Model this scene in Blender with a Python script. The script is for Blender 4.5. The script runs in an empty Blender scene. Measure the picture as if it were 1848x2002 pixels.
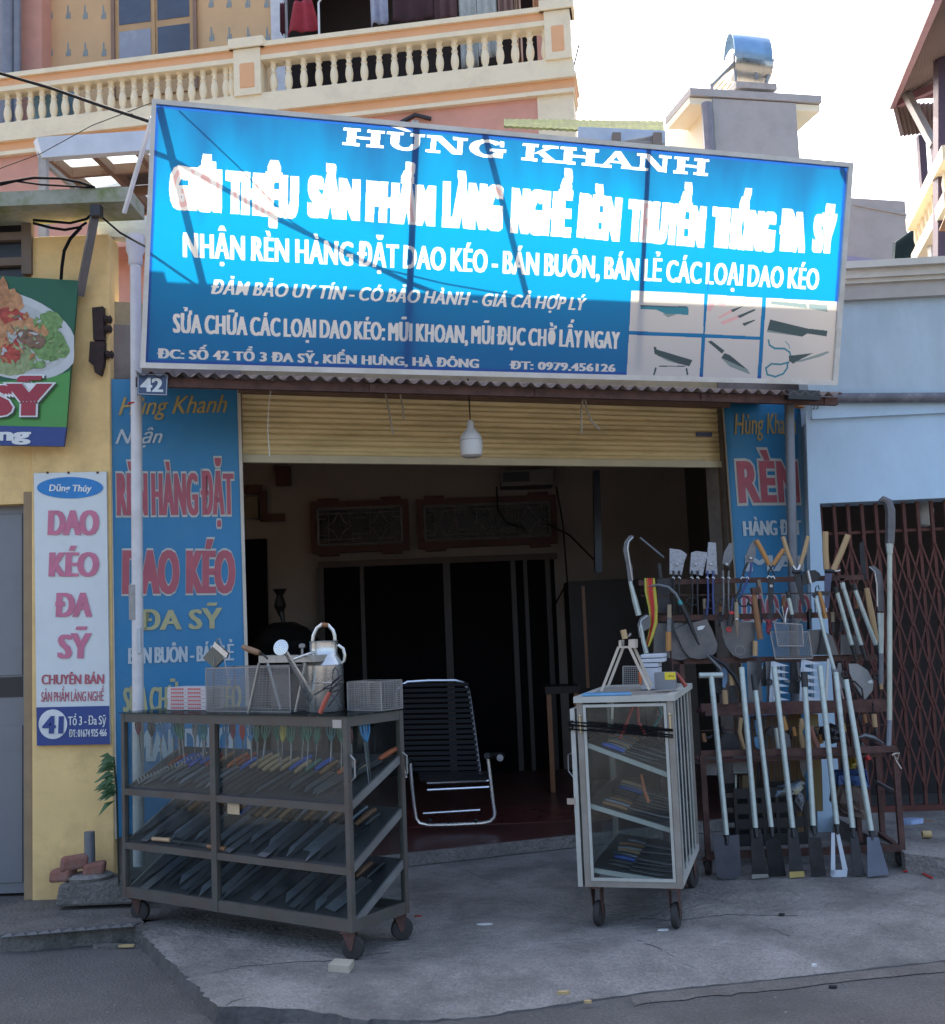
import bpy, math, random
import numpy as np
from mathutils import Vector, Matrix
random.seed(7)
R = math.radians
sc = bpy.context.scene
COL = sc.collection

# ---------------- camera ----------------
FPX, CX, CY = 2250.0, 924.0, 1001.0
PITCH, ROLL, EYE = R(5.7), R(2.3), 1.5
_cp, _sp, _c, _s = math.cos(PITCH), math.sin(PITCH), math.cos(ROLL), math.sin(ROLL)
FWD = Vector((0, _cp, _sp)); _up = Vector((0, -_sp, _cp)); _rt = Vector((1, 0, 0))
RT = _c * _rt - _s * _up; UP = _s * _rt + _c * _up
CAM = Vector((0, 0, EYE))
cam_d = bpy.data.cameras.new('camera'); cam = bpy.data.objects.new('camera', cam_d); COL.objects.link(cam)
m4 = Matrix((RT, UP, -FWD)).transposed().to_4x4(); m4.translation = CAM
cam.matrix_world = m4
cam_d.sensor_fit = 'HORIZONTAL'; cam_d.sensor_width = 36; cam_d.lens = 36 * FPX / 1848.0
cam_d.clip_end = 2000; cam_d.clip_start = 0.05
sc.camera = cam

# ---------------- daylight ----------------
SUN_EL, SUN_AZ = R(48), R(-13)          # sun behind the shop, a little to the left
world = bpy.data.worlds.new('World'); sc.world = world; world.use_nodes = True
wn = world.node_tree.nodes; wl = world.node_tree.links
sky = wn.new('ShaderNodeTexSky'); sky.sky_type = 'NISHITA'; sky.sun_disc = False
sky.sun_elevation = SUN_EL; sky.sun_rotation = SUN_AZ
sky.air_density = 1.0; sky.dust_density = 6.0; sky.ozone_density = 1.0; sky.altitude = 10
wl.new(sky.outputs[0], wn['Background'].inputs[0]); wn['Background'].inputs[1].default_value = 0.15
sun_d = bpy.data.lights.new('sun', 'SUN'); sun_d.energy = 4.2; sun_d.angle = R(0.5); sun_d.color = (1, 0.95, 0.86)
sun = bpy.data.objects.new('sun', sun_d); COL.objects.link(sun)
SUND = Vector((math.sin(SUN_AZ) * math.cos(SUN_EL), math.cos(SUN_AZ) * math.cos(SUN_EL), math.sin(SUN_EL)))
sun.rotation_euler = SUND.to_track_quat('Z', 'Y').to_euler(); sun.location = (0, 0, 20)
sc.view_settings.view_transform = 'Standard'; sc.view_settings.look = 'None'
sc.view_settings.gamma = 1; sc.view_settings.use_curve_mapping = False
sc.view_settings.exposure = 1.82
sc.render.engine = 'CYCLES'
sc.cycles.use_denoising = True
sc.cycles.max_bounces = 8; sc.cycles.transparent_max_bounces = 24
sc.cycles.diffuse_bounces = 5; sc.cycles.caustics_reflective = False; sc.cycles.caustics_refractive = False

# ---------------- measuring helpers ----------------
def ray(u, v): return FWD + RT * ((u - CX) / FPX) - UP * ((v - CY) / FPX)
def atY(u, v, Y):
    r = ray(u, v); return CAM + r * (Y / r.y)
def ground(u, v, z=0.0):
    r = ray(u, v); return CAM + r * ((z - EYE) / r.z)
def zoomer(x0, y0, s):
    return lambda *a: [((x0 + a[i] / s) * .9625, (y0 + a[i + 1] / s) * .9625) for i in range(0, len(a), 2)] if len(a) > 2 else ((x0 + a[0] / s) * .9625, (y0 + a[1] / s) * .9625)

class Plane:
    """an upright (or tilted) plane with its own axes: u along, v up, n towards the street"""
    def __init__(s, o, yaw=0, tilt=0):
        y, t = R(yaw), R(tilt)
        s.o = Vector(o); s.u = Vector((math.cos(y), math.sin(y), 0)); n0 = Vector((math.sin(y), -math.cos(y), 0))
        s.v = Vector((0, 0, 1)) * math.cos(t) + n0 * math.sin(t)
        s.n = s.u.cross(s.v)
    def hit(s, px, py, off=0):
        r = ray(px, py); return CAM + r * (((s.o + s.n * off - CAM).dot(s.n)) / r.dot(s.n))
    def lc(s, px, py, off=0):
        d = s.hit(px, py, off) - s.o; return (d.dot(s.u), d.dot(s.v))
    def at(s, a, b, off=0): return s.o + s.u * a + s.v * b + s.n * off

# ---------------- mesh builder ----------------
ORG = {}
class MB:
    def __init__(s): s.v = []; s.f = []
    def add(s, vs, fs):
        n = len(s.v); s.v += [Vector(p) for p in vs]; s.f += [[i + n for i in f] for f in fs]; return s
    def box8(s, p):   # 4 bottom, 4 top
        return s.add(p, [(3, 2, 1, 0), (4, 5, 6, 7), (0, 1, 5, 4), (1, 2, 6, 5), (2, 3, 7, 6), (3, 0, 4, 7)])
    def box(s, c, ax, ay, az):   # centre, full axis vectors
        c = Vector(c); a, b, d = Vector(ax) / 2, Vector(ay) / 2, Vector(az) / 2
        return s.box8([c - a - b - d, c + a - b - d, c + a + b - d, c - a + b - d, c - a - b + d, c + a - b + d, c + a + b + d, c - a + b + d])
    def abox(s, x0, x1, y0, y1, z0, z1):
        return s.box(((x0 + x1) / 2, (y0 + y1) / 2, (z0 + z1) / 2), (x1 - x0, 0, 0), (0, y1 - y0, 0), (0, 0, z1 - z0))
    def pbox(s, P, a0, a1, b0, b1, o0, o1):   # box in plane coordinates
        q = [P.at(a0, b0, o1), P.at(a1, b0, o1), P.at(a1, b0, o0), P.at(a0, b0, o0), P.at(a0, b1, o1), P.at(a1, b1, o1), P.at(a1, b1, o0), P.at(a0, b1, o0)]
        return s.box8(q)
    def bar(s, p, q, w, d=None, up=(0, 0, 1)):
        p, q = Vector(p), Vector(q); d = d or w; t = (q - p)
        side = t.cross(Vector(up))
        if side.length < 1e-6: side = t.cross(Vector((1, 0, 0)))
        side.normalize(); w2 = side.cross(t).normalized()
        return s.box((p + q) / 2, side * w, t, w2 * d)
    def tube(s, pts, r, seg=8, caps=True):
        pts = [Vector(p) for p in pts]; n = len(pts)
        rs = r if isinstance(r, (list, tuple)) else [r] * n
        base = len(s.v); prev = None
        for i, p in enumerate(pts):
            t = (pts[min(i + 1, n - 1)] - pts[max(i - 1, 0)]).normalized()
            if prev is None:
                a = t.cross(Vector((0.3, 0.9, 0.1)));
                if a.length < .1: a = t.cross(Vector((1, 0, 0)))
            else: a = prev - t * prev.dot(t)
            a.normalize(); prev = a; b = t.cross(a)
            for k in range(seg):
                w = 2 * math.pi * k / seg; s.v.append(p + (a * math.cos(w) + b * math.sin(w)) * rs[i])
        for i in range(n - 1):
            for k in range(seg):
                k2 = (k + 1) % seg
                s.f.append([base + i * seg + k, base + i * seg + k2, base + (i + 1) * seg + k2, base + (i + 1) * seg + k])
        if caps:
            s.f.append([base + k for k in range(seg)][::-1]); s.f.append([base + (n - 1) * seg + k for k in range(seg)])
        return s
    def lathe(s, prof, c=(0, 0, 0), axis=(0, 0, 1), seg=16):   # prof: (r, h)
        ax = Vector(axis).normalized(); a = ax.cross(Vector((0.2, 0.97, 0.05))).normalized(); b = ax.cross(a); c = Vector(c); base = len(s.v)
        for r, h in prof:
            for k in range(seg):
                w = 2 * math.pi * k / seg; s.v.append(c + ax * h + (a * math.cos(w) + b * math.sin(w)) * max(r, 1e-4))
        for i in range(len(prof) - 1):
            for k in range(seg):
                k2 = (k + 1) % seg
                s.f.append([base + i * seg + k, base + i * seg + k2, base + (i + 1) * seg + k2, base + (i + 1) * seg + k])
        s.f.append([base + k for k in range(seg)][::-1]); s.f.append([base + (len(prof) - 1) * seg + k for k in range(seg)])
        return s
    def sheet(s, pts, nrm, th):   # outline extruded behind along -nrm
        nrm = Vector(nrm); pts = [Vector(p) for p in pts]; n = len(pts); b = len(s.v)
        s.v += pts + [p - nrm * th for p in pts]
        s.f.append([b + i for i in range(n)]); s.f.append([b + n + i for i in range(n)][::-1])
        for i in range(n): s.f.append([b + i, b + n + i, b + n + (i + 1) % n, b + (i + 1) % n])
        return s
    def flat(s, pts):
        b = len(s.v); s.v += [Vector(p) for p in pts]; s.f.append([b + i for i in range(len(pts))]); return s
    def grid(s, rows, two=False):
        b = len(s.v); m = len(rows[0])
        for r in rows: s.v += [Vector(p) for p in r]
        for i in range(len(rows) - 1):
            for j in range(m - 1):
                s.f.append([b + i * m + j, b + i * m + j + 1, b + (i + 1) * m + j + 1, b + (i + 1) * m + j])
        return s
    def ring(s, c, rad, r, n, seg=5, cnt=14, ex=1.0):
        c = Vector(c); n = Vector(n).normalized(); a = n.cross(Vector((0.1, 0.2, 1))).normalized(); b = n.cross(a)
        pts = [c + a * math.cos(2 * math.pi * k / cnt) * rad * ex + b * math.sin(2 * math.pi * k / cnt) * rad for k in range(cnt + 1)]
        return s.tube(pts, r, seg, False)
    def build(s, name, mat, parent=None, kind=None, label=None, smooth=False, base=None, bevel=0, thick=0):
        if parent is None:
            xs = [p.x for p in s.v]; ys = [p.y for p in s.v]; zs = [p.z for p in s.v]
            o = Vector(base) if base else Vector(((min(xs) + max(xs)) / 2, (min(ys) + max(ys)) / 2, min(zs)))
        else: o = ORG[parent.name]
        me = bpy.data.meshes.new(name); me.from_pydata([tuple(p - o) for p in s.v], [], s.f); me.update()
        if mat: me.materials.append(mat)
        if smooth:
            me.polygons.foreach_set('use_smooth', [True] * len(me.polygons))
            try: me.set_sharp_from_angle(angle=R(40))
            except Exception: pass
        ob = bpy.data.objects.new(name, me); COL.objects.link(ob)
        if parent: ob.parent = parent
        else: ob.location = o
        ORG[ob.name] = o
        if kind: ob['kind'] = kind
        if label: ob['label'] = label
        if bevel:
            b = ob.modifiers.new('bevel', 'BEVEL'); b.width = bevel; b.segments = 2; b.limit_method = 'ANGLE'; b.angle_limit = R(35)
        if thick:
            t = ob.modifiers.new('thickness', 'SOLIDIFY'); t.thickness = thick
        return ob

def tag(o, label, cat, group=None, kind=None):
    if label: o['label'] = label
    if cat: o['category'] = cat
    if group: o['group'] = group
    if kind: o['kind'] = kind
    return o
def thing(name, label, cat, loc=(0, 0, 0), group=None):
    o = bpy.data.objects.new(name, None); COL.objects.link(o); o.location = loc; o.empty_display_size = .05
    ORG[o.name] = Vector(loc); return tag(o, label, cat, group)
def clone(o, parent=None, label=None, loc=None, rot=None, kids=None):
    c = o.copy(); COL.objects.link(c)
    if parent is not None: c.parent = parent
    if label: c['label'] = label
    if loc is not None: c.location = loc
    if rot is not None: c.rotation_euler = rot
    ORG[c.name] = ORG.get(o.name, Vector())
    for ch in list(o.children): clone(ch, c)
    return c

# ---------------- materials ----------------
def _n(nt, t, **k):
    n = nt.nodes.new(t)
    for a, b in k.items(): setattr(n, a, b)
    return n
MC = {}
def M(name, col, rough=.6, metal=0, var=.15, scale=6, bump=.15, dirt=None, dirt_amt=.5, dirt_scale=3, stretch=None, spec=None, bscale=None, trans=0, grain=0, bdist=.01):
    if name in MC: return MC[name]
    m = bpy.data.materials.new(name); m.use_nodes = True; nt = m.node_tree; L = nt.links
    b = nt.nodes['Principled BSDF']; b.inputs['Roughness'].default_value = rough; b.inputs['Metallic'].default_value = metal
    if spec is not None: b.inputs['Specular IOR Level'].default_value = spec
    tc = _n(nt, 'ShaderNodeTexCoord'); mp = _n(nt, 'ShaderNodeMapping'); L.new(tc.outputs['Object'], mp.inputs[0])
    if stretch: mp.inputs['Scale'].default_value = stretch
    nz = _n(nt, 'ShaderNodeTexNoise'); nz.inputs['Scale'].default_value = scale; nz.inputs['Detail'].default_value = 8; nz.inputs['Roughness'].default_value = .65
    L.new(mp.outputs[0], nz.inputs['Vector'])
    mr = _n(nt, 'ShaderNodeMapRange'); mr.inputs[1].default_value = .3; mr.inputs[2].default_value = .7
    mr.inputs[3].default_value = 1 - var; mr.inputs[4].default_value = 1 + var; L.new(nz.outputs[0], mr.inputs[0])
    mul = _n(nt, 'ShaderNodeVectorMath', operation='SCALE'); mul.inputs[0].default_value = col[:3]; L.new(mr.outputs[0], mul.inputs['Scale'])
    out = mul.outputs[0]
    if grain:
        n4 = _n(nt, 'ShaderNodeTexNoise'); n4.inputs['Scale'].default_value = 75; n4.inputs['Detail'].default_value = 4; n4.inputs['Roughness'].default_value = .8; L.new(mp.outputs[0], n4.inputs['Vector'])
        r4 = _n(nt, 'ShaderNodeMapRange'); r4.inputs[1].default_value = .35; r4.inputs[2].default_value = .65; r4.inputs[3].default_value = 1 - grain; r4.inputs[4].default_value = 1 + grain; L.new(n4.outputs[0], r4.inputs[0])
        g4 = _n(nt, 'ShaderNodeVectorMath', operation='SCALE'); L.new(out, g4.inputs[0]); L.new(r4.outputs[0], g4.inputs['Scale']); out = g4.outputs[0]
    if dirt:
        n2 = _n(nt, 'ShaderNodeTexNoise'); n2.inputs['Scale'].default_value = dirt_scale; n2.inputs['Detail'].default_value = 10; n2.inputs['Roughness'].default_value = .7
        L.new(mp.outputs[0], n2.inputs['Vector'])
        r2 = _n(nt, 'ShaderNodeMapRange'); r2.inputs[1].default_value = .46; r2.inputs[2].default_value = .66; r2.inputs[3].default_value = 0; r2.inputs[4].default_value = dirt_amt
        L.new(n2.outputs[0], r2.inputs[0])
        mx = _n(nt, 'ShaderNodeMix', data_type='RGBA'); L.new(r2.outputs[0], mx.inputs[0]); L.new(out, mx.inputs[6]); mx.inputs[7].default_value = (*dirt, 1)
        out = mx.outputs[2]
    L.new(out, b.inputs['Base Color'])
    rr = _n(nt, 'ShaderNodeMapRange'); rr.inputs[3].default_value = max(0, rough - .12); rr.inputs[4].default_value = min(1, rough + .12)
    L.new(nz.outputs[0], rr.inputs[0]); L.new(rr.outputs[0], b.inputs['Roughness'])
    if bump:
        n3 = _n(nt, 'ShaderNodeTexNoise'); n3.inputs['Scale'].default_value = bscale or scale * 6; n3.inputs['Detail'].default_value = 6
        L.new(mp.outputs[0], n3.inputs['Vector'])
        bp = _n(nt, 'ShaderNodeBump'); bp.inputs['Strength'].default_value = bump; bp.inputs['Distance'].default_value = bdist
        L.new(n3.outputs[0], bp.inputs['Height']); L.new(bp.outputs[0], b.inputs['Normal'])
    if trans:
        tr = _n(nt, 'ShaderNodeBsdfTranslucent'); L.new(out, tr.inputs['Color'])
        ms = _n(nt, 'ShaderNodeMixShader'); ms.inputs[0].default_value = trans
        L.new(b.outputs[0], ms.inputs[1]); L.new(tr.outputs[0], ms.inputs[2]); L.new(ms.outputs[0], nt.nodes['Material Output'].inputs[0])
    MC[name] = m; return m
def glass(name='case_glass', tint=(.86, .9, .9), refl=.09):
    if name in MC: return MC[name]
    m = bpy.data.materials.new(name); m.use_nodes = True; nt = m.node_tree; L = nt.links; nt.nodes.remove(nt.nodes['Principled BSDF'])
    t = _n(nt, 'ShaderNodeBsdfTransparent'); t.inputs[0].default_value = (*tint, 1)
    g = _n(nt, 'ShaderNodeBsdfGlossy'); g.inputs['Roughness'].default_value = .03; g.inputs[0].default_value = (.9, .95, 1, 1)
    lw = _n(nt, 'ShaderNodeLayerWeight'); lw.inputs[0].default_value = .5
    pw_ = _n(nt, 'ShaderNodeMath', operation='POWER'); L.new(lw.outputs['Facing'], pw_.inputs[0]); pw_.inputs[1].default_value = 5
    fr = _n(nt, 'ShaderNodeMath', operation='MULTIPLY_ADD'); L.new(pw_.outputs[0], fr.inputs[0]); fr.inputs[1].default_value = .3; fr.inputs[2].default_value = .022
    d = _n(nt, 'ShaderNodeBsdfDiffuse'); d.inputs[0].default_value = (.35, .36, .36, 1)
    tc = _n(nt, 'ShaderNodeTexCoord'); nz = _n(nt, 'ShaderNodeTexNoise'); nz.inputs['Scale'].default_value = 7; nz.inputs['Detail'].default_value = 8
    L.new(tc.outputs['Object'], nz.inputs['Vector'])
    mr = _n(nt, 'ShaderNodeMapRange'); mr.inputs[1].default_value = .45; mr.inputs[2].default_value = .8; mr.inputs[3].default_value = .001; mr.inputs[4].default_value = .03; L.new(nz.outputs[0], mr.inputs[0])
    m1 = _n(nt, 'ShaderNodeMixShader'); L.new(fr.outputs[0], m1.inputs[0]); L.new(t.outputs[0], m1.inputs[1]); L.new(g.outputs[0], m1.inputs[2])
    m2 = _n(nt, 'ShaderNodeMixShader'); L.new(mr.outputs[0], m2.inputs[0]); L.new(m1.outputs[0], m2.inputs[1]); L.new(d.outputs[0], m2.inputs[2])
    L.new(m2.outputs[0], nt.nodes['Material Output'].inputs[0]); MC[name] = m; return m

rust = lambda: M('rusty_iron', (.11, .055, .045), .75, .2, .35, 14, .3, dirt=(.05, .025, .02), dirt_amt=.8, dirt_scale=9)
steel_dark = lambda: M('dark_forged_steel', (.045, .045, .05), .48, .75, .3, 10, .1)
steel = lambda: M('bright_steel', (.55, .57, .6), .3, .95, .12, 12, .05)
steel_paint = lambda: M('silver_painted_tube', (.46, .52, .49), .38, .35, .1, 14, .08, dirt=(.3, .32, .3), dirt_amt=.4, dirt_scale=20)
wood = lambda: M('pale_wood', (.46, .31, .16), .6, 0, .22, 6, .12, stretch=(1, 1, .25), dirt=(.3, .18, .09), dirt_amt=.5)
wood_dark = lambda: M('brown_wood', (.26, .12, .05), .5, 0, .25, 8, .1)
blackm = lambda: M('black_plastic', (.018, .018, .02), .45, 0, .1, 10, .03)
redm = lambda: M('red_plastic', (.5, .03, .03), .4, 0, .1, 10, .03)
bluem = lambda: M('blue_plastic', (.03, .1, .42), .4, 0, .1, 10, .03)
greenm = lambda: M('green_plastic', (.02, .16, .11), .4, 0, .1, 10, .03)
whitem = lambda: M('white_paint', (.75, .76, .76), .5, 0, .08, 10, .05, dirt=(.45, .43, .4), dirt_amt=.5, dirt_scale=5)

# ---------------- lettering ----------------
_tc = {}
def glyphs(s, bold=0.0, shear=0.0, res=3, space=1.0, track=0.0):
    k = (s, bold, shear, space, track)
    if k in _tc: return _tc[k]
    c = bpy.data.curves.new('lettering', 'FONT'); c.body = s; c.offset = bold; c.shear = shear; c.resolution_u = res; c.size = 1
    c.space_character = space; c.space_word = 1.0 + track
    o = bpy.data.objects.new('lettering', c); COL.objects.link(o)
    me = bpy.data.meshes.new_from_object(o.evaluated_get(bpy.context.evaluated_depsgraph_get()))
    v = np.empty(len(me.vertices) * 3); me.vertices.foreach_get('co', v); v = v.reshape(-1, 3)[:, :2].copy()
    f = [list(p.vertices) for p in me.polygons]
    bpy.data.objects.remove(o); bpy.data.curves.remove(c); bpy.data.meshes.remove(me)
    _tc[k] = (v, f); return _tc[k]
CAP = .727
def text(P, s, bl, br, cap, mat, parent, off=.004, bold=0.0, shear=0.0, layers=1, dx=0.0, name='lettering', space=1.0, track=0.0, out=None, curve=None):
    """text on plane P; bl/br: picture points of baseline ends, cap: picture point of the top of the first capital"""
    a = Vector(P.lc(*bl)); b = Vector(P.lc(*br)); t = Vector(P.lc(*cap))
    e = (b - a); w = e.length; e.normalize(); h = (t - a); hh = abs(h.x * -e.y + h.y * e.x); up = Vector((-e.y, e.x))
    up = h - e * h.dot(e); up.normalize()
    v, f = glyphs(s, bold, shear, space=space, track=track)
    v0, _ = glyphs(s, 0.0, shear, space=space, track=track)
    x0, x1 = v0[:, 0].min(), v0[:, 0].max()
    comp = list(range(len(v)))
    def root(i):
        while comp[i] != i: comp[i] = comp[comp[i]]; i = comp[i]
        return i
    for p in f:
        for i in p[1:]: comp[root(i)] = root(p[0])
    ids = {}; lift = [ids.setdefault(root(i), len(ids)) % 5 * .00025 for i in range(len(v))]
    mb = MB()
    for k in range(layers):
        sx = (k - (layers - 1) / 2) * dx if layers > 1 else 0
        vs = []
        for (x, y), lf in zip(v, lift):
            X = (x - x0) / (x1 - x0) * w + sx; Y = y / CAP * hh
            q = a + e * X + up * Y; vs.append(curve(q, off + k * .0003 + lf) if curve else P.at(q.x, q.y, off + k * .0003 + lf))
        mb.add(vs, f)
    return mb.build(name, mat, parent)
# ================= planes of the place =================
FP = Plane((.14, 7.8, 0), 20)                    # shop front
SP = Plane(atY(275, 718, 6.25), 15.5, 13.4)      # big sign
BP = Plane((2.45, 8.1, 0), -3)                   # blue neighbour
YP = Plane((-2.5, 6.88, 0), 0)                    # yellow neighbour
HP = Plane((0, 13, 0), -9)                       # balcony house
IP = Plane((0, 11.5, 0), 2)                      # back wall of the shop room
RP = Plane((2, 6.95, 0), 0)                      # tool rack

# ================= ground =================
asphalt = M('asphalt', (.125, .118, .112), .92, 0, .2, 3, .9, grain=.35, bdist=.02, dirt=(.08, .076, .072), dirt_amt=.75, dirt_scale=1.3, bscale=70)
concrete = M('worn_concrete', (.235, .22, .205), .9, 0, .28, 2.6, .9, grain=.3, bdist=.02, dirt=(.105, .098, .092), dirt_amt=.9, dirt_scale=1.6, bscale=28)
concrete_d = M('dirty_concrete', (.15, .138, .125), .9, 0, .3, 4, .9, grain=.3, bdist=.02, dirt=(.08, .075, .07), dirt_amt=.7, dirt_scale=3, bscale=40)
gr = MB(); gr.flat([(-300, -60, -.07), (300, -60, -.07), (300, 600, -.07), (-300, 600, -.07)])
gr.build('road', asphalt, kind='structure')

def jitter_line(pts, step=.035, amp=.012, z=None):
    out = []
    for i in range(len(pts) - 1):
        a, b = pts[i], pts[i + 1]; n = max(1, int((b - a).length / step))
        for k in range(n):
            p = a.lerp(b, k / n); out.append(p + Vector((random.gauss(0, amp), random.gauss(0, amp), 0)))
    out.append(pts[-1]); return out
edge_px = [(268, 1812), (292, 1842), (340, 1888), (398, 1945), (425, 1972), (500, 1970), (590, 1968), (700, 1978), (924, 1988), (1130, 1958), (1244, 1940), (1484, 1916), (1700, 1893), (1900, 1870)]
front = jitter_line([ground(*p, -.06 if p[0] > 900 else -.01) for p in edge_px if p[0] < 930], .03, .006) + jitter_line([ground(*p, -.06) for p in edge_px if p[0] > 920], .05, .0025)[1:]
edge_z = lambda x: -.004 if x < -1.0 else (-.004 - .058 * min(1, (x + 1.0) / .75))
fz = [Vector((p.x, p.y, edge_z(p.x) + random.gauss(0, .0015))) for p in front]
inner = [Vector((p.x + .10, p.y + .42 + random.uniform(-.02, .02), 0)) for p in front]
k0 = next(i for i, p in enumerate(front) if p.x > -1.12)      # corner of the slab
for i in range(k0): inner[i] = Vector((front[i].x + .12, front[i].y + .10, 0))
outline = inner + [Vector((5.5, 6.0, 0)), Vector((5.5, 9.0, 0)), Vector((-3.2, 9.0, 0)), Vector((-3.2, 6.35, 0))]
ap = MB(); sk = MB(); ap.flat(outline)
n = len(front)
for i in range(n - 1):
    a, b = fz[i], fz[i + 1]; j = (i * 5) % (n - 1)
    m0, m1 = a.lerp(inner[i], .4), b.lerp(inner[i + 1], .4)
    ap.flat([a, b, m1 + Vector((0, 0, .006)), m0 + Vector((0, 0, .006))]); ap.flat([m0 + Vector((0, 0, .006)), m1 + Vector((0, 0, .006)), inner[i + 1], inner[i]])
    sk.flat([Vector((a.x - .012, a.y - .018, -.09)), Vector((b.x - .012, b.y - .018, -.09)), b, a])
ap.build('concrete_forecourt', concrete, kind='structure')
sk.build('forecourt_edge', M('broken_edge', (.085, .08, .078), .95, 0, .35, 9, .9, bscale=40), kind='structure', smooth=True)
cr_ = MB()
for pts_ in (((395, 1905), (470, 1890), (560, 1882), (660, 1876), (760, 1862)), ((1248, 1838), (1300, 1858), (1330, 1880), (1360, 1893)), ((1500, 1812), (1530, 1824), (1545, 1830)), ((905, 1700), (960, 1722), (985, 1738)), ((1245, 1795), (1320, 1800), (1420, 1788), (1560, 1790))):
    L0_ = jitter_line([ground(*p_, .0015) for p_ in pts_], .03, .006)
    for i_ in range(len(L0_) - 1):
        w_ = .003 + .004 * random.random(); a_, b_ = L0_[i_], L0_[i_ + 1]; cr_.flat([a_ - Vector((0, w_, 0)), b_ - Vector((0, w_, 0)), b_ + Vector((0, w_, 0)), a_ + Vector((0, w_, 0))])
cr_.build('ground_cracks', M('crack_dirt', (.07, .07, .072), .95), kind='structure')
# gutter strip of darker mortar in front of the forecourt on the right
gt = MB()
up_ = jitter_line([ground(*p, -.066) for p in [(1234, 1953), (1364, 1938), (1549, 1919), (1850, 1886)]], .06, .003)
lo_ = [p + Vector((random.gauss(0, .01), -.07 - random.random() * .02, 0)) for p in up_]
for i in range(len(up_) - 1): gt.flat([lo_[i], lo_[i + 1], up_[i + 1] + Vector((0, .05, -.002)), up_[i] + Vector((0, .05, -.002))])
gt.build('gutter', concrete_d, kind='structure')

# tiled step in front of the yellow house
st = MB()
sl = [*[ground(x_, y_, .02) for x_, y_ in ((-120, 1835), (0, 1828), (130, 1818), (240, 1806), (285, 1812), (262, 1770), (225, 1735))]]
top = jitter_line(sl, .05, .006) + [Vector((-1.9, 8, .02)), Vector((-6, 8, .02)), Vector((-6, 5.9, .02))]
st.sheet(top, (0, 0, 1), .16)
step_o = st.build('pavement_step', concrete_d, kind='structure')
tm1 = M('step_tile_pale', (.2, .2, .2), .6, 0, .2, 20, .1, dirt=(.12, .12, .12), dirt_amt=.7, dirt_scale=8); tm2 = M('step_tile_dark', (.09, .09, .1), .6, 0, .3, 20, .1)
a = ground(2, 1834, .021); b = ground(262, 1812, .021); e = (b - a); L_ = e.length; e.normalize(); q = Vector((-e.y, e.x, 0))
nT = 11
for i in range(nT):
    t0, t1 = i / nT * L_, (i + 1) / nT * L_
    MB().sheet([a + e * t0 + q * .01 + Vector((0, 0, .005)), a + e * (t1 - .004) + q * .01 + Vector((0, 0, .005)), a + e * ((t0 + t1) / 2) + q * .075 + Vector((0, 0, .005))], (0, 0, 1), .006).build('tile', tm1, step_o)
    MB().sheet([a + e * (t0 + .004 + (t1 - t0) / 2) + q * .079 + Vector((0, 0, .004)), a + e * (t1 + .001) + q * .015 + Vector((0, 0, .004)), a + e * (t1 + (t1 - t0) / 2 - .004) + q * .079 + Vector((0, 0, .004))], (0, 0, 1), .005).build('tile', tm2, step_o)

# raised pavement before the folding gate, right
rp = MB(); e1 = [ground(*p, .11) for p in [(1752, 1652), (1768, 1668), (1800, 1672), (1848, 1678), (1990, 1688)]]
rp.sheet(jitter_line(e1, .04, .006) + [Vector((6, 8.3, .11)), Vector((2.4, 8.3, .11)), Vector((2.38, 7.1, .11))], (0, 0, 1), .16)
rp.build('raised_pavement', concrete, kind='structure')

# ================= the knife shop =================
shop_wall = M('shop_wall', (.42, .34, .2), .85, 0, .12, 3, .2, dirt=(.2, .15, .1), dirt_amt=.5, dirt_scale=2.5)
room_wall = M('room_wall', (.32, .27, .24), .85, 0, .08, 2, .1, dirt=(.26, .22, .18), dirt_amt=.4)
grey_wall = M('grey_render_wall', (.24, .21, .19), .9, 0, .25, 3, .4, dirt=(.1, .08, .07), dirt_amt=.7, dirt_scale=2.4)
red_trim = M('red_brown_trim', (.075, .022, .014), .6, 0, .15, 8, .1)
shop = thing('shop_building', 'open fronted knife shop with a half raised yellow roller shutter under the big blue sign', 'shop', FP.at(0, 0))
aL = FP.lc(213, 740)[0]; aS0 = FP.lc(475, 905)[0]; aS1 = FP.lc(1415, 912)[0]; aR = FP.lc(1578, 1000)[0]
w = MB()
w.pbox(FP, aL - .05, aS0, 0, 3.45, -.25, -.0); w.build('left_pier', grey_wall, shop)
MB().pbox(FP, aS1, aR + .05, 0, 3.45, -.25, 0).build('right_pier', grey_wall, shop)
MB().pbox(FP, FP.lc(1556, 1000)[0], FP.lc(1600, 1000)[0], 0, 3.2, -.2, .004).build('return_wall', M('pale_blue_paint', (.50, .66, .80), .8, 0, .05, 2, .15, dirt=(.38, .50, .60), dirt_amt=.45, dirt_scale=1.6, stretch=(1, 1, .5)), shop)
MB().pbox(FP, aL - .05, aR + .05, 3.16, 3.6, -.26, -.02).build('lintel', shop_wall, shop)
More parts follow.
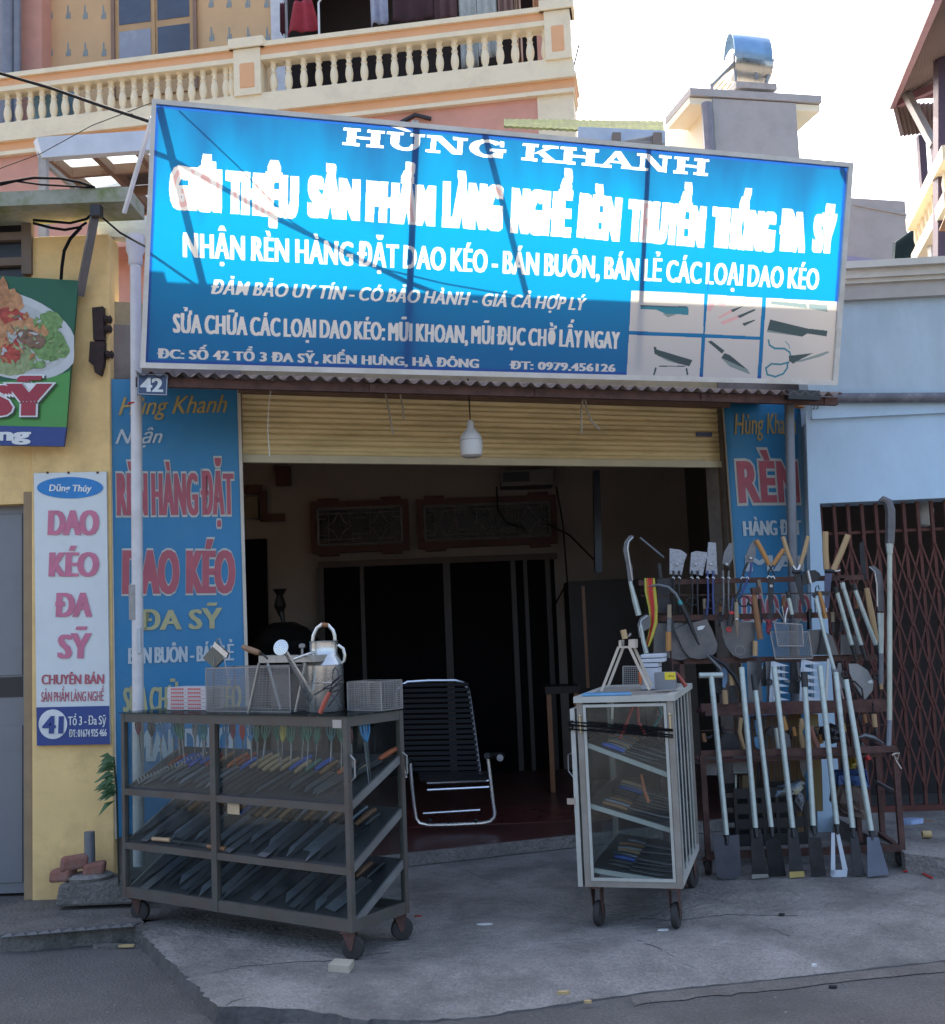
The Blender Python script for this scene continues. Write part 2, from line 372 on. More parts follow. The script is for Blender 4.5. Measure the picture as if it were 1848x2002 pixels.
# room behind
rm = MB(); zf = .075
fl = [FP.at(aS0 - .6, 0), FP.at(aS1 + .6, 0)]
MB().sheet([Vector((FP.at(aS0, 0, .02).x, FP.at(aS0, 0, .02).y, zf)), Vector((FP.at(aS1, 0, .02).x, FP.at(aS1, 0, .02).y, zf)), Vector((3.4, 12, zf)), Vector((-3.2, 12, zf)), Vector((-3.2, FP.at(aS0, 0).y, zf))], (0, 0, 1), .09).build('floor', M('room_floor', (.09, .035, .03), .35, 0, .2, 6, .02), shop)
MB().pbox(FP, aS0, aS1, zf - .07, zf + .004, .02, .07).build('threshold', concrete, shop)
tile_m = M('red_floor_tile', (.12, .035, .03), .3, 0, .25, 9, .03)
for i in range(7):
    for j in range(2):
        MB().abox(-1.35 + i * .405, -1.35 + i * .405 + .398, 8.35 + j * .405 + .15, 8.35 + j * .405 + .548, zf, zf + .004).build('floor_tile', tile_m, shop) if (-1.35 + i * .405 + .4) * .364 + 7.9 < 8.5 + j * .405 else None
MB().abox(-3.2, 3.4, 11.5, 11.7, 0, 3.6).build('back_wall', room_wall, shop)
MB().abox(-3.3, -3.1, 7.0, 11.7, 0, 3.6).build('left_wall', room_wall, shop)
MB().abox(2.15, 2.35, 8.75, 11.7, 0, 3.6).build('right_wall', M('shaded_room_wall', (.1, .085, .075), .85, 0, .15, 2, .1), shop)  # shade of the right side put into a darker wall colour
cb = [FP.at(aL - .05, 3.45, -.25), FP.at(aR + .05, 3.45, -.25), Vector((3.4, 11.7, 3.45)), Vector((-3.3, 11.7, 3.45))]
MB().sheet([Vector((p.x, p.y, 3.6)) for p in cb], (0, 0, 1), .15).build('ceiling', room_wall, shop)
# lattice windows in the back wall
N = zoomer(470, 930, 2.2265)
def lattice(x0, y0, x1, y1, nm):
    A0 = IP.lc(*N(x0, y1)); A1 = IP.lc(*N(x1, y0)); cx = (A0[0] + A1[0]) / 2; w_, h_ = (A1[0] - A0[0]), (A1[1] - A0[1]); b0 = A0[1]
    def p(a, b, o=.0): return IP.at(A0[0] + a * w_, b0 + b * h_, o)
    z = .12
    wn_ = MB().pbox(IP, A0[0], A1[0], b0, b0 + h_, -.02, .06).build('lattice_window', M('dark_window', (.006, .006, .008), .3), shop)
    fr = MB(); t = .075
    for q0, q1, r0, r1 in ((-t, w_ + t, -t, 0), (-t, w_ + t, h_, h_ + t), (-t, 0, 0, h_), (w_, w_ + t, 0, h_)):
        fr.pbox(IP, A0[0] + q0, A0[0] + q1, b0 + r0, b0 + r1, .0, .1)
    for sx in (0, w_ - .2):
        fr.pbox(IP, A0[0] + sx, A0[0] + sx + .2, b0 + h_ + t, b0 + h_ + t + .03, 0, .1); fr.pbox(IP, A0[0] + sx, A0[0] + sx + .2, b0 - t - .03, b0 - t, 0, .1)
    fr.build('window_surround', red_trim, wn_)
    g = MB(); nn = 2 if w_ < 1.1 else 3; r = .007
    for k in range(nn):
        c0 = (k + .5) / nn; hw = .3 / nn
        ring = [(c0, .9), (c0 + hw * .45, .62), (c0 + hw, .5), (c0 + hw * .45, .38), (c0, .1), (c0 - hw * .45, .38), (c0 - hw, .5), (c0 - hw * .45, .62), (c0, .9)]
        g.tube([p(a, b, z) for a, b in ring], r, 4)
        for sx in (-1, 1):
            for sy in (.18, .82):
                q = c0 + sx * .42 / nn; d = .07 / nn * 1.6; g.tube([p(q - d, sy - .1, z), p(q + d, sy - .1, z), p(q + d, sy + .1, z), p(q - d, sy + .1, z), p(q - d, sy - .1, z)], r * .8, 4)
    for yy in (.14, .86): g.tube([p(0, yy, z), p(1, yy, z)], r * .8, 4)
    for k in range(nn * 2): g.tube([p((k + .5) / nn / 2, 0, z), p((k + .5) / nn / 2, 1, z)], r * .5, 4)
    for q in ((0, 0, 1, 0), (1, 0, 1, 1), (1, 1, 0, 1), (0, 1, 0, 0)): g.tube([p(q[0], q[1], z), p(q[2], q[3], z)], .014, 4)
    g.build('window_grille', M('pale_grille', (.2, .19, .19), .6), wn_)
lattice(400, 225, 768, 400, 0); lattice(878, 205, 1430, 378, 1)
# doors at the back
dp = MB()
d0 = IP.lc(630, 1108)[0]; d1 = IP.lc(1082, 1093)[0]
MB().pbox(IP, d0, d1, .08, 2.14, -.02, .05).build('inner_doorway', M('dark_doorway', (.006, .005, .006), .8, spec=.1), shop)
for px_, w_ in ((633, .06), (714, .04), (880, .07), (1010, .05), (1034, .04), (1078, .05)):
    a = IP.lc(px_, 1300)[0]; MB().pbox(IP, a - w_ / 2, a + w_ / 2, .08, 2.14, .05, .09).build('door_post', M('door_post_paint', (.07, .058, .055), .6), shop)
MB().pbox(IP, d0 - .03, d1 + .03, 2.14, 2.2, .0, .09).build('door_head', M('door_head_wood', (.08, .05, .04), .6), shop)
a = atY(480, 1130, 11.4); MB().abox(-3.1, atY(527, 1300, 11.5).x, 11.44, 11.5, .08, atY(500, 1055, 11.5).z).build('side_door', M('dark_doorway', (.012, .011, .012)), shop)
# red frame fragment at upper left
for (x0, y0, x1, y1) in ((60, 125, 140, 165), (135, 150, 160, 290), (135, 255, 245, 290), (205, 40, 270, 130)):
    A0 = IP.lc(*N(x0, y1)); A1 = IP.lc(*N(x1, y0)); MB().pbox(IP, A0[0], A1[0], A0[1], A1[1], 0, .06).build('red_trim', red_trim, shop)
MB().pbox(IP, IP.lc(*N(55, 280))[0], IP.lc(*N(122, 280))[0], IP.lc(*N(60, 275))[1], IP.lc(*N(60, 180))[1], 0, .03).build('vent_opening', M('dark_window', (0.006, .006, .008)), shop)

# roller shutter
yel = M('shutter_yellow', (.78, .62, .33), .5, 0, .12, 4, .06, dirt=(.45, .35, .17), dirt_amt=.6, dirt_scale=2.5, stretch=(.4, 1, 3))
yel_d = M('shutter_box_brown', (.2, .13, .08), .7, 0, .2, 6, .2)
shut = thing_root = None
sh = MB(); sh.pbox(FP, aS0 - .02, aS1 + .02, 2.6, 2.65, -.06, -.02)
sh = sh.build('roller_shutter', M('shutter_bar_pale', (.55, .48, .32), .5, 0, .1, 5, .05), shop)
zz = 2.652; k = 0; pitch = .0735
while zz < 3.14:
    sl = MB(); rows = []
    prof = [(0, -.004), (.004, .004), (.022, .012), (.034, .004), (.038, .004), (.054, .012), (.068, .004), (.071, -.006)]
    for a_ in (aS0, aS1): rows.append([FP.at(a_, zz + z_, -.06 + o_ + .01) for z_, o_ in prof])
    sl.grid(rows); sl.build('slat', yel, sh, thick=.002); zz += pitch; k += 1
MB().pbox(FP, aS0 - .04, aS0, zf, 3.15, -.08, .01).build('shutter_rail', yel_d, shop)
MB().pbox(FP, aS1, aS1 + .04, zf, 3.15, -.08, .01).build('shutter_rail', yel_d, shop)
MB().pbox(FP, aS0 - .03, aS1 + .03, 3.03, 3.1, .03, .09).build('head_beam', M('brown_beam', (.17, .1, .07), .7, 0, .25, 6, .2), shop)
MB().pbox(FP, aS1 - .2, aS1 - .07, 2.83, 2.86, -.03, -.018).build('shutter_label', M('label_blue', (.06, .08, .15), .5), sh)

# corrugated awning from behind the parapet down to the foot of the sign
corr = M('rusty_corrugated_sheet', (.19, .14, .13), .7, .2, .3, 5, .2, dirt=(.35, .32, .3), dirt_amt=.6, dirt_scale=4)
aw = MB(); rows = []
aw0 = SP.lc(272, 722)[0] - .02; aw1 = SP.lc(1640, 760)[0] + .02; nC = int((aw1 - aw0) / .085 * 8)
flatn = Vector((SP.n.x, SP.n.y, 0)).normalized()
zl = [SP.at(aw0, SP.lc(272, 722)[1] - .012), SP.at(aw1, SP.lc(1640, 762)[1] - .02)]
for d_, dz in ((-.02, 0), (.55, .12), (1.15, .26), (1.9, .40)):
    row = []
    for i in range(nC + 1):
        t = i / nC; b_ = zl[0].lerp(zl[1], t) - flatn * d_
        row.append(b_ + Vector((0, 0, dz + .014 * math.cos(2 * math.pi * i / 8) - .012)))
    rows.append(row)
aw.grid(rows); awn = aw.build('corrugated_awning', corr, shop, thick=.003, smooth=True)
bm_ = MB()
for d_ in (.06, 1.0):
    bm_.bar(zl[0] - flatn * d_ + Vector((0, 0, -.06 + d_ * .22)), zl[1] - flatn * d_ + Vector((0, 0, -.06 + d_ * .22)), .04, .05)
bm_.build('awning_beam', rust(), shop)
for t in (.03, .3, .53, .78, .98):
    p = zl[0].lerp(zl[1], t); MB().bar(p - flatn * .03 + Vector((0, 0, -.05)), p - flatn * 1.2 + Vector((0, 0, .2)), .035, .045).build('awning_rafter', rust(), shop)
# unseen parapet behind the sign, outlined so its shade falls on the sign's lower part
PP = Plane(SP.o - flatn * 1.15, 15.5)
def shade_pt(px, py):      # where the sun ray that ends on the sign at this spot passes the parapet plane
    p = SP.hit(px, py, -.01); t = (PP.o - p).dot(PP.n) / SUND.dot(PP.n); q_ = p + SUND * t - PP.o; return q_.dot(PP.u), q_.dot(PP.v)
s0, s1, s2, s3 = shade_pt(290, 527), shade_pt(321, 529), shade_pt(327, 549), shade_pt(1640, 604)
e_ = (s3[1] - s2[1]) / (s3[0] - s2[0])
top_l = [(s0[0] - .03, s0[1]), (s1[0], s1[1]), (s2[0], s2[1]), (s3[0] + .05, s3[1] + e_ * .05)]
mb = MB(); mb.sheet([PP.at(top_l[0][0], .42), PP.at(top_l[3][0], .42)] + [PP.at(*p) for p in top_l[::-1]], PP.n, .2)
mb.build('parapet', M('parapet_render', (.28, .26, .24), .9, 0, .25, 3, .4, dirt=(.1, .11, .07), dirt_amt=.6), shop)

# loose grit and grains on the forecourt and road
rg = random.Random(11); gm1 = MB()
for _ in range(2600):
    x = rg.uniform(-2.6, 2.8); y = rg.uniform(4.3, 7.6) if rg.random() < .8 else rg.uniform(4.0, 5.4)
    k_ = next((p for p in front if p.x > x), front[-1]); on = y > k_.y + .05 or (x < -1.72 and y > 6.1)
    if x < -1.7 and y > 5.9: continue
    fr_ = (y - k_.y) / .42
    z = (0 if fr_ > 1 else (edge_z(x) * (1 - fr_) + .004)) if on else -.07
    s_ = rg.choice((.002, .003, .003, .004, .006)); a_ = rg.random() * 6
    pts = [(x + s_ * math.cos(a_ + k * 2.09) * rg.uniform(.7, 1.3), y + s_ * math.sin(a_ + k * 2.09), z) for k in range(3)]
    gm1.add(pts + [(x, y, z + s_ * .9)], [(0, 1, 3), (1, 2, 3), (2, 0, 3)])
go = gm1.build('grit', M('grit_stone', (.2, .19, .17), .9, 0, .6, 60, 0), kind='stuff'); go['label'] = 'fine grit scattered over the forecourt and road'; go['category'] = 'grit'
# ================= the big backlit sign =================
def trans_mat(name, dif, tra, f=.5, streak=False):
    m = bpy.data.materials.new(name); m.use_nodes = True; nt = m.node_tree; L = nt.links
    b = nt.nodes['Principled BSDF']; b.inputs['Base Color'].default_value = (*dif, 1); b.inputs['Roughness'].default_value = .4
    t = _n(nt, 'ShaderNodeBsdfTranslucent'); t.inputs[0].default_value = (*tra, 1)
    tc = _n(nt, 'ShaderNodeTexCoord')
    nz = _n(nt, 'ShaderNodeTexNoise'); nz.inputs['Scale'].default_value = 2.5; nz.inputs['Detail'].default_value = 5; L.new(tc.outputs['Object'], nz.inputs['Vector'])
    if streak:   # transmitted blue turns darker towards the upper edge, in uneven runs
        sp = _n(nt, 'ShaderNodeSeparateXYZ'); L.new(tc.outputs['Object'], sp.inputs[0])
        mp = _n(nt, 'ShaderNodeMapping'); mp.inputs['Scale'].default_value = (2.6, 2.6, .35); L.new(tc.outputs['Object'], mp.inputs[0])
        n2 = _n(nt, 'ShaderNodeTexNoise'); n2.inputs['Scale'].default_value = 1.6; n2.inputs['Detail'].default_value = 3; L.new(mp.outputs[0], n2.inputs['Vector'])
        ad = _n(nt, 'ShaderNodeMath', operation='MULTIPLY_ADD'); L.new(n2.outputs[0], ad.inputs[0]); ad.inputs[1].default_value = -.75; L.new(sp.outputs[2], ad.inputs[2])
        mr = _n(nt, 'ShaderNodeMapRange'); mr.inputs[1].default_value = .5; mr.inputs[2].default_value = 1.0; L.new(ad.outputs[0], mr.inputs[0])
        mx = _n(nt, 'ShaderNodeMix', data_type='RGBA'); L.new(mr.outputs[0], mx.inputs[0]); mx.inputs[6].default_value = (*tra, 1); mx.inputs[7].default_value = (.006, .075, .17, 1)
        L.new(mx.outputs[2], t.inputs[0])
    ms = _n(nt, 'ShaderNodeMixShader'); ms.inputs[0].default_value = f
    L.new(b.outputs[0], ms.inputs[1]); L.new(t.outputs[0], ms.inputs[2]); L.new(ms.outputs[0], nt.nodes['Material Output'].inputs[0])
    return m
BLUE = trans_mat('sign_print_blue', (.03, .045, .27), (.0, .205, .40), .55, True)
WHITE = trans_mat('sign_print_white', (.55, .58, .62), (.62, .62, .58), .55)
PINK = trans_mat('sign_print_pink', (.62, .4, .42), (.55, .36, .345), .55)
CELL = trans_mat('sign_print_cell', (.52, .55, .62), (.5, .46, .37), .45)
DBLUE = trans_mat('sign_print_dark_blue', (.03, .08, .3), (.01, .08, .34), .45)
DARK = trans_mat('sign_print_dark_steel', (.05, .07, .08), (.05, .09, .1), .45)
MIDG = trans_mat('sign_print_grey_steel', (.2, .25, .27), (.2, .28, .28), .45)
ROSE = trans_mat('sign_print_rose', (.6, .35, .38), (.6, .38, .38), .45)
TEAL = trans_mat('sign_print_teal', (.04, .2, .27), (.04, .2, .27), .45)
RES = .0025
qc = [SP.lc(*p) for p in ((297, 195), (1665, 320), (1634, 752), (275, 718))]
W0 = min(p[0] for p in qc) - .01; H0 = min(p[1] for p in qc) - .01
NW = int((max(p[0] for p in qc) - W0 + .01) / RES); NH = int((max(p[1] for p in qc) - H0 + .01) / RES)
cls = np.zeros((NH, NW), np.uint8)
def fill_tri(a, b, c, k):
    xs = (a[0], b[0], c[0]); ys = (a[1], b[1], c[1])
    x0, x1 = max(0, int(min(xs))), min(NW - 1, int(max(xs)) + 1); y0, y1 = max(0, int(min(ys))), min(NH - 1, int(max(ys)) + 1)
    if x1 < x0 or y1 < y0: return
    X, Y = np.meshgrid(np.arange(x0, x1 + 1) + .5, np.arange(y0, y1 + 1) + .5)
    d1 = (X - b[0]) * (a[1] - b[1]) - (a[0] - b[0]) * (Y - b[1]); d2 = (X - c[0]) * (b[1] - c[1]) - (b[0] - c[0]) * (Y - c[1]); d3 = (X - a[0]) * (c[1] - a[1]) - (c[0] - a[0]) * (Y - a[1])
    m = ~(((d1 < 0) | (d2 < 0) | (d3 < 0)) & ((d1 > 0) | (d2 > 0) | (d3 > 0)))
    cls[y0:y1 + 1, x0:x1 + 1][m] = k
def fill_poly(pts, k):   # even-odd
    P = np.array(pts); x0, x1 = max(0, int(P[:, 0].min())), min(NW - 1, int(P[:, 0].max()) + 1); y0, y1 = max(0, int(P[:, 1].min())), min(NH - 1, int(P[:, 1].max()) + 1)
    X, Y = np.meshgrid(np.arange(x0, x1 + 1) + .5, np.arange(y0, y1 + 1) + .5); m = np.zeros(X.shape, bool)
    for i in range(len(P)):
        ax, ay = P[i]; bx, by = P[(i + 1) % len(P)]
        if ay == by: continue
        c_ = ((ay > Y) != (by > Y)) & (X < (bx - ax) * (Y - ay) / (by - ay) + ax); m ^= c_
    cls[y0:y1 + 1, x0:x1 + 1][m] = k
def S(px, py):
    a, b = SP.lc(px, py); return ((a - W0) / RES, (b - H0) / RES)
def spoly(pts, k): fill_poly([S(*p) for p in pts], k)
def sline(pts, w, k):
    q = [Vector(S(*p)) for p in pts]
    for i in range(len(q) - 1):
        d = (q[i + 1] - q[i]); n_ = Vector((-d.y, d.x)).normalized() * (w / RES / 2); e_ = d.normalized() * (w / RES * .3)
        fill_poly([tuple(q[i] - e_ + n_), tuple(q[i + 1] + e_ + n_), tuple(q[i + 1] + e_ - n_), tuple(q[i] - e_ - n_)], k)
def stext(s, bl, br, cap, k, bold=0, shear=0, lay=1, dx=0., dy=0., layy=1, track=0, bot=None, sp=1.06):
    a, b, t = Vector(S(*bl)), Vector(S(*br)), Vector(S(*cap)); e_ = b - a; w_ = e_.length; e_.normalize(); up = (t - a) - e_ * (t - a).dot(e_); hh = up.length; up.normalize()
    v, f = glyphs(s, bold, shear, track=track, space=sp); v0, _ = glyphs(s, 0., shear, track=track, space=sp); x0, x1 = v0[:, 0].min(), v0[:, 0].max()
    for L_ in range(lay):
        for M_ in range(layy):
            ox = (L_ - (lay - 1) / 2) * dx / RES; oy = (M_ - (layy - 1) / 2) * dy / RES
            X = (v[:, 0] - x0) / (x1 - x0) * w_ + ox; Y = v[:, 1] / CAP * hh + oy
            QX = a.x + e_.x * X + up.x * Y; QY = a.y + e_.y * X + up.y * Y
            for p in f:
                for i in range(1, len(p) - 1):
                    fill_tri((QX[p[0]], QY[p[0]]), (QX[p[i]], QY[p[i]]), (QX[p[i + 1]], QY[p[i + 1]]), k)
# class 1 blue, 2 white, 3 pink, 4 cell, 5 dark blue line, 6 dark, 7 grey, 8 rose, 9 teal
inn = [(305, 204), (1657, 327), (1627, 744), (284, 709)]
spoly(inn, 5)
spoly([(311, 211), (1651, 333), (1622, 738), (290, 703)], 1)
# slab-serif title drawn letter by letter
E_ = zoomer(280, 190, 2.981); F_ = zoomer(800, 230, 3.512); G_ = zoomer(1220, 280, 3.422)
B0, B1 = Vector((669, 283)), Vector((1384, 344)); T0 = Vector((672, 249))
def title(x, y):  # x 0..1 along, y 0..1 up
    d = B1 - B0; upv = T0 - B0; return tuple(B0 + d * x + upv * y * (1 - .04 * x))
LW = .105
def tl(x0, parts, w=LW):
    for p in parts: spoly([title(x0 + a * w, b) for a, b in p], 2)
sf = .16
def rect(a, b, c, d): return [(a, b), (c, b), (c, d), (a, d)]
H_ = [rect(0, 0, .42, sf), rect(0, 1 - sf, .42, 1), rect(.58, 0, 1, sf), rect(.58, 1 - sf, 1, 1), rect(.1, 0, .32, 1), rect(.68, 0, .9, 1), rect(.3, .42, .7, .57)]
def arc(cx, cy, rx, ry, a0, a1, rx2, ry2, n=12):
    o = [(cx + rx * math.cos(R(a0 + (a1 - a0) * i / n)), cy + ry * math.sin(R(a0 + (a1 - a0) * i / n))) for i in range(n + 1)]
    return o + [(cx + rx2 * math.cos(R(a1 + (a0 - a1) * i / n)), cy + ry2 * math.sin(R(a1 + (a0 - a1) * i / n))) for i in range(n + 1)]
U_ = [rect(0, 1 - sf, .44, 1), rect(.62, 1 - sf, 1, 1), rect(.11, .38, .34, 1), rect(.73, .38, .88, 1), arc(.495, .4, .385, .43, 180, 360, .17, .25), [(.08, 1.3), (.36, 1.34), (.66, 1.08), (.5, 1.08)]]
N_ = [rect(0, 0, .36, sf), rect(0, 1 - sf, .36, 1), rect(.64, 1 - sf, 1, 1), rect(.11, 0, .24, 1), rect(.76, 0, .89, 1), [(.12, 1), (.36, 1), (.89, 0), (.66, 0)]]
G_l = [arc(.5, .5, .5, .53, 38, 330, .24, .36), rect(.56, .36, 1, .36 + sf), rect(.74, .02, .92, .45), rect(.82, .66, .93, 1)]
K_ = [rect(0, 0, .44, sf), rect(0, 1 - sf, .44, 1), rect(.11, 0, .33, 1), [(.3, .42), (.72, .95), (.9, .95), (.5, .5)], [(.4, .55), (.6, .62), (.98, .08), (.7, .08)], rect(.55, 1 - sf, .98, 1), rect(.58, 0, 1.04, sf)]
A_ = [rect(-.04, 0, .34, sf), rect(.62, 0, 1.04, sf), [(.07, .1), (.2, .1), (.52, .82), (.47, 1), (.41, 1)], [(.41, 1), (.57, 1), (.93, .1), (.68, .1), (.4, .82)], rect(.22, .3, .75, .43)]
for x0, g, w_ in ((0, H_, .113), (.119, U_, .104), (.228, N_, .112), (.345, G_l, .102), (.49, K_, .1), (.594, H_, .105), (.704, A_, .096), (.803, N_, .094), (.905, H_, .095)):
    tl(x0, g, w_)
# big line with fat white outlines melting together, rosy cores
big = [('GIỚI THIỆU', (333, 405), (580, 425), (333, 320)), ('SẢN PHẨM', (603, 421), (848, 440), (605, 340)), ('LÀNG', (866, 441), (980, 449), (867, 350)), ('NGHỀ', (999, 452), (1114, 462), (1000, 363)),
       ('RÈN', (1129, 461), (1209, 470), (1130, 373)), ('TRUYỀN', (1226, 468), (1375, 482), (1226, 385)), ('THỐNG', (1390, 480), (1512, 491), (1390, 400)), ('ĐA', (1523, 488), (1572, 492), (1524, 408)), ('SỸ', (1588, 490), (1630, 494), (1588, 415))]
big = [(s_, (bl[0] + 4, bl[1] - 2), (br[0] - 3, br[1] - 3), (cp[0] + 4, cp[1] + 4)) for s_, bl, br, cp in big]
for s_, bl, br, cp in big: stext(s_, bl, br, cp, 2, .006, 0, 5, .0085, .014, 3, sp=1.05)
for s_, bl, br, cp in big: stext(s_, bl, br, cp, 3, .0, 0, 2, .005, sp=1.05)
rr = np.random.RandomState(3)
# third line
stext('NHẬN RÈN HÀNG ĐẶT DAO KÉO - BÁN BUÔN, BÁN LẺ CÁC LOẠI DAO KÉO', (360, 502), (1599, 566), (361, 452), 2, .004, 0, 3, .0055, track=-.35, sp=1.08)
stext('ĐẢM BẢO UY TÍN - CÓ BẢO HÀNH - GIÁ CẢ HỢP LÝ', (414, 574), (1146, 607), (414, 546), 2, .002, .28, 3, .004, track=-.3, sp=1.08)
stext('SỬA CHỮA CÁC LOẠI DAO KÉO: MŨI KHOAN, MŨI ĐỤC CHỜ LẤY NGAY', (340, 650), (1210, 682), (341, 611), 2, .0, 0, 4, .004, track=-.4, sp=1.1)
stext('ĐC: SỐ 42 TỔ 3 ĐA SỸ, KIẾN HƯNG, HÀ ĐÔNG', (309, 700), (935, 719), (309, 681), 2, .004, 0, 4, .0035)
stext('ĐT: 0979.456126', (998, 721), (1202, 727), (998, 705), 2, .004, 0, 4, .0035)
# picture cells
for q in (((215, 1060), (722, 1085), (714, 1362), (200, 1342)), ((748, 1088), (1125, 1112), (1108, 1382), (725, 1363)), ((1152, 1112), (1645, 1138), (1612, 1698), (1117, 1680)), ((198, 1368), (704, 1388), (688, 1668), (182, 1652)), ((728, 1388), (1108, 1405), (1090, 1680), (712, 1668))):
    spoly([G_(*p) for p in q], 4)
sline([G_(750, 1005), G_(745, 1060)], .007, 5)
EXTRA = {}
def gp(k, *c):
    i_ = 20 + len(EXTRA); EXTRA[i_] = k; spoly(G_(*c), i_)
gp(9, 278, 1162, 600, 1172, 612, 1180, 612, 1230, 450, 1222, 390, 1195, 278, 1190); gp(6, 278, 1162, 600, 1172, 604, 1180, 278, 1172); gp(7, 430, 1222, 530, 1226, 470, 1248)
gp(8, 748, 1108, 790, 1120, 792, 1165, 765, 1205, 745, 1205); gp(8, 805, 1150, 850, 1135, 878, 1155, 850, 1175)
gp(8, 812, 1250, 905, 1195, 925, 1205, 830, 1255); gp(6, 905, 1195, 1000, 1165, 920, 1212); gp(8, 832, 1280, 950, 1235, 970, 1250, 850, 1300); gp(6, 950, 1238, 1072, 1188, 1080, 1197, 970, 1252); gp(6, 985, 1290, 1070, 1263, 1075, 1270, 1000, 1308)
gp(7, 1190, 1135, 1430, 1155, 1440, 1185, 1185, 1155); gp(7, 1450, 1155, 1575, 1162, 1580, 1210, 1450, 1185)
gp(6, 1180, 1262, 1440, 1325, 1578, 1340, 1572, 1380, 1440, 1360, 1400, 1382, 1160, 1335); gp(7, 1160, 1335, 1385, 1380, 1330, 1372, 1155, 1350)
sline(G_(1168, 1405, 1175, 1440, 1210, 1462, 1280, 1465, 1315, 1490, 1330, 1540), .012, 9); sline(G_(1285, 1415, 1310, 1440, 1315, 1465), .005, 9)
sline(G_(1310, 1560, 1250, 1575, 1190, 1570, 1150, 1600, 1160, 1645, 1215, 1660, 1270, 1640, 1298, 1600, 1300, 1570), .012, 10)
gp(6, 1310, 1515, 1400, 1505, 1480, 1495, 1400, 1535, 1340, 1570, 1310, 1550); gp(7, 1340, 1560, 1580, 1482, 1592, 1492, 1530, 1520, 1400, 1555)
gp(6, 370, 1450, 388, 1455, 390, 1470, 640, 1545, 618, 1588, 470, 1550, 375, 1500); gp(7, 380, 1505, 560, 1575, 470, 1552)
sline(G_(405, 1587, 590, 1587), .006, 6); sline(G_(385, 1600, 372, 1645), .012, 6); sline(G_(598, 1605, 605, 1645), .012, 6)
gp(6, 745, 1415, 772, 1410, 862, 1478, 845, 1500); gp(6, 862, 1495, 900, 1510, 1025, 1612, 840, 1530); gp(7, 838, 1530, 1025, 1612, 1042, 1645, 900, 1590)
# runs of equal class merged into rectangles -> one flat mesh per ink, all in the one plane, none overlapping
sign = thing('shop_sign', 'wide blue sun-lit shop sign with white lettering and pictures of knives above the shutter', 'sign', SP.at(2.1, 0))
def class_mesh(ks, name, mat):
    m = np.isin(cls, ks); mb = MB(); openr = {}
    V = []; 
    for y in range(NH + 1):
        cur = {}
        if y < NH:
            row = np.concatenate(([0], m[y].astype(np.int8), [0])); d = np.diff(row); s0 = np.where(d == 1)[0]; s1 = np.where(d == -1)[0]
            for a_, b_ in zip(s0, s1): cur[(a_, b_)] = openr.get((a_, b_), y)
        for key, ys in openr.items():
            if key not in cur: V.append((key[0], key[1], ys, y))
        openr = cur
    o = ORG[sign.name]; A, B, C = SP.o - o, SP.u * RES, SP.v * RES
    base = A + SP.u * W0 + SP.v * H0
    V = np.array(V, float); n_ = len(V)
    cs = np.stack([V[:, [0, 2]], V[:, [1, 2]], V[:, [1, 3]], V[:, [0, 3]]], 1).reshape(-1, 2)
    co = np.array(base)[None] + cs[:, :1] * np.array(B)[None] + cs[:, 1:] * np.array(C)[None]
    me = bpy.data.meshes.new(name); me.from_pydata(co.tolist(), [], np.arange(n_ * 4).reshape(-1, 4).tolist()); me.update(); me.materials.append(mat)
    ob = bpy.data.objects.new(name, me); COL.objects.link(ob); ob.parent = sign; ORG[ob.name] = o; return ob
face = class_mesh([1], 'sign_face', BLUE)
class_mesh([2], 'white_lettering', WHITE); class_mesh([3], 'rosy_lettering', PINK); class_mesh([4], 'picture_panel', CELL)
class_mesh([5], 'blue_line', DBLUE); class_mesh([6], 'printed_knife_stand', DARK); class_mesh([9], 'printed_scissor_handle', TEAL); class_mesh([10], 'printed_scissor_handle', TEAL)
for i_, k_ in EXTRA.items():
    if (cls == i_).any(): class_mesh([i_], {6: 'printed_blade', 7: 'printed_blade_shine', 8: 'printed_pink_handle', 9: 'printed_blade'}[k_], {6: DARK, 7: MIDG, 8: ROSE, 9: TEAL}[k_])
# aluminium frame
alu = M('aluminium_frame', (.6, .6, .58), .45, .3, .1, 8, .05, dirt=(.4, .38, .33), dirt_amt=.5)
def frame_rail(o, i, nm):
    P_ = [SP.at(*SP.lc(*q)) for q in (o[0], o[1], i[1], i[0])]
    MB().sheet([p + SP.n * .02 for p in P_], SP.n, .028).build(nm, alu, sign)
OUT = [(297, 194), (1666, 319), (1635, 753), (274, 719)]; INN = [(305.5, 204), (1656.5, 327), (1626.5, 743.5), (284.5, 708.5)]
for i, nm in ((0, 'frame_rail'), (1, 'frame_rail'), (2, 'frame_rail'), (3, 'frame_rail')):
    frame_rail((OUT[i], OUT[(i + 1) % 4]), (INN[i], INN[(i + 1) % 4]), nm)
# struts behind the sign
def behind(px, py, k): return SP.hit(px, py, -.045) + SUND * k
iron = M('galvanised_iron', (.3, .31, .32), .6, .4, .2, 8, .1)
def strut(pts, r, lab=None): MB().tube(pts, r, 6).build('sign_strut', iron, sign)
strut([behind(313, 204, .0), behind(399, 555, 1.0)], .02)
strut([behind(812, 236, 0), behind(793, 700, 0.0)], .022)
strut([behind(945, 255, 0), behind(1032, 590, 1.05)], .018)
strut([behind(1264, 284, 0), behind(1243, 700, 0)], .017)
strut([behind(1640, 325, 0.0), behind(1668, 385, .5)], .02)
strut([behind(298, 288, .35), behind(337, 303, .35), behind(544, 420, .55), behind(790, 540, .8), behind(880, 575, .9)], .013)
strut([behind(286, 480, .3), behind(390, 552, .5)], .007)
MB().tube([SP.at(*SP.lc(298, 228), -.02), SP.at(*SP.lc(240, 400), -.35)], .014, 6).build('sign_brace', whitem(), sign)
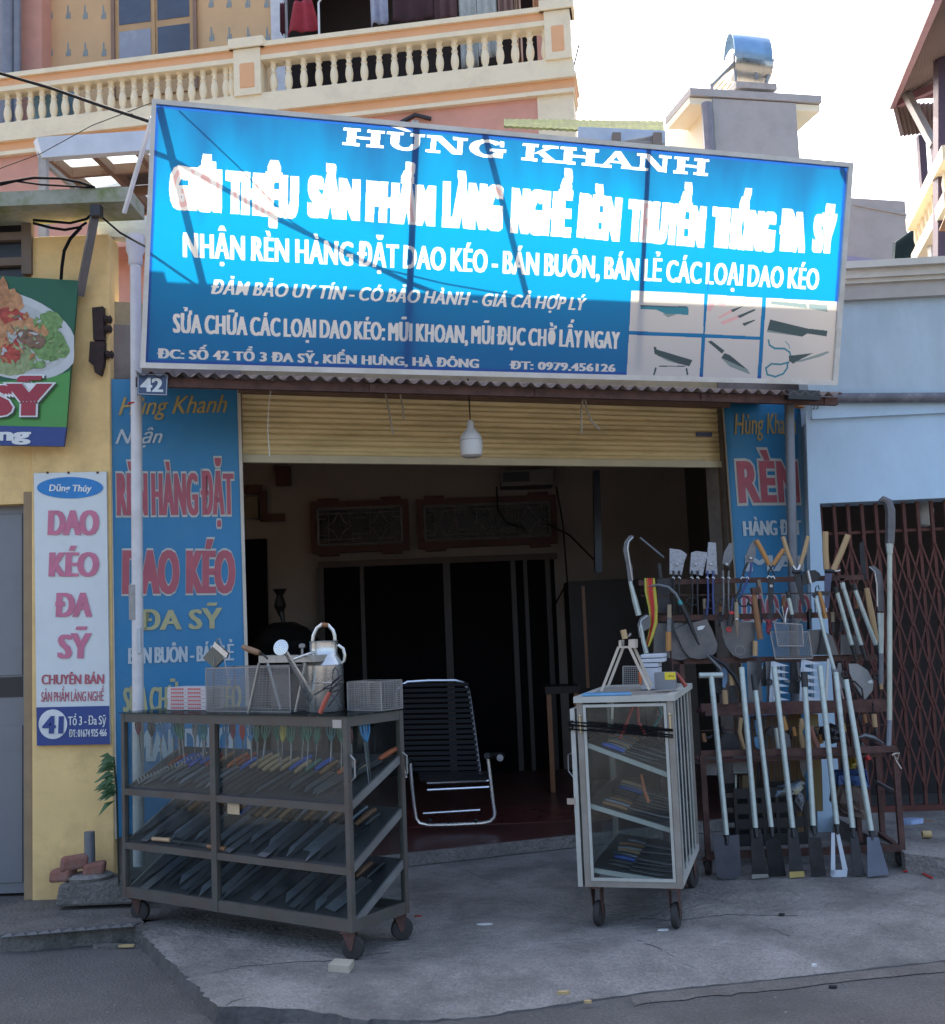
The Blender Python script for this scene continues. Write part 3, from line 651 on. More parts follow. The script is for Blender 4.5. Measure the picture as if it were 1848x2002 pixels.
# thin wires that cross behind
wire_m = M('black_cable', (.012, .012, .013), .95, spec=.05)
wr = MB().tube([behind(350, 208, .02), behind(460, 312, .12), behind(570, 425, .35), behind(700, 505, .5), behind(866, 545, .6), behind(1010, 570, .7)], .004, 4)
tag(wr.build('cable', wire_m), 'thin slack cable strung behind the big blue sign', 'cable')
# ================= balcony house behind =================
salmon = M('salmon_paint', (.66, .33, .25), .8, 0, .08, 2, .12, dirt=(.5, .26, .2), dirt_amt=.5, dirt_scale=1.5)
orange = M('orange_paint', (.8, .43, .22), .75, 0, .06, 2, .08)
cream = M('cream_paint', (.88, .76, .54), .7, 0, .05, 3, .08, dirt=(.62, .52, .38), dirt_amt=.5)
tan = M('tan_panel', (.66, .42, .22), .75, 0, .08, 2, .05)
house = thing('balcony_house', 'orange and cream house with a balustraded balcony and laundry above the sign', 'house', (-2, 13.5, 0))
hz = lambda px, py, o=0: HP.lc(px, py, o)
hr = hz(1112, 10)[0]; hl = -9.0
zt = 8.66; zrail_b = 8.50; zb0 = 8.03; zpl = 7.93; zbase = 7.70
MB().pbox(HP, hl, hr - .02, 0, zbase - .35, -.9, -.5).build('lower_wall', salmon, house)
MB().pbox(HP, hl, hr - .06, 6.3, zbase, -.9, -.02).build('balcony_fascia', salmon, house)
MB().pbox(HP, hr - .42, hr, 7.05, zbase - .1, -.5, 0.0).build('corner_block', cream, house)
MB().pbox(HP, hr - .42, hr + .02, 5.5, 7.05, -.5, -.01).build('corner_pier', salmon, house)
MB().pbox(HP, hl, hr + .02, zbase - .1, zbase - .05, -.5, .05).build('cornice', cream, house)
MB().pbox(HP, hl, hr + .03, zbase - .05, zbase + .07, -.5, .02).build('cornice_band', orange, house)
MB().pbox(HP, hl, hr + .05, zbase + .07, zbase + .13, -.5, .08).build('cornice', cream, house)
MB().pbox(HP, hl, hr + .02, zbase + .13, zb0, -.25, .03).build('balcony_plinth', cream, house)
rail = MB().pbox(HP, hl, hr + .03, 8.60, zt, -.2, .07).build('balustrade', cream, house)
MB().pbox(HP, hl, hr + .0, 8.5, 8.6, -.17, .03).build('rail_band', orange, rail)
MB().pbox(HP, hl, hr + .0, 8.44, 8.5, -.17, .045).build('rail_moulding', cream, rail)
# pillars on the balustrade
for px_, wd in ((486, .34), (1094, .3)):
    a = hz(px_, 130)[0]
    MB().pbox(HP, a - wd / 2, a + wd / 2, zb0 - .02, 8.64, -.2, .06).build('balustrade_pillar', cream, rail)
    MB().pbox(HP, a - wd / 2 + .07, a + wd / 2 - .07, zb0 + .06, 8.42, .0, .066).build('pillar_panel', orange, rail, bevel=.02)
    MB().pbox(HP, a - wd / 2 - .05, a + wd / 2 + .05, 8.6, 8.72, -.22, .1).build('pillar_cap', cream, rail)
prof = [(r_ * .9, z_) for r_, z_ in [(.05, 0), (.05, .035), (.032, .05), (.05, .1), (.056, .15), (.05, .2), (.034, .26), (.046, .275), (.034, .29), (.034, .33), (.05, .345), (.038, .36), (.038, .39), (.055, .41)]]
bal = None
def bl_at(px_):
    global bal
    a = hz(px_, 150)[0]; p = HP.at(a, zb0, -.06)
    if bal is None:
        m_ = MB().lathe(prof, p, seg=10); bal = m_.build('baluster', cream, rail, smooth=True); bal['_a'] = a; bl_at.a0 = a; del bal['_a']
    else:
        c = bal.copy(); COL.objects.link(c); c.location = HP.u * (a - bl_at.a0)
# measured columns between pillars
for i in range(21): bl_at(10 + i * (450 - 10) / 19.5 if i < 20 else 450)
for i in range(19): bl_at(532 + i * (1068 - 532) / 18)
# recessed wall of the upper floor
HW = Plane(HP.at(0, 0, -1.35), -9)
hw = lambda px, py: HW.lc(px, py)
MB().pbox(HW, hl, hw(540, 10)[0], 7.9, 11.2, -.2, 0).build('upper_wall', tan, house)
MB().pbox(HW, hw(-60, 10)[0] - 3, hw(100, 10)[0], 7.9, 11.2, 0, .25).build('side_wall', salmon, house)
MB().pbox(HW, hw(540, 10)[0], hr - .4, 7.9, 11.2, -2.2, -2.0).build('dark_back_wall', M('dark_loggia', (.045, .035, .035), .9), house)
MB().pbox(HW, hl, hr - .4, 11.2, 11.35, -2.2, .0).build('roof_slab', cream, house)
MB().pbox(HW, hr - .5, hr - .4, 7.9, 11.2, -2.2, .0).build('end_wall', salmon, house)
MB().pbox(HW, hl, hr - .3, 7.85, 7.93, -2.2, 1.15).build('balcony_floor', concrete, house)
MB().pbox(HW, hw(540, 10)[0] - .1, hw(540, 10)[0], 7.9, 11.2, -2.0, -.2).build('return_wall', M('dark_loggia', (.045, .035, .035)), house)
# window with four panes
A_z = zoomer(0, 0, 2.8875)
x0, x1 = hw(*A_z(670, 200))[0], hw(*A_z(1155, 200))[0]; z0, z1 = hw(*A_z(900, 560))[1], hw(*A_z(900, -10))[1] + .5
wf = MB().pbox(HW, x0, x1, z0, z1, 0, .03).build('window', M('window_frame_tan', (.5, .31, .15), .6, 0, .1, 6, .05), house)
xm = (x0 + x1) / 2; gm = M('window_pane_grey', (.05, .06, .09), .15, 0, .3, 2, 0, spec=.8); gm2 = M('window_pane_pale', (.3, .31, .36), .25, 0, .1, 3, 0)
zc = hw(*A_z(900, 150))[1]
for a, b in ((x0 + .09, xm - .05), (xm + .05, x1 - .09)):
    MB().pbox(HW, a, b, zc + .05, z1 - .05, .03, .036).build('pane', gm, wf)
MB().pbox(HW, x0 + .09, xm - .05, zc - .62, zc - .05, .03, .036).build('pane', gm2, wf); MB().pbox(HW, xm + .05, x1 - .09, zc - .62, zc - .05, .03, .036).build('pane', gm, wf)
MB().pbox(HW, x0 - .02, x0 + .03, z0, z1, .03, .06).build('window_casing', M('casing_brown', (.25, .15, .1), .6), wf); MB().pbox(HW, x1 - .03, x1 + .02, z0, z1, .03, .06).build('window_casing', M('casing_brown', (.25, .15, .1)), wf)
for a in (xm,): MB().pbox(HW, a - .018, a + .018, z0, z1, .03, .055).build('window_mullion', M('window_frame_tan', (.5, .31, .15)), wf)
# printed foil pattern on the tan boards: rows of small teal sprays
pm = M('foil_print_teal', (.25, .3, .3), .6)
def spray(x, z, h):
    mb = MB()
    for dx_, w0, hh in ((0, .018, h), (.03, .012, h * .5), (-.025, .01, h * .35)):
        n0 = HW.at(x + dx_, z, .004); mb.flat([n0 - HW.u * w0, n0 + HW.u * w0, n0 + HW.u * w0 * .4 + Vector((0, 0, hh)), n0 - HW.u * w0 * .6 + Vector((0, 0, hh))])
    mb.build('foil_print', pm, house)
for col in ((295, 400, 500, 608, ), (1240, 1345, 1455, 1567)):
    for cx_ in col:
        x = hw(*A_z(cx_, 150))[0]
        for r_, top in enumerate((hw(*A_z(cx_, 240 if cx_ < 700 else 150))[1], hw(*A_z(cx_, 10 if cx_ < 700 else -60))[1])):
            spray(x, top - .22 - (.03 if r_ else 0), .2); 
MB().pbox(HW, hw(540, 5)[0] - .06, hw(549, 5)[0] + .06, 7.9, 11.2, -.1, .06).build('white_post', M('white_post', (.6, .6, .62), .6), house)
for px_, r in ((32, .1), (60, .05)):
    p = HW.at(hw(*A_z(150 if px_ == 32 else 205, 100))[0], 7.95, .45); MB().tube([p, p + Vector((0, 0, 3))], r, 10).build('downpipe', M('grey_pvc', (.2, .21, .25), .5), house, smooth=True)
# blue tub standing on the balcony
c = HP.at(hz(*A_z(175, 400))[0], 8.2, -.55)
tub = MB().lathe([(.22, 0), (.3, .34), (.32, .36), (.32, .48), (.27, .53), (.14, .57), (.01, .58)], c, seg=20); tag(tub.build('water_tub', M('pale_blue_plastic', (.14, .3, .42), .35), smooth=True), 'pale blue domed tub standing on the balcony behind the balusters', 'tub')
# laundry
B_z = zoomer(560, 0, 2.8875)
LP = Plane(HP.at(0, 0, -.75), -9)
def cloth(x0, x1, zb, zt_, col, nm, lab, wav=.03, cat='clothes', flare=0):
    a0, a1 = LP.lc(*B_z(x0, 100))[0], LP.lc(*B_z(x1, 100))[0]; b0 = LP.lc(*B_z((x0 + x1) / 2, zb))[1]; b1 = zt_
    mb = MB(); rows = []; ph = random.random() * 6
    for j in range(9):
        t = j / 8; row = []
        for i in range(13):
            s_ = i / 12; w_ = (s_ - .5) * (1 - flare * t) + .5
            row.append(LP.at(a0 + (a1 - a0) * w_, b0 + (b1 - b0) * t + .02 * math.sin(s_ * 9 + ph) * (1 - t), wav * math.sin(s_ * 14 + ph) * (1.2 - t * .6)))
        rows.append(row)
    mb.grid(rows); o = mb.build(nm, M('cloth_' + nm + lab[:6], col, .9, 0, .2, 9, .3), smooth=True, thick=.004); tag(o, lab, cat, 'laundry on the balcony'); return o
cloth(62, 258, 185, 9.6, (.32, .03, .045), 'jacket', 'dark red jacket hanging over the balcony rail', flare=.45)
cloth(30, 56, 200, 9.6, (.12, .03, .04), 'scarf', 'narrow dark patterned cloth hanging left of the red jacket')
cloth(555, 660, 140, 9.6, (.34, .36, .45), 'shirt', 'grey blue shirt hanging in the middle of the balcony')
cloth(690, 930, 120, 9.6, (.05, .02, .025), 'coat', 'black and dark red coat hanging right of the grey shirt')
cloth(935, 1065, 110, 9.6, (.1, .05, .05), 'trousers', 'dark brown trousers hanging beside the pale shirts')
cloth(1075, 1180, 405, 9.6, (.42, .44, .42), 'shirt', 'pale grey green shirt reaching down behind the balusters')
cloth(1185, 1300, 340, 9.6, (.4, .42, .42), 'shirt', 'pale grey shirt hanging second from the balcony right end')
cloth(1310, 1400, 90, 9.6, (.24, .15, .13), 'blouse', 'dusty brown blouse on the balcony line')
cloth(1405, 1440, 380, 9.6, (.4, .26, .18), 'towel', 'thin tan towel hanging near the balcony right end')
cloth(1515, 1600, 70, 9.6, (.5, .26, .14), 'skirt', 'orange skirt hanging at the balcony right end')
MB()
p0 = LP.at(LP.lc(*B_z(20, 50))[0], 9.72, 0); p1 = LP.at(LP.lc(*B_z(1640, 50))[0], 9.72, 0)
tag(MB().tube([p0, p1], .01, 5).build('clothes_line', steel()), 'metal rod that carries the laundry on the balcony', 'clothes line')
q = LP.lc(*B_z(265, 180)); q2 = LP.lc(*B_z(265, 40)); hk = [LP.at(q[0], 8.0, .1), LP.at(q2[0], q2[1], .1), LP.at(q2[0] + .06, q2[1] + .08, .1), LP.at(q2[0] + .25, q2[1] + .1, .1)]
tag(MB().tube(hk, .015, 6).build('bent_pole', whitem()), 'white hooked pole standing behind the balusters below the jacket', 'pole')
hb = HP.at(hz(812, 225)[0], hz(812, 228)[1], .0)
mb = MB(); mb.bar(hb + HP.u * -.17 + Vector((0, 0, -.05)), hb + HP.u * 0.02 + HP.n * .05, .05, .03); mb.bar(hb + HP.n * .05, hb + HP.u * .19 + Vector((0, 0, -.05)), .05, .03); tag(mb.build('wall_bracket', blackm()), 'small black angle bracket on the salmon balcony fascia', 'bracket')
# aerial wire at the balcony corner
p = atY(1120, 230, 12.9); tag(MB().tube([p, atY(1122, 130, 12.9), atY(1132, 88, 12.9)], .012, 4).build('aerial_rod', iron), 'thin rod standing beside the balcony corner', 'rod')

# ================= lean-to roof left of the sign =================
lt = thing('lean_to_roof', 'rusty lean-to roof frame with clear sheets left of the big sign', 'roof', atY(180, 400, 9.5))
LTA = [atY(80, 292, 8.6), atY(330, 275, 9.2)]; LTB = [atY(230, 415, 10.8), atY(420, 400, 11.4)]
def lt_p(s_, t_, dz=0): return LTA[0].lerp(LTA[1], s_).lerp(LTB[0].lerp(LTB[1], s_), t_) + Vector((0, 0, dz))
MB().bar(lt_p(-.02, 0), lt_p(1, 0), .1, .16).build('gutter_channel', M('pale_blue_metal', (.45, .52, .62), .5, .1, .1, 6, .05), lt)
for t_ in (.33, .66, 1): MB().bar(lt_p(0, t_), lt_p(1, t_), .05, .08).build('purlin', M('brown_beam', (.17, .1, .07)), lt)
for s_ in (0, .35, .7, 1): MB().bar(lt_p(s_, 0), lt_p(s_, 1), .05, .08).build('rafter', M('brown_beam', (.17, .1, .07)), lt)
clear = M('milky_roof_sheet', (.75, .8, .78), .4, 0, .05, 4, .02, trans=.75); dsh = M('dark_roof_sheet', (.08, .07, .06), .8)
k = 0
for i, (s0, s1) in enumerate(((0, .35), (.35, .7), (.7, 1))):
    for j, (t0, t1) in enumerate(((0, .33), (.33, .66), (.66, 1))):
        cl_ = (j == 0) or (i == 0 and j == 1) or (i == 1 and j == 2)
        MB().sheet([lt_p(s0 + .01, t0 + .01, .06), lt_p(s1 - .01, t0 + .01, .06), lt_p(s1 - .01, t1 - .01, .06), lt_p(s0 + .01, t1 - .01, .06)], (0, 0, 1), .01).build('roof_sheet', clear if cl_ else dsh, lt)
MB().bar(lt_p(.02, 0, -.05), lt_p(.02, 0, -1.2), .06).build('post', iron, lt)
MB().bar(lt_p(.02, 0, -.1), lt_p(.4, .6, -.5), .035).build('brace', iron, lt)

# ================= yellow neighbour on the left =================
yw = M('yellow_house_paint', (.84, .58, .25), .8, 0, .07, 2.5, .15, dirt=(.5, .34, .15), dirt_amt=.6, dirt_scale=2.2)
yh = thing('yellow_house', 'small yellow house with louvred vent and steel door left of the shop', 'house', (-3.2, 7, .02))
yl = lambda px, py: YP.lc(px, py)
px0 = yl(62, 1300)[0]; px1 = yl(220, 1300)[0]
MB().pbox(YP, px0, px1, .01, 4.0, -.2, 0).build('pillar', yw, yh, bevel=.008)
MB().pbox(YP, px0 - 3, px0, 2.35, 4.0, -.3, -.03).build('wall_over_door', yw, yh)
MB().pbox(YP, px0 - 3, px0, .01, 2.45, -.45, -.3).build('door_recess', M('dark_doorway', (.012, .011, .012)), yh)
MB().pbox(YP, px0 - .055, px0 + .0, .01, 2.42, -.2, -.02).build('door_jamb', M('jamb_tan', (.3, .21, .12), .7, 0, .2, 5, .1), yh)
dr = MB().pbox(YP, px0 - 1.3, px0 - .07, .04, 2.36, -.16, -.12).build('steel_door', M('grey_steel_door', (.19, .2, .22), .45, .3, .1, 3, .04, dirt=(.12, .12, .13), dirt_amt=.4), yh)
MB().pbox(YP, px0 - 1.25, px0 - .1, yl(20, 1365)[1], yl(20, 1325)[1], -.12, -.116).build('door_slot', blackm(), dr)
for b0, b1 in ((.1, 1.02), (1.32, 2.3)):
    MB().pbox(YP, px0 - 1.25, px0 - .1, b0, b1, -.12, -.112).build('door_panel', M('grey_steel_door', (.19, .2, .22)), dr, bevel=.003)
# louvred vent above the green sign
v0 = yl(0, 540)[1]; v1 = yl(0, 440)[1]; vx = yl(58, 500)[0]
lv = MB().pbox(YP, vx - 1.0, vx, v0, v1 + .05, -.04, -.026).build('vent', M('dark_window', (0.006, .006, .008)), yh)
for i in range(3):
    zc = v0 + .06 + i * .16; MB().pbox(YP, vx - 1.0, vx - .02, zc, zc + .05, -.026, .02).build('louvre', M('brown_louvre', (.16, .12, .09), .7), lv)
MB().pbox(YP, vx - .04, vx + .02, v0, v1 + .08, -.03, .03).build('vent_frame', M('brown_louvre', (.16, .12, .09)), lv)
# mossy canopy slab
moss = M('mossy_concrete', (.3, .31, .25), .9, 0, .2, 4, .4, dirt=(.13, .17, .04), dirt_amt=.9, dirt_scale=5)
c0, c1 = YP.lc(0, 363, .32)[0] - 2, YP.lc(252, 388, .32)[0]; b0, b1 = YP.lc(120, 398, .32)[1], YP.lc(120, 370, .32)[1]
MB().pbox(YP, c0, c1, b0, b1, .0, .32).build('canopy_slab', moss, yh)
D_ = zoomer(0, 350, 3.641)
MB().bar(atY(*D_(700, 330), 6.6), atY(*D_(590, 910), 6.82), .045, .03).build('canopy_bracket', M('grey_metal_bracket', (.18, .17, .17), .5, .4), yh)
MB().bar(atY(*D_(715, 250), 6.55), atY(*D_(715, 330), 6.55), .06, .06).build('bracket_head', blackm(), yh)
# pale lintel and grimy wall between the yellow pillar and the shop
MB().bar(atY(*D_(728, 410), 7.0), atY(*D_(1090, 425), 7.05), .1, .14).build('pale_lintel', M('pale_plaster', (.62, .64, .6), .8, 0, .1, 5, .1, dirt=(.2, .25, .15), dirt_amt=.7), yh)
MB().pbox(FP, FP.lc(150, 900)[0], aL - .05, 0, FP.lc(240, 470)[1], -.3, -.1).build('party_wall', grey_wall, yh)
for pts, r in (([(245, 352), (400, 365), (520, 375), (640, 345), (700, 290)], .008), ([(245, 375), (380, 410), (480, 425), (590, 405), (640, 370)], .008), ([(600, 405), (520, 490), (475, 580), (458, 700), (452, 790)], .011), ([(0, 80), (250, 40), (450, 45), (600, 75), (700, 110)], .008), ([(0, 95), (120, 65), (300, 90), (680, 112)], .006)):
    tag(MB().tube([YP.hit(*D_(*p), .2 if pts[0][1] > 200 else .33) for p in pts], r, 6).build('cable', wire_m, smooth=True),
        {352: 'upper black cable sagging under the mossy canopy', 375: 'lower black cable sagging under the mossy canopy', 405: 'thick black cable running down the yellow wall to the green sign', 80: 'black cable arched over the top of the mossy canopy', 95: 'flat black cable lying along the mossy canopy'}[pts[0][1]], 'cable')
# rusty insulator bracket
rb = thing('insulator_rack', 'rusty dark iron insulator rack bolted to the yellow pillar', 'bracket', YP.hit(190, 730))
mm = MB(); ip = lambda x, y, o=.05: YP.hit(*D_(x, y), o)
mm.sheet([ip(680, 1000), ip(760, 990), ip(768, 1240), ip(690, 1240)], YP.n, .05); mm.sheet([ip(665, 1250), ip(770, 1250), ip(765, 1410), ip(740, 1500), ip(700, 1480), ip(690, 1430), ip(655, 1400)], YP.n, .07)
mm.build('rack_body', M('black_rust', (.03, .018, .016), .85, 0, .4, 20, .5), rb)
for x, y in ((768, 1090), (768, 1160), (780, 1350)): MB().lathe([(.012, 0), (.028, .01), (.02, .03), (.028, .04), (.012, .05)], ip(x, y, .02), (1, 0, 0), 8).build('spool', M('black_rust', (.03, .018, .016)), rb)

# ================= blue neighbour on the right =================
bw = M('pale_blue_paint', (.50, .66, .80), .8, 0, .05, 2, .15, dirt=(.38, .50, .60), dirt_amt=.45, dirt_scale=1.6, stretch=(1, 1, .5))
bw2 = M('upper_blue_paint', (.46, .56, .62), .8, 0, .06, 2, .15, dirt=(.3, .36, .38), dirt_amt=.5, dirt_scale=1.6, stretch=(1, 1, .4))
bh = thing('blue_house', 'pale blue house with a stone cornice and rusty folding gate right of the shop', 'house', (3, 8.2, 0))
bl = lambda px, py: BP.lc(px, py)
gx = bl(1603, 985)[0]; gz = 2.27; bx0 = bl(1592, 900)[0]
MB().sheet([BP.hit(1600, 1640), BP.at(gx, 0.0), BP.at(gx, 2.872), BP.hit(1576, 800)], BP.n, .03).build('wall_pier', bw, bh)
MB().pbox(BP, gx, 5, gz, 2.87, -.3, 0).build('wall', bw, bh)
MB().pbox(BP, bx0, 5, 2.87, 2.98, -.3, .035).build('wall_ledge', bw, bh)
MB().pbox(BP, bx0, 5, 2.98, 3.72, -.3, -.02).build('upper_wall', bw2, bh)
MB().pbox(BP, bx0, 5, 3.72, 3.83, -.3, .03).build('frieze', M('stone_grey', (.45, .42, .38), .85, 0, .12, 5, .2), bh)
for z0, z1, o in ((3.83, 3.86, .06), (3.86, 3.92, .09), (3.92, 3.97, .14)):
    MB().pbox(BP, bx0, 5, z0, z1, -.3, o).build('cornice', M('stone_pale', (.62, .58, .5), .85, 0, .1, 5, .15), bh)
MB().pbox(BP, bx0, 5, 3.6, 3.97, -4, -.3).build('flat_roof', concrete, bh)
MB().pbox(BP, gx - .12, gx - .01, 0, 3.6, -4, -.75).build('side_wall', bw2, bh)
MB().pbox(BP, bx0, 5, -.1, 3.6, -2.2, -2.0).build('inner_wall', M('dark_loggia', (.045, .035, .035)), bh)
Rz = zoomer(1420, 720, 3.696)
MB().tube([BP.hit(*Rz(770, 330), .07), BP.hit(*Rz(1848, 322), .07), BP.at(4, 2.98 + .0, .07)], .035, 10).build('drain_pipe', M('dark_grey_pipe', (.13, .13, .15), .55, 0, .2, 10, .1, dirt=(.5, .5, .5), dirt_amt=.35, dirt_scale=5), bh, smooth=True)
MB().tube([BP.hit(*Rz(752, 300), .07), BP.hit(*Rz(752, 400), .07)], .035, 8).build('pipe_elbow', M('orange_brown_fitting', (.3, .14, .05), .6), bh)
text(BP, '23', Rz(838, 422), Rz(890, 418), Rz(835, 385), blackm(), bh, off=.045, shear=.2, name='house_number')
# folding gate
gate = thing('folding_gate', 'rusty brown folding lattice gate of the blue house', 'gate', BP.at(gx + .6, .1, -.1))
gm_ = M('rusty_red_gate', (.13, .045, .035), .75, .2, .3, 12, .2, dirt=(.06, .03, .025), dirt_amt=.6)
pitch = (bl(1848, 1300)[0] - gx) / 8.0; n_g = 15
up0 = None
for i in range(n_g):
    x = gx + .02 + i * pitch
    if up0 is None:
        up0 = MB().pbox(BP, x - .011, x + .011, .12, gz - .01, -.1, -.07).build('gate_upright', gm_, gate); x_0 = x
    else:
        c_ = up0.copy(); COL.objects.link(c_); c_.location = BP.u * (x - x_0)
zs = [gz - .42, gz - .98, gz - 1.5, gz - 1.95]
lat0 = {}
for i in range(n_g - 1):
    for j, zc in enumerate((gz - .48, gz - .72, gz - 1.02, gz - 1.3, gz - 1.56, gz - 1.84)):
        x = gx + .02 + i * pitch
        if j not in lat0:
            m_ = MB()
            m_.bar(BP.at(x, zc - .17, -.065), BP.at(x + pitch, zc + .17, -.065), .012, .004, up=BP.n); m_.bar(BP.at(x, zc + .17, -.058), BP.at(x + pitch, zc - .17, -.058), .012, .004, up=BP.n)
            lat0[j] = m_.build('gate_lattice', gm_, gate)
        else:
            c_ = lat0[j].copy(); COL.objects.link(c_); c_.location = BP.u * (i * pitch)
MB().pbox(BP, gx, 5, gz - .22, gz - .2, -.12, -.1).build('gate_rail', gm_, gate); MB().pbox(BP, gx, 5, .1, .15, -.11, -.06).build('gate_sill', gm_, gate)
p = BP.hit(*Rz(1700, 1180), -.35)
lm = thing('bulb_lamp', 'dusty white bulb hanging inside the folding gate at the right edge', 'lamp', p)
MB().lathe([(.02, .1), (.045, .06), (.06, .02), (.06, -.05), (.045, -.1), (.01, -.115)], p, (0.15, 0, 1), 14).build('bulb', M('dusty_white_plastic', (.6, .58, .55), .5), lm, smooth=True)
MB().tube([p + Vector((.015, 0, .1)), p + Vector((.02, 0, .7))], .004, 4).build('cord', wire_m, lm)

# ================= things on the skyline =================
grey = M('grey_cement', (.42, .41, .40), .9, 0, .06, 2, .1, dirt=(.33, .32, .31), dirt_amt=.5)
creamw = M('tower_cream_wall', (.88, .82, .62), .85, 0, .04, 2, .05)  # own cream colour of the tower's side wall and soffit
C_ = zoomer(1280, 0, 2.859)
tw = thing('stair_tower', 'grey stair tower with cream sides behind the sign', 'tower', (6, 21, 0))
TP = Plane((5, 20, 0), 12)
def tb(nm, x0, y0, x1, y1, d0, d1, m): 
    a0, b1 = TP.lc(*C_(x0, y0)); a1, b0 = TP.lc(*C_(x1, y1)); return MB().pbox(TP, min(a0, a1), max(a0, a1), b0, b1, d0, d1).build(nm, m, tw)
tb('tower_wall', 480, 570, 1005, 1200, -3, 0, grey)
a0_, b1_ = TP.lc(*C_(480, 575)); b0_ = TP.lc(*C_(480, 1200))[1]
MB().pbox(TP, a0_ - .03, a0_ - .004, b0_, b1_, -9, -.02).build('cream_side_wall', creamw, tw)
tb('roof_slab', 345, 512, 1110, 600, -1.2, .03, grey)
tb('slab_soffit', 350, 598, 1105, 606, -1.1, -.03, creamw)
tb('tank_plinth', 615, 470, 855, 520, -.8, .0, M('pale_cement', (.42, .4, .38), .9))
pr = TP.hit(*C_(445, 600), .1); MB().tube([pr, pr - Vector((0, 0, 3))], .1, 8).build('downpipe', M('grey_pvc', (.2, .21, .25)), tw)
# solar water heater
sw_ = thing('solar_water_heater', 'solar water heater with a curved blue sheet on the grey tower', 'water heater', TP.hit(*C_(700, 480)))
def tp(x, y, o=0): return TP.hit(*C_(x, y), o)
rows = []
ca = tp(655, 330, -.5); cb_ = tp(730, 345, -.5)
dirx = (tp(820, 330, -.5) - tp(560, 300, -.5)); dirx.normalize()
nrm = Vector((0, -1, 0)); zz_ = dirx.cross(nrm).normalized();
L0 = (tp(575, 300, -.4) - tp(575, 460, -.4)).length
ctr0 = tp(575, 345, -.4); ctr1 = tp(790, 375, -.4); r_ = (tp(600, 205, -.4) - tp(600, 345, -.4)).length * 1.0
for k in range(13):
    w_ = R(-20 + k * 15); off = (nrm * math.cos(w_) + Vector((0, 0, 1)) * math.sin(w_)) * r_
    rows.append([ctr0 + off, ctr0.lerp(ctr1, .5) + off, ctr1 + off])
MB().grid(rows).build('curved_sheet', M('blue_sheet', (.2, .38, .6), .4, .3, .1, 5, .05), sw_, thick=.02, smooth=True)
MB().tube([ctr0 + Vector((0, 0, -.12)), ctr1 + Vector((0, 0, -.12))], r_ * .62, 16).build('tank', M('tank_steel', (.6, .56, .48), .3, .8, .15, 3, .05), sw_, smooth=True)
for k in range(10):
    a_ = ctr0.lerp(ctr1, k / 9) + Vector((0, -.2, -.2)); MB().tube([a_, tp(480 + k * 33, 490 - k * 2, -1.2) + Vector((0, .2, 0))], .03, 5).build('glass_tube', M('tube_bronze', (.5, .38, .22), .3, .4), sw_)
for x0, y0, x1, y1 in ((605, 310, 612, 470), (830, 345, 790, 480), (480, 490, 620, 350), (710, 330, 735, 460), (472, 485, 475, 522)):
    MB().bar(tp(x0, y0, -.2), tp(x1, y1, -.2), .05).build('stand_leg', iron, sw_)
# gable and mossy roofs just behind the sign
rf = thing('mossy_roof', 'low mossy sheet roof peeping over the sign', 'roof', atY(1150, 270, 11))
a_, b_, c_, d_ = atY(985, 250, 10.6), atY(1300, 266, 10.6), atY(1298, 240, 11.6), atY(985, 236, 11.6)
mb = MB(); rows = []
for i in range(121):
    t = i / 120; wv = .004 * math.cos(i * math.pi / 2.5); rows.append([a_.lerp(b_, t) + Vector((0, 0, wv)), d_.lerp(c_, t) + Vector((0, 0, wv))])
mb.grid(rows); mb.build('roof_sheet', M('mossy_sheet', (.3, .32, .11), .9, 0, .4, 5, .4, dirt=(.2, .2, .12), dirt_amt=.7, dirt_scale=9), rf, thick=.02)
MB().bar(atY(1130, 262, 10.4), atY(1300, 270, 10.4), .06, .12).build('gutter_beam', M('pale_blue_metal', (.45, .52, .62)), rf)
MB().bar(atY(1150, 282, 10.5), atY(1300, 284, 10.5), .08, .25).build('gable_board', M('brown_grey_board', (.2, .17, .15), .8), rf)
for x in (1205, 1285): MB().bar(atY(x, 262, 10.3), atY(x, 290, 10.3), .08, .08).build('rafter_end', M('brown_grey_board', (.2, .17, .15)), rf)
MB().bar(atY(1160, 285, 10.35), atY(1290, 262, 10.35), .07, .04).build('brace', M('pale_blue_metal', (.45, .52, .62)), rf)
gb = thing('grey_outbuilding', 'plain grey cement building beyond the blue house roof', 'building', (10, 17, 0))
GP = Plane((6, 17, 0), -4)
g0, g1 = GP.lc(*C_(1280, 1130)), GP.lc(*C_(1597, 1168))
mb = MB(); q_ = [GP.at(g0[0] - 1.5, 0), GP.at(g1[0], 0), GP.at(g1[0], g1[1]), GP.at(g0[0] - 1.5, g0[1] + .15)]
mb.sheet(q_, GP.n, 4).build('wall', grey, gb)
c1_ = GP.lc(*C_(1300, 1190)); c2_ = GP.lc(*C_(1610, 1250)); MB().bar(GP.at(*c1_, .01), GP.at(*c2_, .01), .02, .02).build('render_joint', M('stone_grey', (.45, .42, .38)), gb)
mb = MB(); q0 = [C_(1655, 1325), C_(1535, 1410), C_(1530, 1520), C_(1668, 1520)]; QP = Plane((7, 14, 0), -10)
rows = []
for i in range(25):
    t = i / 24; tp_ = Vector(q0[1]).lerp(Vector(q0[0]), t); bt = Vector(q0[2]).lerp(Vector(q0[3]), t); o = .03 * (i % 2)
    rows.append([QP.hit(*bt, o), QP.hit(*tp_, o)])
mb.grid(rows); gs = mb.build('green_sheet_wall', M('green_grey_sheet', (.08, .13, .14), .6, .2), thick=.02); tag(gs, 'dark green ribbed sheet wall at the corner of the grey building', 'wall')
MB().bar(QP.hit(*C_(1480, 1398)), QP.hit(*C_(1560, 1412)), .1, .1)
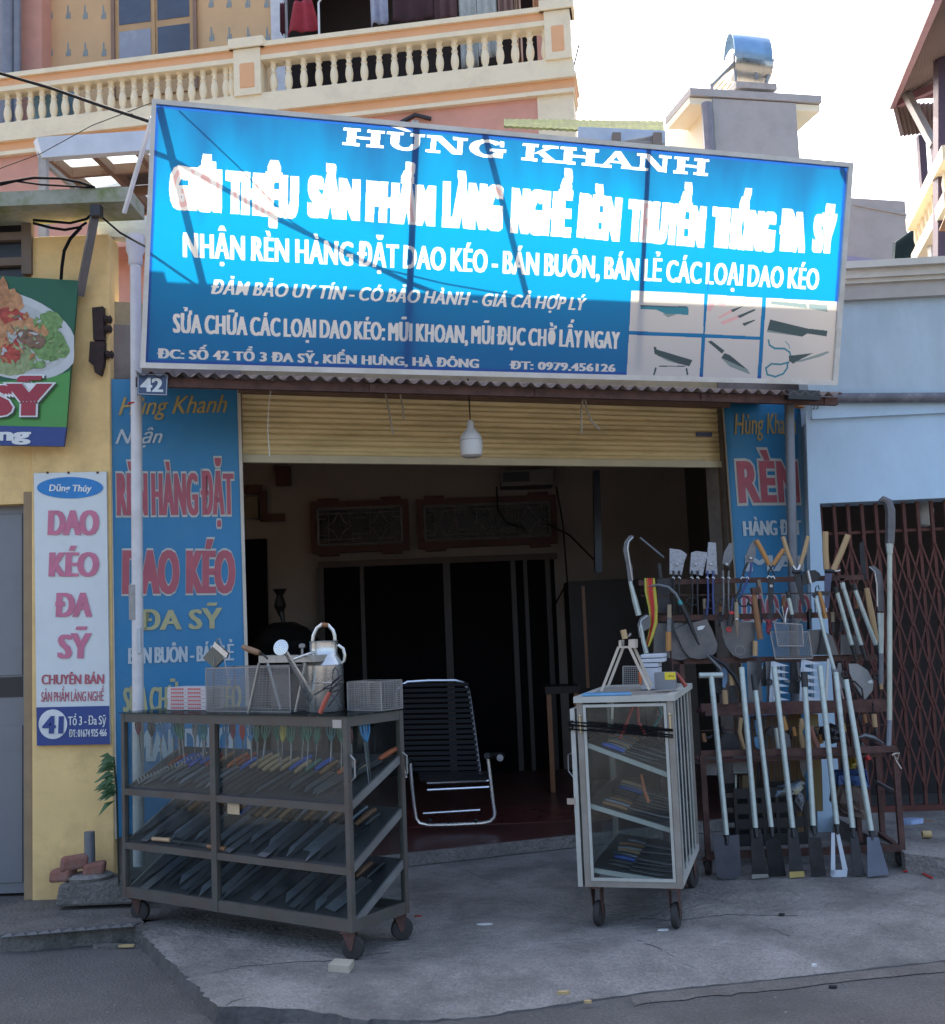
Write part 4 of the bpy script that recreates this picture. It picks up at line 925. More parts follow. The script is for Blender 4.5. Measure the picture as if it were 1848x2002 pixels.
mb = MB().sheet([GP.hit(*C_(1250, 1482), .5), GP.hit(*C_(1440, 1506), .5), GP.hit(*C_(1440, 1525), .5), GP.hit(*C_(1250, 1525), .5)], (0, -1, 0), .1); tag(mb.build('roof_edge', M('lilac_sheet', (.3, .3, .45), .6)), 'sliver of lilac sheet roof just above the blue house cornice', 'roof')
# house at the far right with a sheet awning and balcony
rh = thing('right_balcony', 'brown balcony with tilted sheet awning at the upper right edge', 'balcony', atY(1840, 400, 11))
brn = M('awning_brown', (.26, .19, .17), .8, 0, .1, 3, .1); pw = M('purple_trim', (.3, .15, .17), .6); 
Yr = 10.5
def rq(pts, Y, m, nm, th=.03):
    MB().sheet([atY(*C_(*p), y_) for p, y_ in zip(pts, Y)], (0, -1, .3), th).build(nm, m, rh)
# sloping awning: corrugated underside
rows = []
A0_, A1_ = atY(*C_(1790, -40), 8.2), atY(*C_(1522, 608), 13.0); B0_, B1_ = atY(*C_(2100, -80), 8.2), atY(*C_(1980, 440), 13.0)
for i in range(61):
    t = i / 60; wv = Vector((0, 0, .02 if i % 2 else 0)); rows.append([A0_.lerp(B0_, t) + wv, A1_.lerp(B1_, t) + wv])
MB().grid(rows).build('awning_sheet', brn, rh, thick=.01)
MB().bar(A0_, A1_, .06, .1).build('awning_edge', pw, rh)
rows = []
e0, e1 = atY(*C_(1522, 608), 13.0), atY(*C_(1850, 600), 13.3); f0, f1 = atY(*C_(1570, 795), 13.0), atY(*C_(1850, 760), 13.3)
for i in range(25):
    t = i / 24; wv = Vector((0, -.05 if i % 2 else 0, 0)); rows.append([e0.lerp(e1, t) + wv, f0.lerp(f1, t) + wv])
MB().grid(rows).build('awning_valance', brn, rh, thick=.01)
def rbar(x0, y0, Y0, x1, y1, Y1, w_, m, nm): MB().bar(atY(*C_(x0, y0), Y0), atY(*C_(x1, y1), Y1), w_).build(nm, m, rh)
dm = M('dark_purple_metal', (.09, .06, .09), .5, .3); lm_ = M('pale_tube', (.5, .48, .45), .5, .3)
rbar(1815, 140, 11, 1812, 1500, 11, .13, dm, 'corner_post'); rbar(1815, 100, 10.98, 1815, 330, 10.98, .1, lm_, 'post_sleeve')
rbar(1578, 490, 12.6, 1765, 845, 12.0, .08, lm_, 'awning_brace'); rbar(1688, 790, 12.8, 1710, 1110, 12.8, .08, dm, 'awning_post'); rbar(1765, 845, 12, 1780, 980, 12, .06, dm, 'brace_foot')
rbar(1560, 600, 12.9, 1850, 470, 12.0, .08, pw, 'purlin'); rbar(1600, 560, 12.9, 1850, 545, 12.6, .06, pw, 'purlin')
rbar(1640, 1305, 13, 1860, 880, 10.4, .14, M('cream_paint', (.78, .64, .38)), 'handrail'); rbar(1672, 1510, 13, 1870, 1150, 10.4, .14, M('cream_paint', (.78, .64, .38)), 'lower_rail')
for i in range(9):
    t = i / 8.5; a_ = (1665 + t * 185, 1300 - t * 365); b_ = (1690 + t * 170, 1480 - t * 310); Y_ = 13 - t * 2.4
    MB().tube([atY(*C_(*a_), Y_), atY(*C_((a_[0] + b_[0]) / 2, (a_[1] + b_[1]) / 2), Y_), atY(*C_(*b_), Y_)], [.03, .055, .03], 8).build('baluster', M('cream_paint', (.78, .64, .38)), rh, smooth=True)
rq([(1800, 1330), (1850, 1210), (1850, 1330)], (10.3,) * 3, M('orange_brown_fitting', (.3, .14, .05)), 'brown_gable'); rbar(1755, 1320, 12, 1770, 1510, 12, .1, lm_, 'newel')
# ================= flat signs around the shop =================
Hz = zoomer(0, 850, 3.080)
ban = M('banner_blue', (.025, .20, .40), .5, 0, .1, 2, .04, dirt=(.07, .24, .40), dirt_amt=.4, dirt_scale=3)
gold = M('gold_print', (.42, .30, .1), .6, 0, .2, 9, .0); beige_p = M('beige_print', (.42, .40, .22), .6, 0, .15, 9, 0)
pale_p = M('pale_print', (.48, .54, .58), .6, 0, .1, 9, 0); pinkr = M('faded_red_print', (.42, .10, .13), .6, 0, .15, 7, 0); paleline = M('pale_outline_print', (.5, .52, .5), .6, 0, .1, 7, 0)
# left banner
LB = Plane(FP.at(0, 0, .05), 20)
lb = thing('left_banner', 'tall blue banner with red and gold lettering left of the shutter, behind the white pipe', 'banner', LB.hit(350, 1500))
q = [LB.lc(213, 741), LB.lc(466, 745)]; zbot = .55
pl = [LB.at(q[0][0], q[0][1]), LB.at(LB.lc(487, 1300)[0], LB.lc(487, 1300)[1])]
P4 = [LB.hit(213, 741), LB.hit(466, 745), LB.hit(489, 1560), LB.hit(226, 1640)]
MB().sheet([P4[3], P4[2], P4[1], P4[0]], LB.n, .012).build('banner_cloth', ban, lb)
for a_, b_ in ((P4[1], P4[2]), (P4[0], P4[3])): MB().bar(a_ + LB.n * .005, b_ + LB.n * .005, .012, .02).build('edge_batten', M('pale_batten', (.55, .5, .42), .6), lb)
def lt2(s, bl, br, cap, m, off=.006, outline=None, name='lettering', **k):
    if outline: text(LB, s, bl, br, cap, outline, lb, off=off - .003, name='letter_outline', bold=k.get('bold', 0) + .035, layers=3, dx=.010, space=k.get('space', 1.0), track=k.get('track', 0))
    text(LB, s, bl, br, cap, m, lb, off=off, name=name, **k)
lt2('Hùng Khanh', (232, 812), (445, 806), (232, 775), gold, shear=.45, layers=2, dx=.004)
lt2('Nhận', (226, 868), (318, 866), (226, 838), pale_p, shear=.45, layers=2, dx=.004)
lt2('RÈN HÀNG ĐẶT', (231, 1008), (456, 1006), (231, 920), pinkr, outline=paleline, layers=4, dx=.005, track=-.4, space=1.1)
lt2('DAO KÉO', (243, 1160), (456, 1158), (243, 1072), pinkr, outline=paleline, layers=4, dx=.008, bold=.01, space=1.06)
lt2('ĐA SỸ', (272, 1232), (432, 1228), (272, 1192), beige_p, layers=3, dx=.006, bold=.01)
lt2('BÁN BUÔN - BÁN LẺ', (252, 1298), (456, 1291), (252, 1265), pale_p, layers=3, dx=.005, track=-.2)
lt2('SỬA CHỮA DAO KÉO', (242, 1392), (470, 1385), (242, 1342), beige_p, layers=3, dx=.006, track=-.25)
lt2('MÀI DAO', (262, 1490), (455, 1480), (262, 1425), pale_p, layers=3, dx=.01)
# right banner: bulges towards the street
Rz = zoomer(1420, 720, 3.696)
RB = Plane(FP.at(0, 0, .06), 20)
rbn = thing('right_banner', 'narrow curling blue banner with pink lettering right of the shutter, behind the tool rack', 'banner', RB.hit(1500, 1500))
def curl(q, off):
    t = (q.x - rb0) / (rb1 - rb0); return RB.at(q.x, q.y, off + .03 * math.sin(max(0, min(1, t)) * math.pi) * (1 if q.y < 3 else .5))
corn = [RB.lc(1412, 783), RB.lc(1566, 786), RB.lc(1592, 1560), RB.lc(1470, 1600)]
rb0 = corn[0][0]; rb1 = corn[2][0]
rows = []
for j in range(25):
    t = j / 24; row = []
    a_ = Vector(corn[0]).lerp(Vector(corn[3]), t); b_ = Vector(corn[1]).lerp(Vector(corn[2]), t)
    for i in range(13): row.append(curl(a_.lerp(b_, i / 12), 0))
    rows.append(row[::-1])
MB().grid(rows).build('banner_cloth', ban, rbn, smooth=True, thick=-.006)
MB().tube([r_[-1] + RB.n * .004 for r_ in rows], .007, 5).build('edge_batten', M('grey_brown_batten', (.3, .27, .22), .6), rbn); MB().tube([r_[0] + RB.n * .002 for r_ in rows], .004, 5).build('edge_cord', blackm(), rbn)
def rt2(s, bl, br, cap, m, outline=None, off=.014, **k):
    if outline: text(RB, s, bl, br, cap, outline, rbn, off=off - .004, name='letter_outline', bold=k.get('bold', 0) + .05, layers=3, dx=.010, curve=curl, space=k.get('space', 1.0))
    text(RB, s, bl, br, cap, m, rbn, off=off, curve=curl, **k)
rt2('Hùng Khanh', Rz(255, 605), Rz(725, 600), Rz(240, 440), gold, shear=.3, layers=2, dx=.004)
rt2('RÈN', Rz(300, 1110), Rz(738, 1105), Rz(290, 795), pinkr, outline=paleline, bold=.02, layers=3, dx=.010, space=1.12)
rt2('HÀNG ĐẶT', Rz(325, 1365), Rz(760, 1355), Rz(320, 1248), pale_p, layers=3, dx=.007)
Lz = zoomer(1240, 1000, 2.981); Mz = zoomer(1380, 1300, 3.422)
rt2('MÀI', Lz(815, 480), Lz(1160, 478), Lz(815, 378), pale_p, layers=3, dx=.012)
rt2('DAO KÉO', Lz(800, 780), Lz(1205, 775), Lz(800, 615), pinkr, outline=paleline, layers=3, dx=.006)
rt2('CHỮA', Lz(822, 1150), Lz(1200, 1150), Lz(822, 1040), pale_p, layers=3, dx=.006)
# number plate
hp = thing('house_number_plate', 'dark blue enamel plate with the white number 42 under the sign corner', 'number plate', LB.hit(297, 770, .62))
NP = Plane(SP.hit(297, 755), 16)
MB().sheet([NP.hit(*p) for p in ((268, 772), (327, 774), (329, 735), (324, 730), (268, 729))], NP.n, .01).build('plate', M('enamel_blue', (.03, .06, .14), .35, 0, .1, 9, .02), hp)
mb = MB(); c4 = [(270, 770), (325, 772), (327, 733), (270, 731)]
for i in range(4): mb.bar(NP.hit(*c4[i], .002), NP.hit(*c4[(i + 1) % 4], .002), .004, .003)
mb.build('plate_border', M('enamel_line', (.45, .48, .5), .4), hp)
text(NP, '42', (276, 765), (317, 766), (276, 738), M('enamel_white', (.6, .63, .63), .4), hp, off=.003, bold=.02, layers=3, dx=.003)
# white sign of number 41
WP = Plane((-2.5, 6.855, 0), 0)
ws = thing('white_shop_sign', 'narrow white board with pink lettering and number 41 on the yellow pillar', 'sign', WP.hit(140, 1455))
WQ = [WP.hit(66, 925), WP.hit(208, 922), WP.hit(215, 1455), WP.hit(72, 1458)]
MB().sheet([WQ[3], WQ[2], WQ[1], WQ[0]], WP.n, .018).build('board', M('board_white', (.66, .70, .70), .5, 0, .04, 3, .03, dirt=(.5, .53, .53), dirt_amt=.4), ws)
navy = M('navy_print', (.025, .055, .22), .5, 0, .08, 4, .02); pink2 = M('pink_print', (.55, .17, .26), .6, 0, .12, 9, 0)
MB().flat([WP.hit(*p, .003) for p in ((72, 1458), (215, 1455), (213.5, 1380), (71, 1383))]).build('navy_band', navy, ws)
MB().flat([WP.hit(137 + 65 * math.cos(R(a)), 953.5 + 21 * math.sin(R(a)), .003) for a in range(0, -360, -12)]).build('blue_oval', M('oval_blue', (.02, .2, .5), .5), ws)
ww = M('sign_white_letters', (.68, .7, .7), .5)
text(WP, 'Dũng Thúy', (97, 960), (179, 961), (97, 947), ww, ws, off=.005, bold=.02, layers=2, dx=.002, shear=.1)
MB().flat([WP.hit(*p_, .0065) for p_ in ((108, 1185), (127, 1185), (127, 1176.5), (108, 1176.5))]).build('lettering', pink2, ws)
for s_, bl_, br_, cp in (('DAO', (97, 1046), (190, 1046), (97, 995)), ('KÉO', (99, 1127), (190, 1127), (99, 1077)), ('DA', (113, 1206), (177, 1206), (113, 1156)), ('SỸ', (116, 1287), (175, 1287), (116, 1238))):
    text(WP, s_, bl_, br_, cp, pink2, ws, off=.004, bold=.0, layers=5, dx=.006)
text(WP, 'CHUYÊN BÁN', (82, 1338), (203, 1337), (82, 1318), pinkr, ws, off=.003, layers=3, dx=.003)
text(WP, 'SẢN PHẨM LÀNG NGHỀ', (81, 1372), (203, 1370), (81, 1352), pinkr, ws, off=.003, layers=2, dx=.002, track=-.2)
MB().flat([WP.hit(103.5 + 28 * math.cos(R(a)), 1416 + 29 * math.sin(R(a)), .006) for a in range(0, -360, -12)]).build('white_disc', ww, ws)
text(WP, '41', (86, 1433), (122, 1433), (86, 1399), navy, ws, off=.009, bold=.02, layers=4, dx=.004)
text(WP, 'Tổ 3 - Đa Sỹ', (134, 1418), (208, 1416), (134, 1400), ww, ws, off=.006, layers=2, dx=.0025, track=-.2)
text(WP, 'ĐT: 01674 925 466', (136, 1441), (209, 1439), (136, 1426), ww, ws, off=.006, layers=2, dx=.0025, track=-.2)
for x in (93, 134, 191): MB().lathe([(.008, 0), (.006, .01)], WP.hit(x, 924, .0), (0, -1, 0), 6).build('nail', rust(), ws)
# green food sign
GS = Plane((-2.8, 6.76, 0), 2)
fs = thing('food_sign', 'green sign with a picture of a plate of food and red letters over the door', 'sign', GS.hit(60, 870))
D_ = zoomer(0, 350, 3.641)
def gpoly(pts, m, nm, off): return MB().flat([GS.hit(*p, off) for p in pts][::-1]).build(nm, m, fs)
q4 = [D_(-150, 755), D_(578, 800), D_(484, 1918), D_(-150, 1918)]
MB().sheet([GS.hit(*p, -.001) for p in q4[::-1]], GS.n, .03).build('board', M('sign_dark_green', (.012, .10, .05), .5, 0, .1, 3, .02), fs)
food = lambda n_, c: M(n_, c, .5, 0, .35, 30, .0, dirt=tuple(min(1, x * 1.7 + .05) for x in c), dirt_amt=.6, dirt_scale=25)
gpoly([D_(-150, 1560), D_(200, 1530), D_(400, 1510), D_(520, 1470), D_(492, 1885), D_(-150, 1870)], M('sign_light_green', (.07, .28, .06), .5, 0, .08, 3, 0), 'light_green_field', .002)
gpoly([D_(-150, 1870), D_(491, 1888), D_(484, 1918), D_(-150, 1918)], navy, 'navy_edge', .0025)
MB().sheet([GS.hit(*p, .002) for p in [D_(-150, 1995 + 20), D_(470, 2005 + 20), D_(488, 1886), D_(-150, 1872)]], GS.n, .03).build('navy_band', M('navy_print', (.025, .055, .22)), fs)
def ell(cx, cy, rx, ry, rot=0, n=40, j=0, clipx=None):
    o = []
    for i in range(n):
        w_ = 2 * math.pi * i / n; x = rx * math.cos(w_) * (1 + random.uniform(-j, j)); y = ry * math.sin(w_) * (1 + random.uniform(-j, j)); c_, s_ = math.cos(R(rot)), math.sin(R(rot))
        X = cx + x * c_ - y * s_; 
        if clipx: X = min(X, clipx)
        o.append(D_(X, cy + x * s_ + y * c_))
    return o
gpoly(ell(60, 1200, 530, 310, 18, clipx=548), M('plate_white', (.5, .52, .52), .3, 0, .1, 5, 0), 'plate_print', .003)
gpoly(ell(60, 1200, 460, 255, 18), M('plate_inner', (.42, .44, .43), .3, 0, .2, 5, 0), 'plate_inner_print', .0035)
k_ = 0
for cx, cy, rx, ry, rot, mt in ((330, 1250, 190, 120, 30, food('herb_print', (.13, .24, .07))), (380, 1100, 90, 70, 20, food('herb_print', (.1, .2, .05))), (60, 1380, 200, 130, 5, food('salad_print', (.22, .27, .12))), (190, 1150, 170, 75, 10, food('fried_print', (.42, .2, .08))),
                              (40, 1000, 120, 150, 30, food('fried_print', (.42, .2, .08))), (30, 900, 40, 130, -8, food('tan_print', (.36, .16, .06))), (50, 1060, 130, 60, 0, food('chilli_print', (.35, .04, .02))), (80, 1330, 75, 90, 20, food('chilli_print', (.35, .04, .02))), (230, 1230, 120, 60, 25, food('brown_print', (.16, .09, .05))),
                              (100, 1130, 80, 30, -20, food('fried_print', (.42, .2, .08))), (-60, 1200, 110, 130, 0, food('fried_print', (.42, .2, .08))), (280, 1420, 60, 30, 0, food('herb_print', (.1, .2, .05)))):
    gpoly(ell(cx, cy, rx, ry, rot, 26, .13), mt, 'food_print', .004 + k_ * .0004); k_ += 1
for i_ in range(70):
    an_ = random.uniform(-1.5, 1.9); rr_ = random.uniform(.1, .95); cx_ = 60 + 430 * rr_ * math.cos(an_) * .95; cy_ = 1200 + 235 * rr_ * math.sin(an_) + (cx_ - 60) * .28
    if cx_ > 500: continue
    nm_ = random.choice((('herb_print',) * 3 if cx_ > 250 else ('fried_print', 'chilli_print', 'tan_print', 'brown_print')) + ('salad_print', 'plate_inner'))
    gpoly(ell(cx_, cy_, random.uniform(8, 34), random.uniform(5, 18), random.uniform(0, 180), 9, .35), MC[nm_], 'food_print', .009 + i_ * .00004)
redl = M('letter_red', (.32, .03, .05), .5, 0, .1, 5, 0); shd = M('letter_shadow', (.03, .06, .03), .6)
for s_, a_, b_, c_ in (('SỸ', D_(-95, 1795), D_(345, 1795), D_(-95, 1575)),):
    text(GS, s_, (a_[0] + 3, a_[1] + 3), (b_[0] + 3, b_[1] + 3), (c_[0] + 3, c_[1] + 3), shd, fs, off=.0125, bold=.06, layers=3, dx=.02, name='letter_shadow')
    text(GS, s_, a_, b_, c_, ww, fs, off=.014, bold=.06, layers=3, dx=.02, name='letter_outline'); text(GS, s_, a_, b_, c_, redl, fs, off=.0165, bold=.025, layers=3, dx=.02)
text(GS, 'ng', D_(-12, 1982), D_(215, 1982), D_(-12, 1890), ww, fs, off=.006, bold=.03, layers=3, dx=.006)

# ================= pipes and posts =================
pp = thing('white_drain_pipe', 'white plastic drain pipe standing in front of the left blue banner', 'pipe', atY(268, 1500, 6.55))
pv = M('white_pvc', (.62, .6, .6), .4, 0, .06, 9, .04, dirt=(.45, .42, .4), dirt_amt=.5, dirt_scale=6)
PY = 6.62
top_, bot_ = atY(265, 500, PY), atY(270, 1392, PY); bot_ = top_ + (bot_ - top_) * 1.32
MB().tube([top_, bot_], .0325, 16).build('pipe', pv, pp, smooth=True)
MB().lathe([(.036, -.06), (.042, -.05), (.042, .0), (.055, .03), (.055, .12), (.04, .12)], top_, (0, 0, 1), 16).build('collar', pv, pp, smooth=True)
p = atY(*Hz(845, 1150), PY - .0); MB().lathe([(.034, -.1), (.0345, -.1), (.0345, .1), (.034, .1)], p, (0, 0, 1), 16).build('tape_band', M('grey_tape', (.3, .29, .28), .6, 0, .2, 20, .1), pp)
p = atY(*Hz(872, 1390), PY - .03); MB().box(p, (.02, 0, 0), (0, .02, 0), (0, 0, .14)).build('door_hinge', M('enamel_line', (.45, .48, .5)), pp)
p = atY(*D_(990, 1715), PY); MB().lathe([(.034, 0), (.037, .004), (.034, .008)], p, (0, 0, 1), 12).build('red_tie', redm(), pp)
rpz = thing('grey_post', 'grey steel post in front of the right banner carrying the awning', 'post', atY(1555, 1500, 7.6))
MB().tube([atY(1543, 775, 7.6), atY(1560, 1575, 7.6) ], .031, 16).build('post', M('grey_tube', (.17, .18, .2), .5, .3, .15, 9, .08), rpz, smooth=True)
MB().bar(SP.hit(1538, 772) , SP.hit(1600, 774), .05, .06).build('post_head', blackm(), rpz)
# bulb under the awning
Sz = zoomer(480, 740, 1.848)
p = atY(*Sz(882, 300), 7.15)
bb = thing('hanging_bulb', 'large white plastic bulb hanging before the yellow shutter', 'lamp', p)
s_ = .132 / 38
MB().lathe([(.01, -.085), (.05, -.083), (.067, -.07), (.0715, -.03), (.0715, .02), (.066, .05), (.045, .078), (.025, .1), (.022, .14), (.014, .15), (.01, .155)], p + Vector((0, 0, 0)), seg=20).build('bulb', M('bulb_plastic', (.62, .6, .57), .35, 0, .04, 5, 0), bb, smooth=True)
MB().lathe([(.0685, -.0), (.0725, .0), (.0725, .004), (.068, .004)], p + Vector((0, 0, .022)), seg=20).build('bulb_rim', M('grey_tape', (.3, .29, .28)), bb)
MB().tube([p + Vector((0, 0, .15)), p + Vector((-.003, 0, .42))], .004, 5).build('cord', wire_m, bb)
for k, (pts, lab) in enumerate((([(575, 70), (560, 110), (572, 170), (583, 225), (588, 262)], 'frayed pale strap hanging left of the bulb, the longer of the pair'), ([(615, 65), (617, 120), (626, 165), (628, 205)], 'short strap hanging nearest left of the bulb'), ([(1305, 80), (1300, 140), (1295, 180), (1297, 260)], 'thin pale strap hanging straight right of the bulb'), ([(1305, 85), (1315, 170), (1335, 215), (1365, 245)], 'strap curling outward right of the bulb'))):
    o = MB().tube([atY(*Sz(*q_), 7.0 + .2 * (k > 1)) for q_ in pts], [.006, .006, .006, .005, .004][:len(pts)], 4).build('strap', M('strap_beige', (.35, .31, .25), .7), smooth=True); tag(o, lab, 'strap', 'straps hanging under the awning')
o = MB().tube([atY(*Sz(*q_), 6.9) for q_ in ((135, 60), (122, 150), (118, 240), (125, 345))], .003, 4).build('string', whitem()); tag(o, 'thin white string hanging at the left of the shutter', 'string')
# power line from the upper left to the sign corner
o = MB().tube([atY(-60, 120, 7.6), atY(0, 143, 7.5), atY(100, 172, 7.2), atY(200, 207, 6.8), atY(296, 238, 6.2)], .011, 6).build('power_line', wire_m, smooth=True); tag(o, 'thick black line running from upper left down to the sign corner', 'cable')
o = MB().tube([atY(-30, 340, 8), atY(80, 300, 7.5), atY(180, 245, 7), atY(298, 200, 6.2)], .0035, 4).build('guy_wire', wire_m); tag(o, 'thin wire rising to the upper left corner of the sign', 'wire')
o = MB().tube([atY(200, 425, 6.6), atY(235, 455, 6.4), atY(262, 470, 6.3), atY(290, 485, 6.2)], .006, 4).build('cable', wire_m); tag(o, 'short black cable drooping to the pipe collar beside the sign', 'cable')
# ================= left display case =================
iron_f = M('case_iron_frame', (.115, .11, .098), .6, .35, .25, 12, .15, dirt=(.1, .055, .04), dirt_amt=.6, dirt_scale=6)
GL = glass()
Iz = zoomer(220, 1230, 2.742); Xz = zoomer(240, 1450, 5.006)
class Frame:   # case coordinates: a along front (0 = near corner), d into depth, z up
    def __init__(s, o, e1, e2): s.o = Vector(o); s.a = Vector(e1).normalized(); s.d = Vector(e2).normalized(); s.z = Vector((0, 0, 1))
    def at(s, a, d, z): return s.o + s.a * a + s.d * d + s.z * z
    def box(s, mb, a0, a1, d0, d1, z0, z1): return mb.box8([s.at(a0, d0, z0), s.at(a1, d0, z0), s.at(a1, d1, z0), s.at(a0, d1, z0), s.at(a0, d0, z1), s.at(a1, d0, z1), s.at(a1, d1, z1), s.at(a0, d1, z1)])
def fbox(F, nm, mat, par, *k, **kw): mb = MB(); F.box(mb, *k); return mb.build(nm, mat, par, **kw)
K = Frame((-.625, 5.42, 0), (-1.28, .90, 0), (.575, .818, 0)); LA, LD = 1.64, .42; ZB, ZT = .13, 1.105
lc = thing('left_display_case', 'long iron framed glass case full of knives on castors before the left banner', 'display case', K.at(LA / 2, LD / 2, 0))
t = .027
for a in (0, LA - t):
    for d in (0, LD - t): fbox(K, 'corner_post', iron_f, lc, a, a + t, d, d + t, ZB, ZT)
am = LA * .545
fbox(K, 'middle_post', iron_f, lc, am, am + .04, -.002, .03, ZB, ZT - .04)
for d in (0, LD - t):
    fbox(K, 'bottom_rail', iron_f, lc, t, LA - t, d + .002, d + t, ZB, ZB + .055); fbox(K, 'top_rail', iron_f, lc, t, LA - t, d + .002, d + t, ZT - .045, ZT)
for a in (0, LA - t):
    fbox(K, 'bottom_rail', iron_f, lc, a + .002, a + t, t, LD - t, ZB, ZB + .055); fbox(K, 'top_rail', iron_f, lc, a + .002, a + t, t, LD - t, ZT - .045, ZT)
fbox(K, 'top_pane', glass('top_glass', (.6, .66, .66)), lc, -.01, LA + .01, -.01, LD + .01, ZT + .002, ZT + .008)
fbox(K, 'base_sheet', M('base_sheet', (.1, .1, .1), .7, 0, .2, 5, .1), lc, .01, LA - .01, .01, LD - .01, ZB + .004, ZB + .012)
# shelves: front edge low, back edge high
SH = [(.70, .88), (.415, .625), (.165, .38)]    # z front, z back
rail_m = M('worn_bare_angle', (.26, .27, .27), .45, .6, .2, 12, .1, dirt=(.12, .1, .09), dirt_amt=.5)
for zf_, zb_ in SH:
    mb = MB(); mb.box8([K.at(t, .01, zf_), K.at(LA - t, .01, zf_), K.at(LA - t, LD - .01, zb_), K.at(t, LD - .01, zb_), K.at(t, .01, zf_ + .006), K.at(LA - t, .01, zf_ + .006), K.at(LA - t, LD - .01, zb_ + .006), K.at(t, LD - .01, zb_ + .006)])
    mb.build('shelf', M('shelf_dark', (.035, .036, .04), .45, .2, .2, 5, .05), lc)
    for a in (.004, LA - .03): MB().bar(K.at(a + .01, .02, zf_ - .01), K.at(a + .01, LD - .02, zb_ - .01), .014, .035).build('side_angle', rail_m, lc)
    if zf_ > .3: fbox(K, 'front_rail', iron_f, lc, t, am, .0, .02, zf_ - .03, zf_ + .004); fbox(K, 'front_rail', iron_f, lc, am + .04, LA - t, .0, .02, zf_ - .03, zf_ + .004)
for a0, a1 in ((t, am), (am + .04, LA - t)): fbox(K, 'front_pane', GL, lc, a0, a1, -.001 + .022, .026, ZB + .055, ZT - .045)
fbox(K, 'side_pane', GL, lc, .012, .016, t, LD - t, ZB + .055, ZT - .045); fbox(K, 'side_pane', GL, lc, LA - .016, LA - .012, t, LD - t, ZB + .055, ZT - .045)
MB().tube([K.at(-.004, LD - .02, .90), K.at(-.03, LD - .02, .885), K.at(-.03, LD - .02, .80), K.at(-.004, LD - .02, .785)], .005, 6).build('handle', rail_m, lc)
MB().tube([K.at(-.004, .015, .93), K.at(-.03, .015, .91), K.at(-.03, .015, .83), K.at(-.004, .015, .81)], .005, 6).build('handle', rail_m, lc)
fbox(K, 'paper_patch', M('old_sticker', (.4, .36, .32), .8), lc, .03, .085, -.003, .001, ZT - .05, ZT - .012)
rub = M('black_rubber', (.03, .028, .028), .75, 0, .2, 14, .15)
def castor(F, par, a, d, r=.055, wid=.026, turn=0, zt=None):
    zt = zt or ZB; c = F.at(a, d, r); ax = (F.d * math.cos(R(turn)) + F.a * math.sin(R(turn))).normalized(); fw = ax.cross(Vector((0, 0, 1)))
    w_ = MB().lathe([(r * .3, -wid / 2 - .004), (r * .93, -wid / 2), (r, -wid / 4), (r, wid / 4), (r * .93, wid / 2), (r * .3, wid / 2 + .004)], c + fw * .018, ax, 18).build('castor_wheel', rub, par, smooth=True)
    mb = MB()
    for s_ in (-1, 1): mb.sheet([c + ax * s_ * (wid / 2 + .009) + v for v in (fw * .018 - F.z * .012, fw * .04 + F.z * (zt - r), -fw * .03 + F.z * (zt - r), fw * .005 - F.z * .01)], ax * s_, .003)
    mb.box(c + F.z * (zt - r - .006), fw * .07, ax * (wid + .03), F.z * .008)
    mb.build('castor_fork', rust(), par)
castor(K, lc, .05, .03, turn=25); castor(K, lc, .05, LD - .03, turn=55); castor(K, lc, LA - .06, .05, turn=20); castor(K, lc, LA - .1, LD - .04, turn=0)

# ---- knives on the shelves: each a thing; blade towards the street, handle up the slope
def knife_proto(nm, L_, hl, bw, hm, kind='knife'):
    r = thing(nm, '', 'knife', (0, 0, 0)); b = MB()
    if kind == 'cleaver': pts = [(0, -bw / 2, 0), (L_, -bw / 2, 0), (L_, bw / 2, 0), (.0, bw / 2, 0)]
    elif kind == 'sickle': pts = [(0, 0, 0), (L_ * .4, -bw, 0), (L_ * .8, -bw * 1.2, 0), (L_, 0, 0), (L_ * .8, -bw * .5, 0), (L_ * .4, -bw * .1, 0)]
    else: pts = [(0, -bw * .45, 0), (L_ * .75, -bw * .5, 0), (L_, bw * .42, 0), (0, bw / 2, 0)]
    b.sheet([Vector(p) + Vector((0, 0, .003)) for p in pts], Vector((0, 0, 1)), .003); b.build('blade', steel_k[random.randrange(3)], r)
    h = MB().tube([(0, 0, .008), (-hl * .3, 0, .01), (-hl * .7, 0, .012), (-hl, 0, .01)], [.009, .0125, .012, .01], 8); h.build('handle', hm, r, smooth=True)
    return r
steel_k = [M('knife_steel_a', (.38, .4, .44), .35, .8, .3, 8, .03), M('knife_steel_b', (.18, .19, .21), .4, .75, .3, 8, .03), M('knife_steel_c', (.09, .09, .1), .45, .7, .3, 9, .05)]
hd = {'blue': bluem(), 'red': M('brick_red_handle', (.3, .05, .03), .5, 0, .2, 9, .05), 'wood': wood(), 'brown': wood_dark(), 'black': blackm(), 'green': greenm(), 'orange': M('orange_handle', (.55, .13, .04), .45, 0, .15, 8, .03), 'tan': M('tan_handle', (.45, .3, .17), .55, 0, .2, 8, .1), 'steel': steel_k[1]}
ORD = ['first', 'second', 'third', 'fourth', 'fifth', 'sixth', 'seventh', 'eighth', 'ninth', 'tenth', 'eleventh', 'twelfth', 'thirteenth']
cnts = {}
def nth(key):
    cnts[key] = cnts.get(key, 0) + 1; return ORD[cnts[key] - 1]
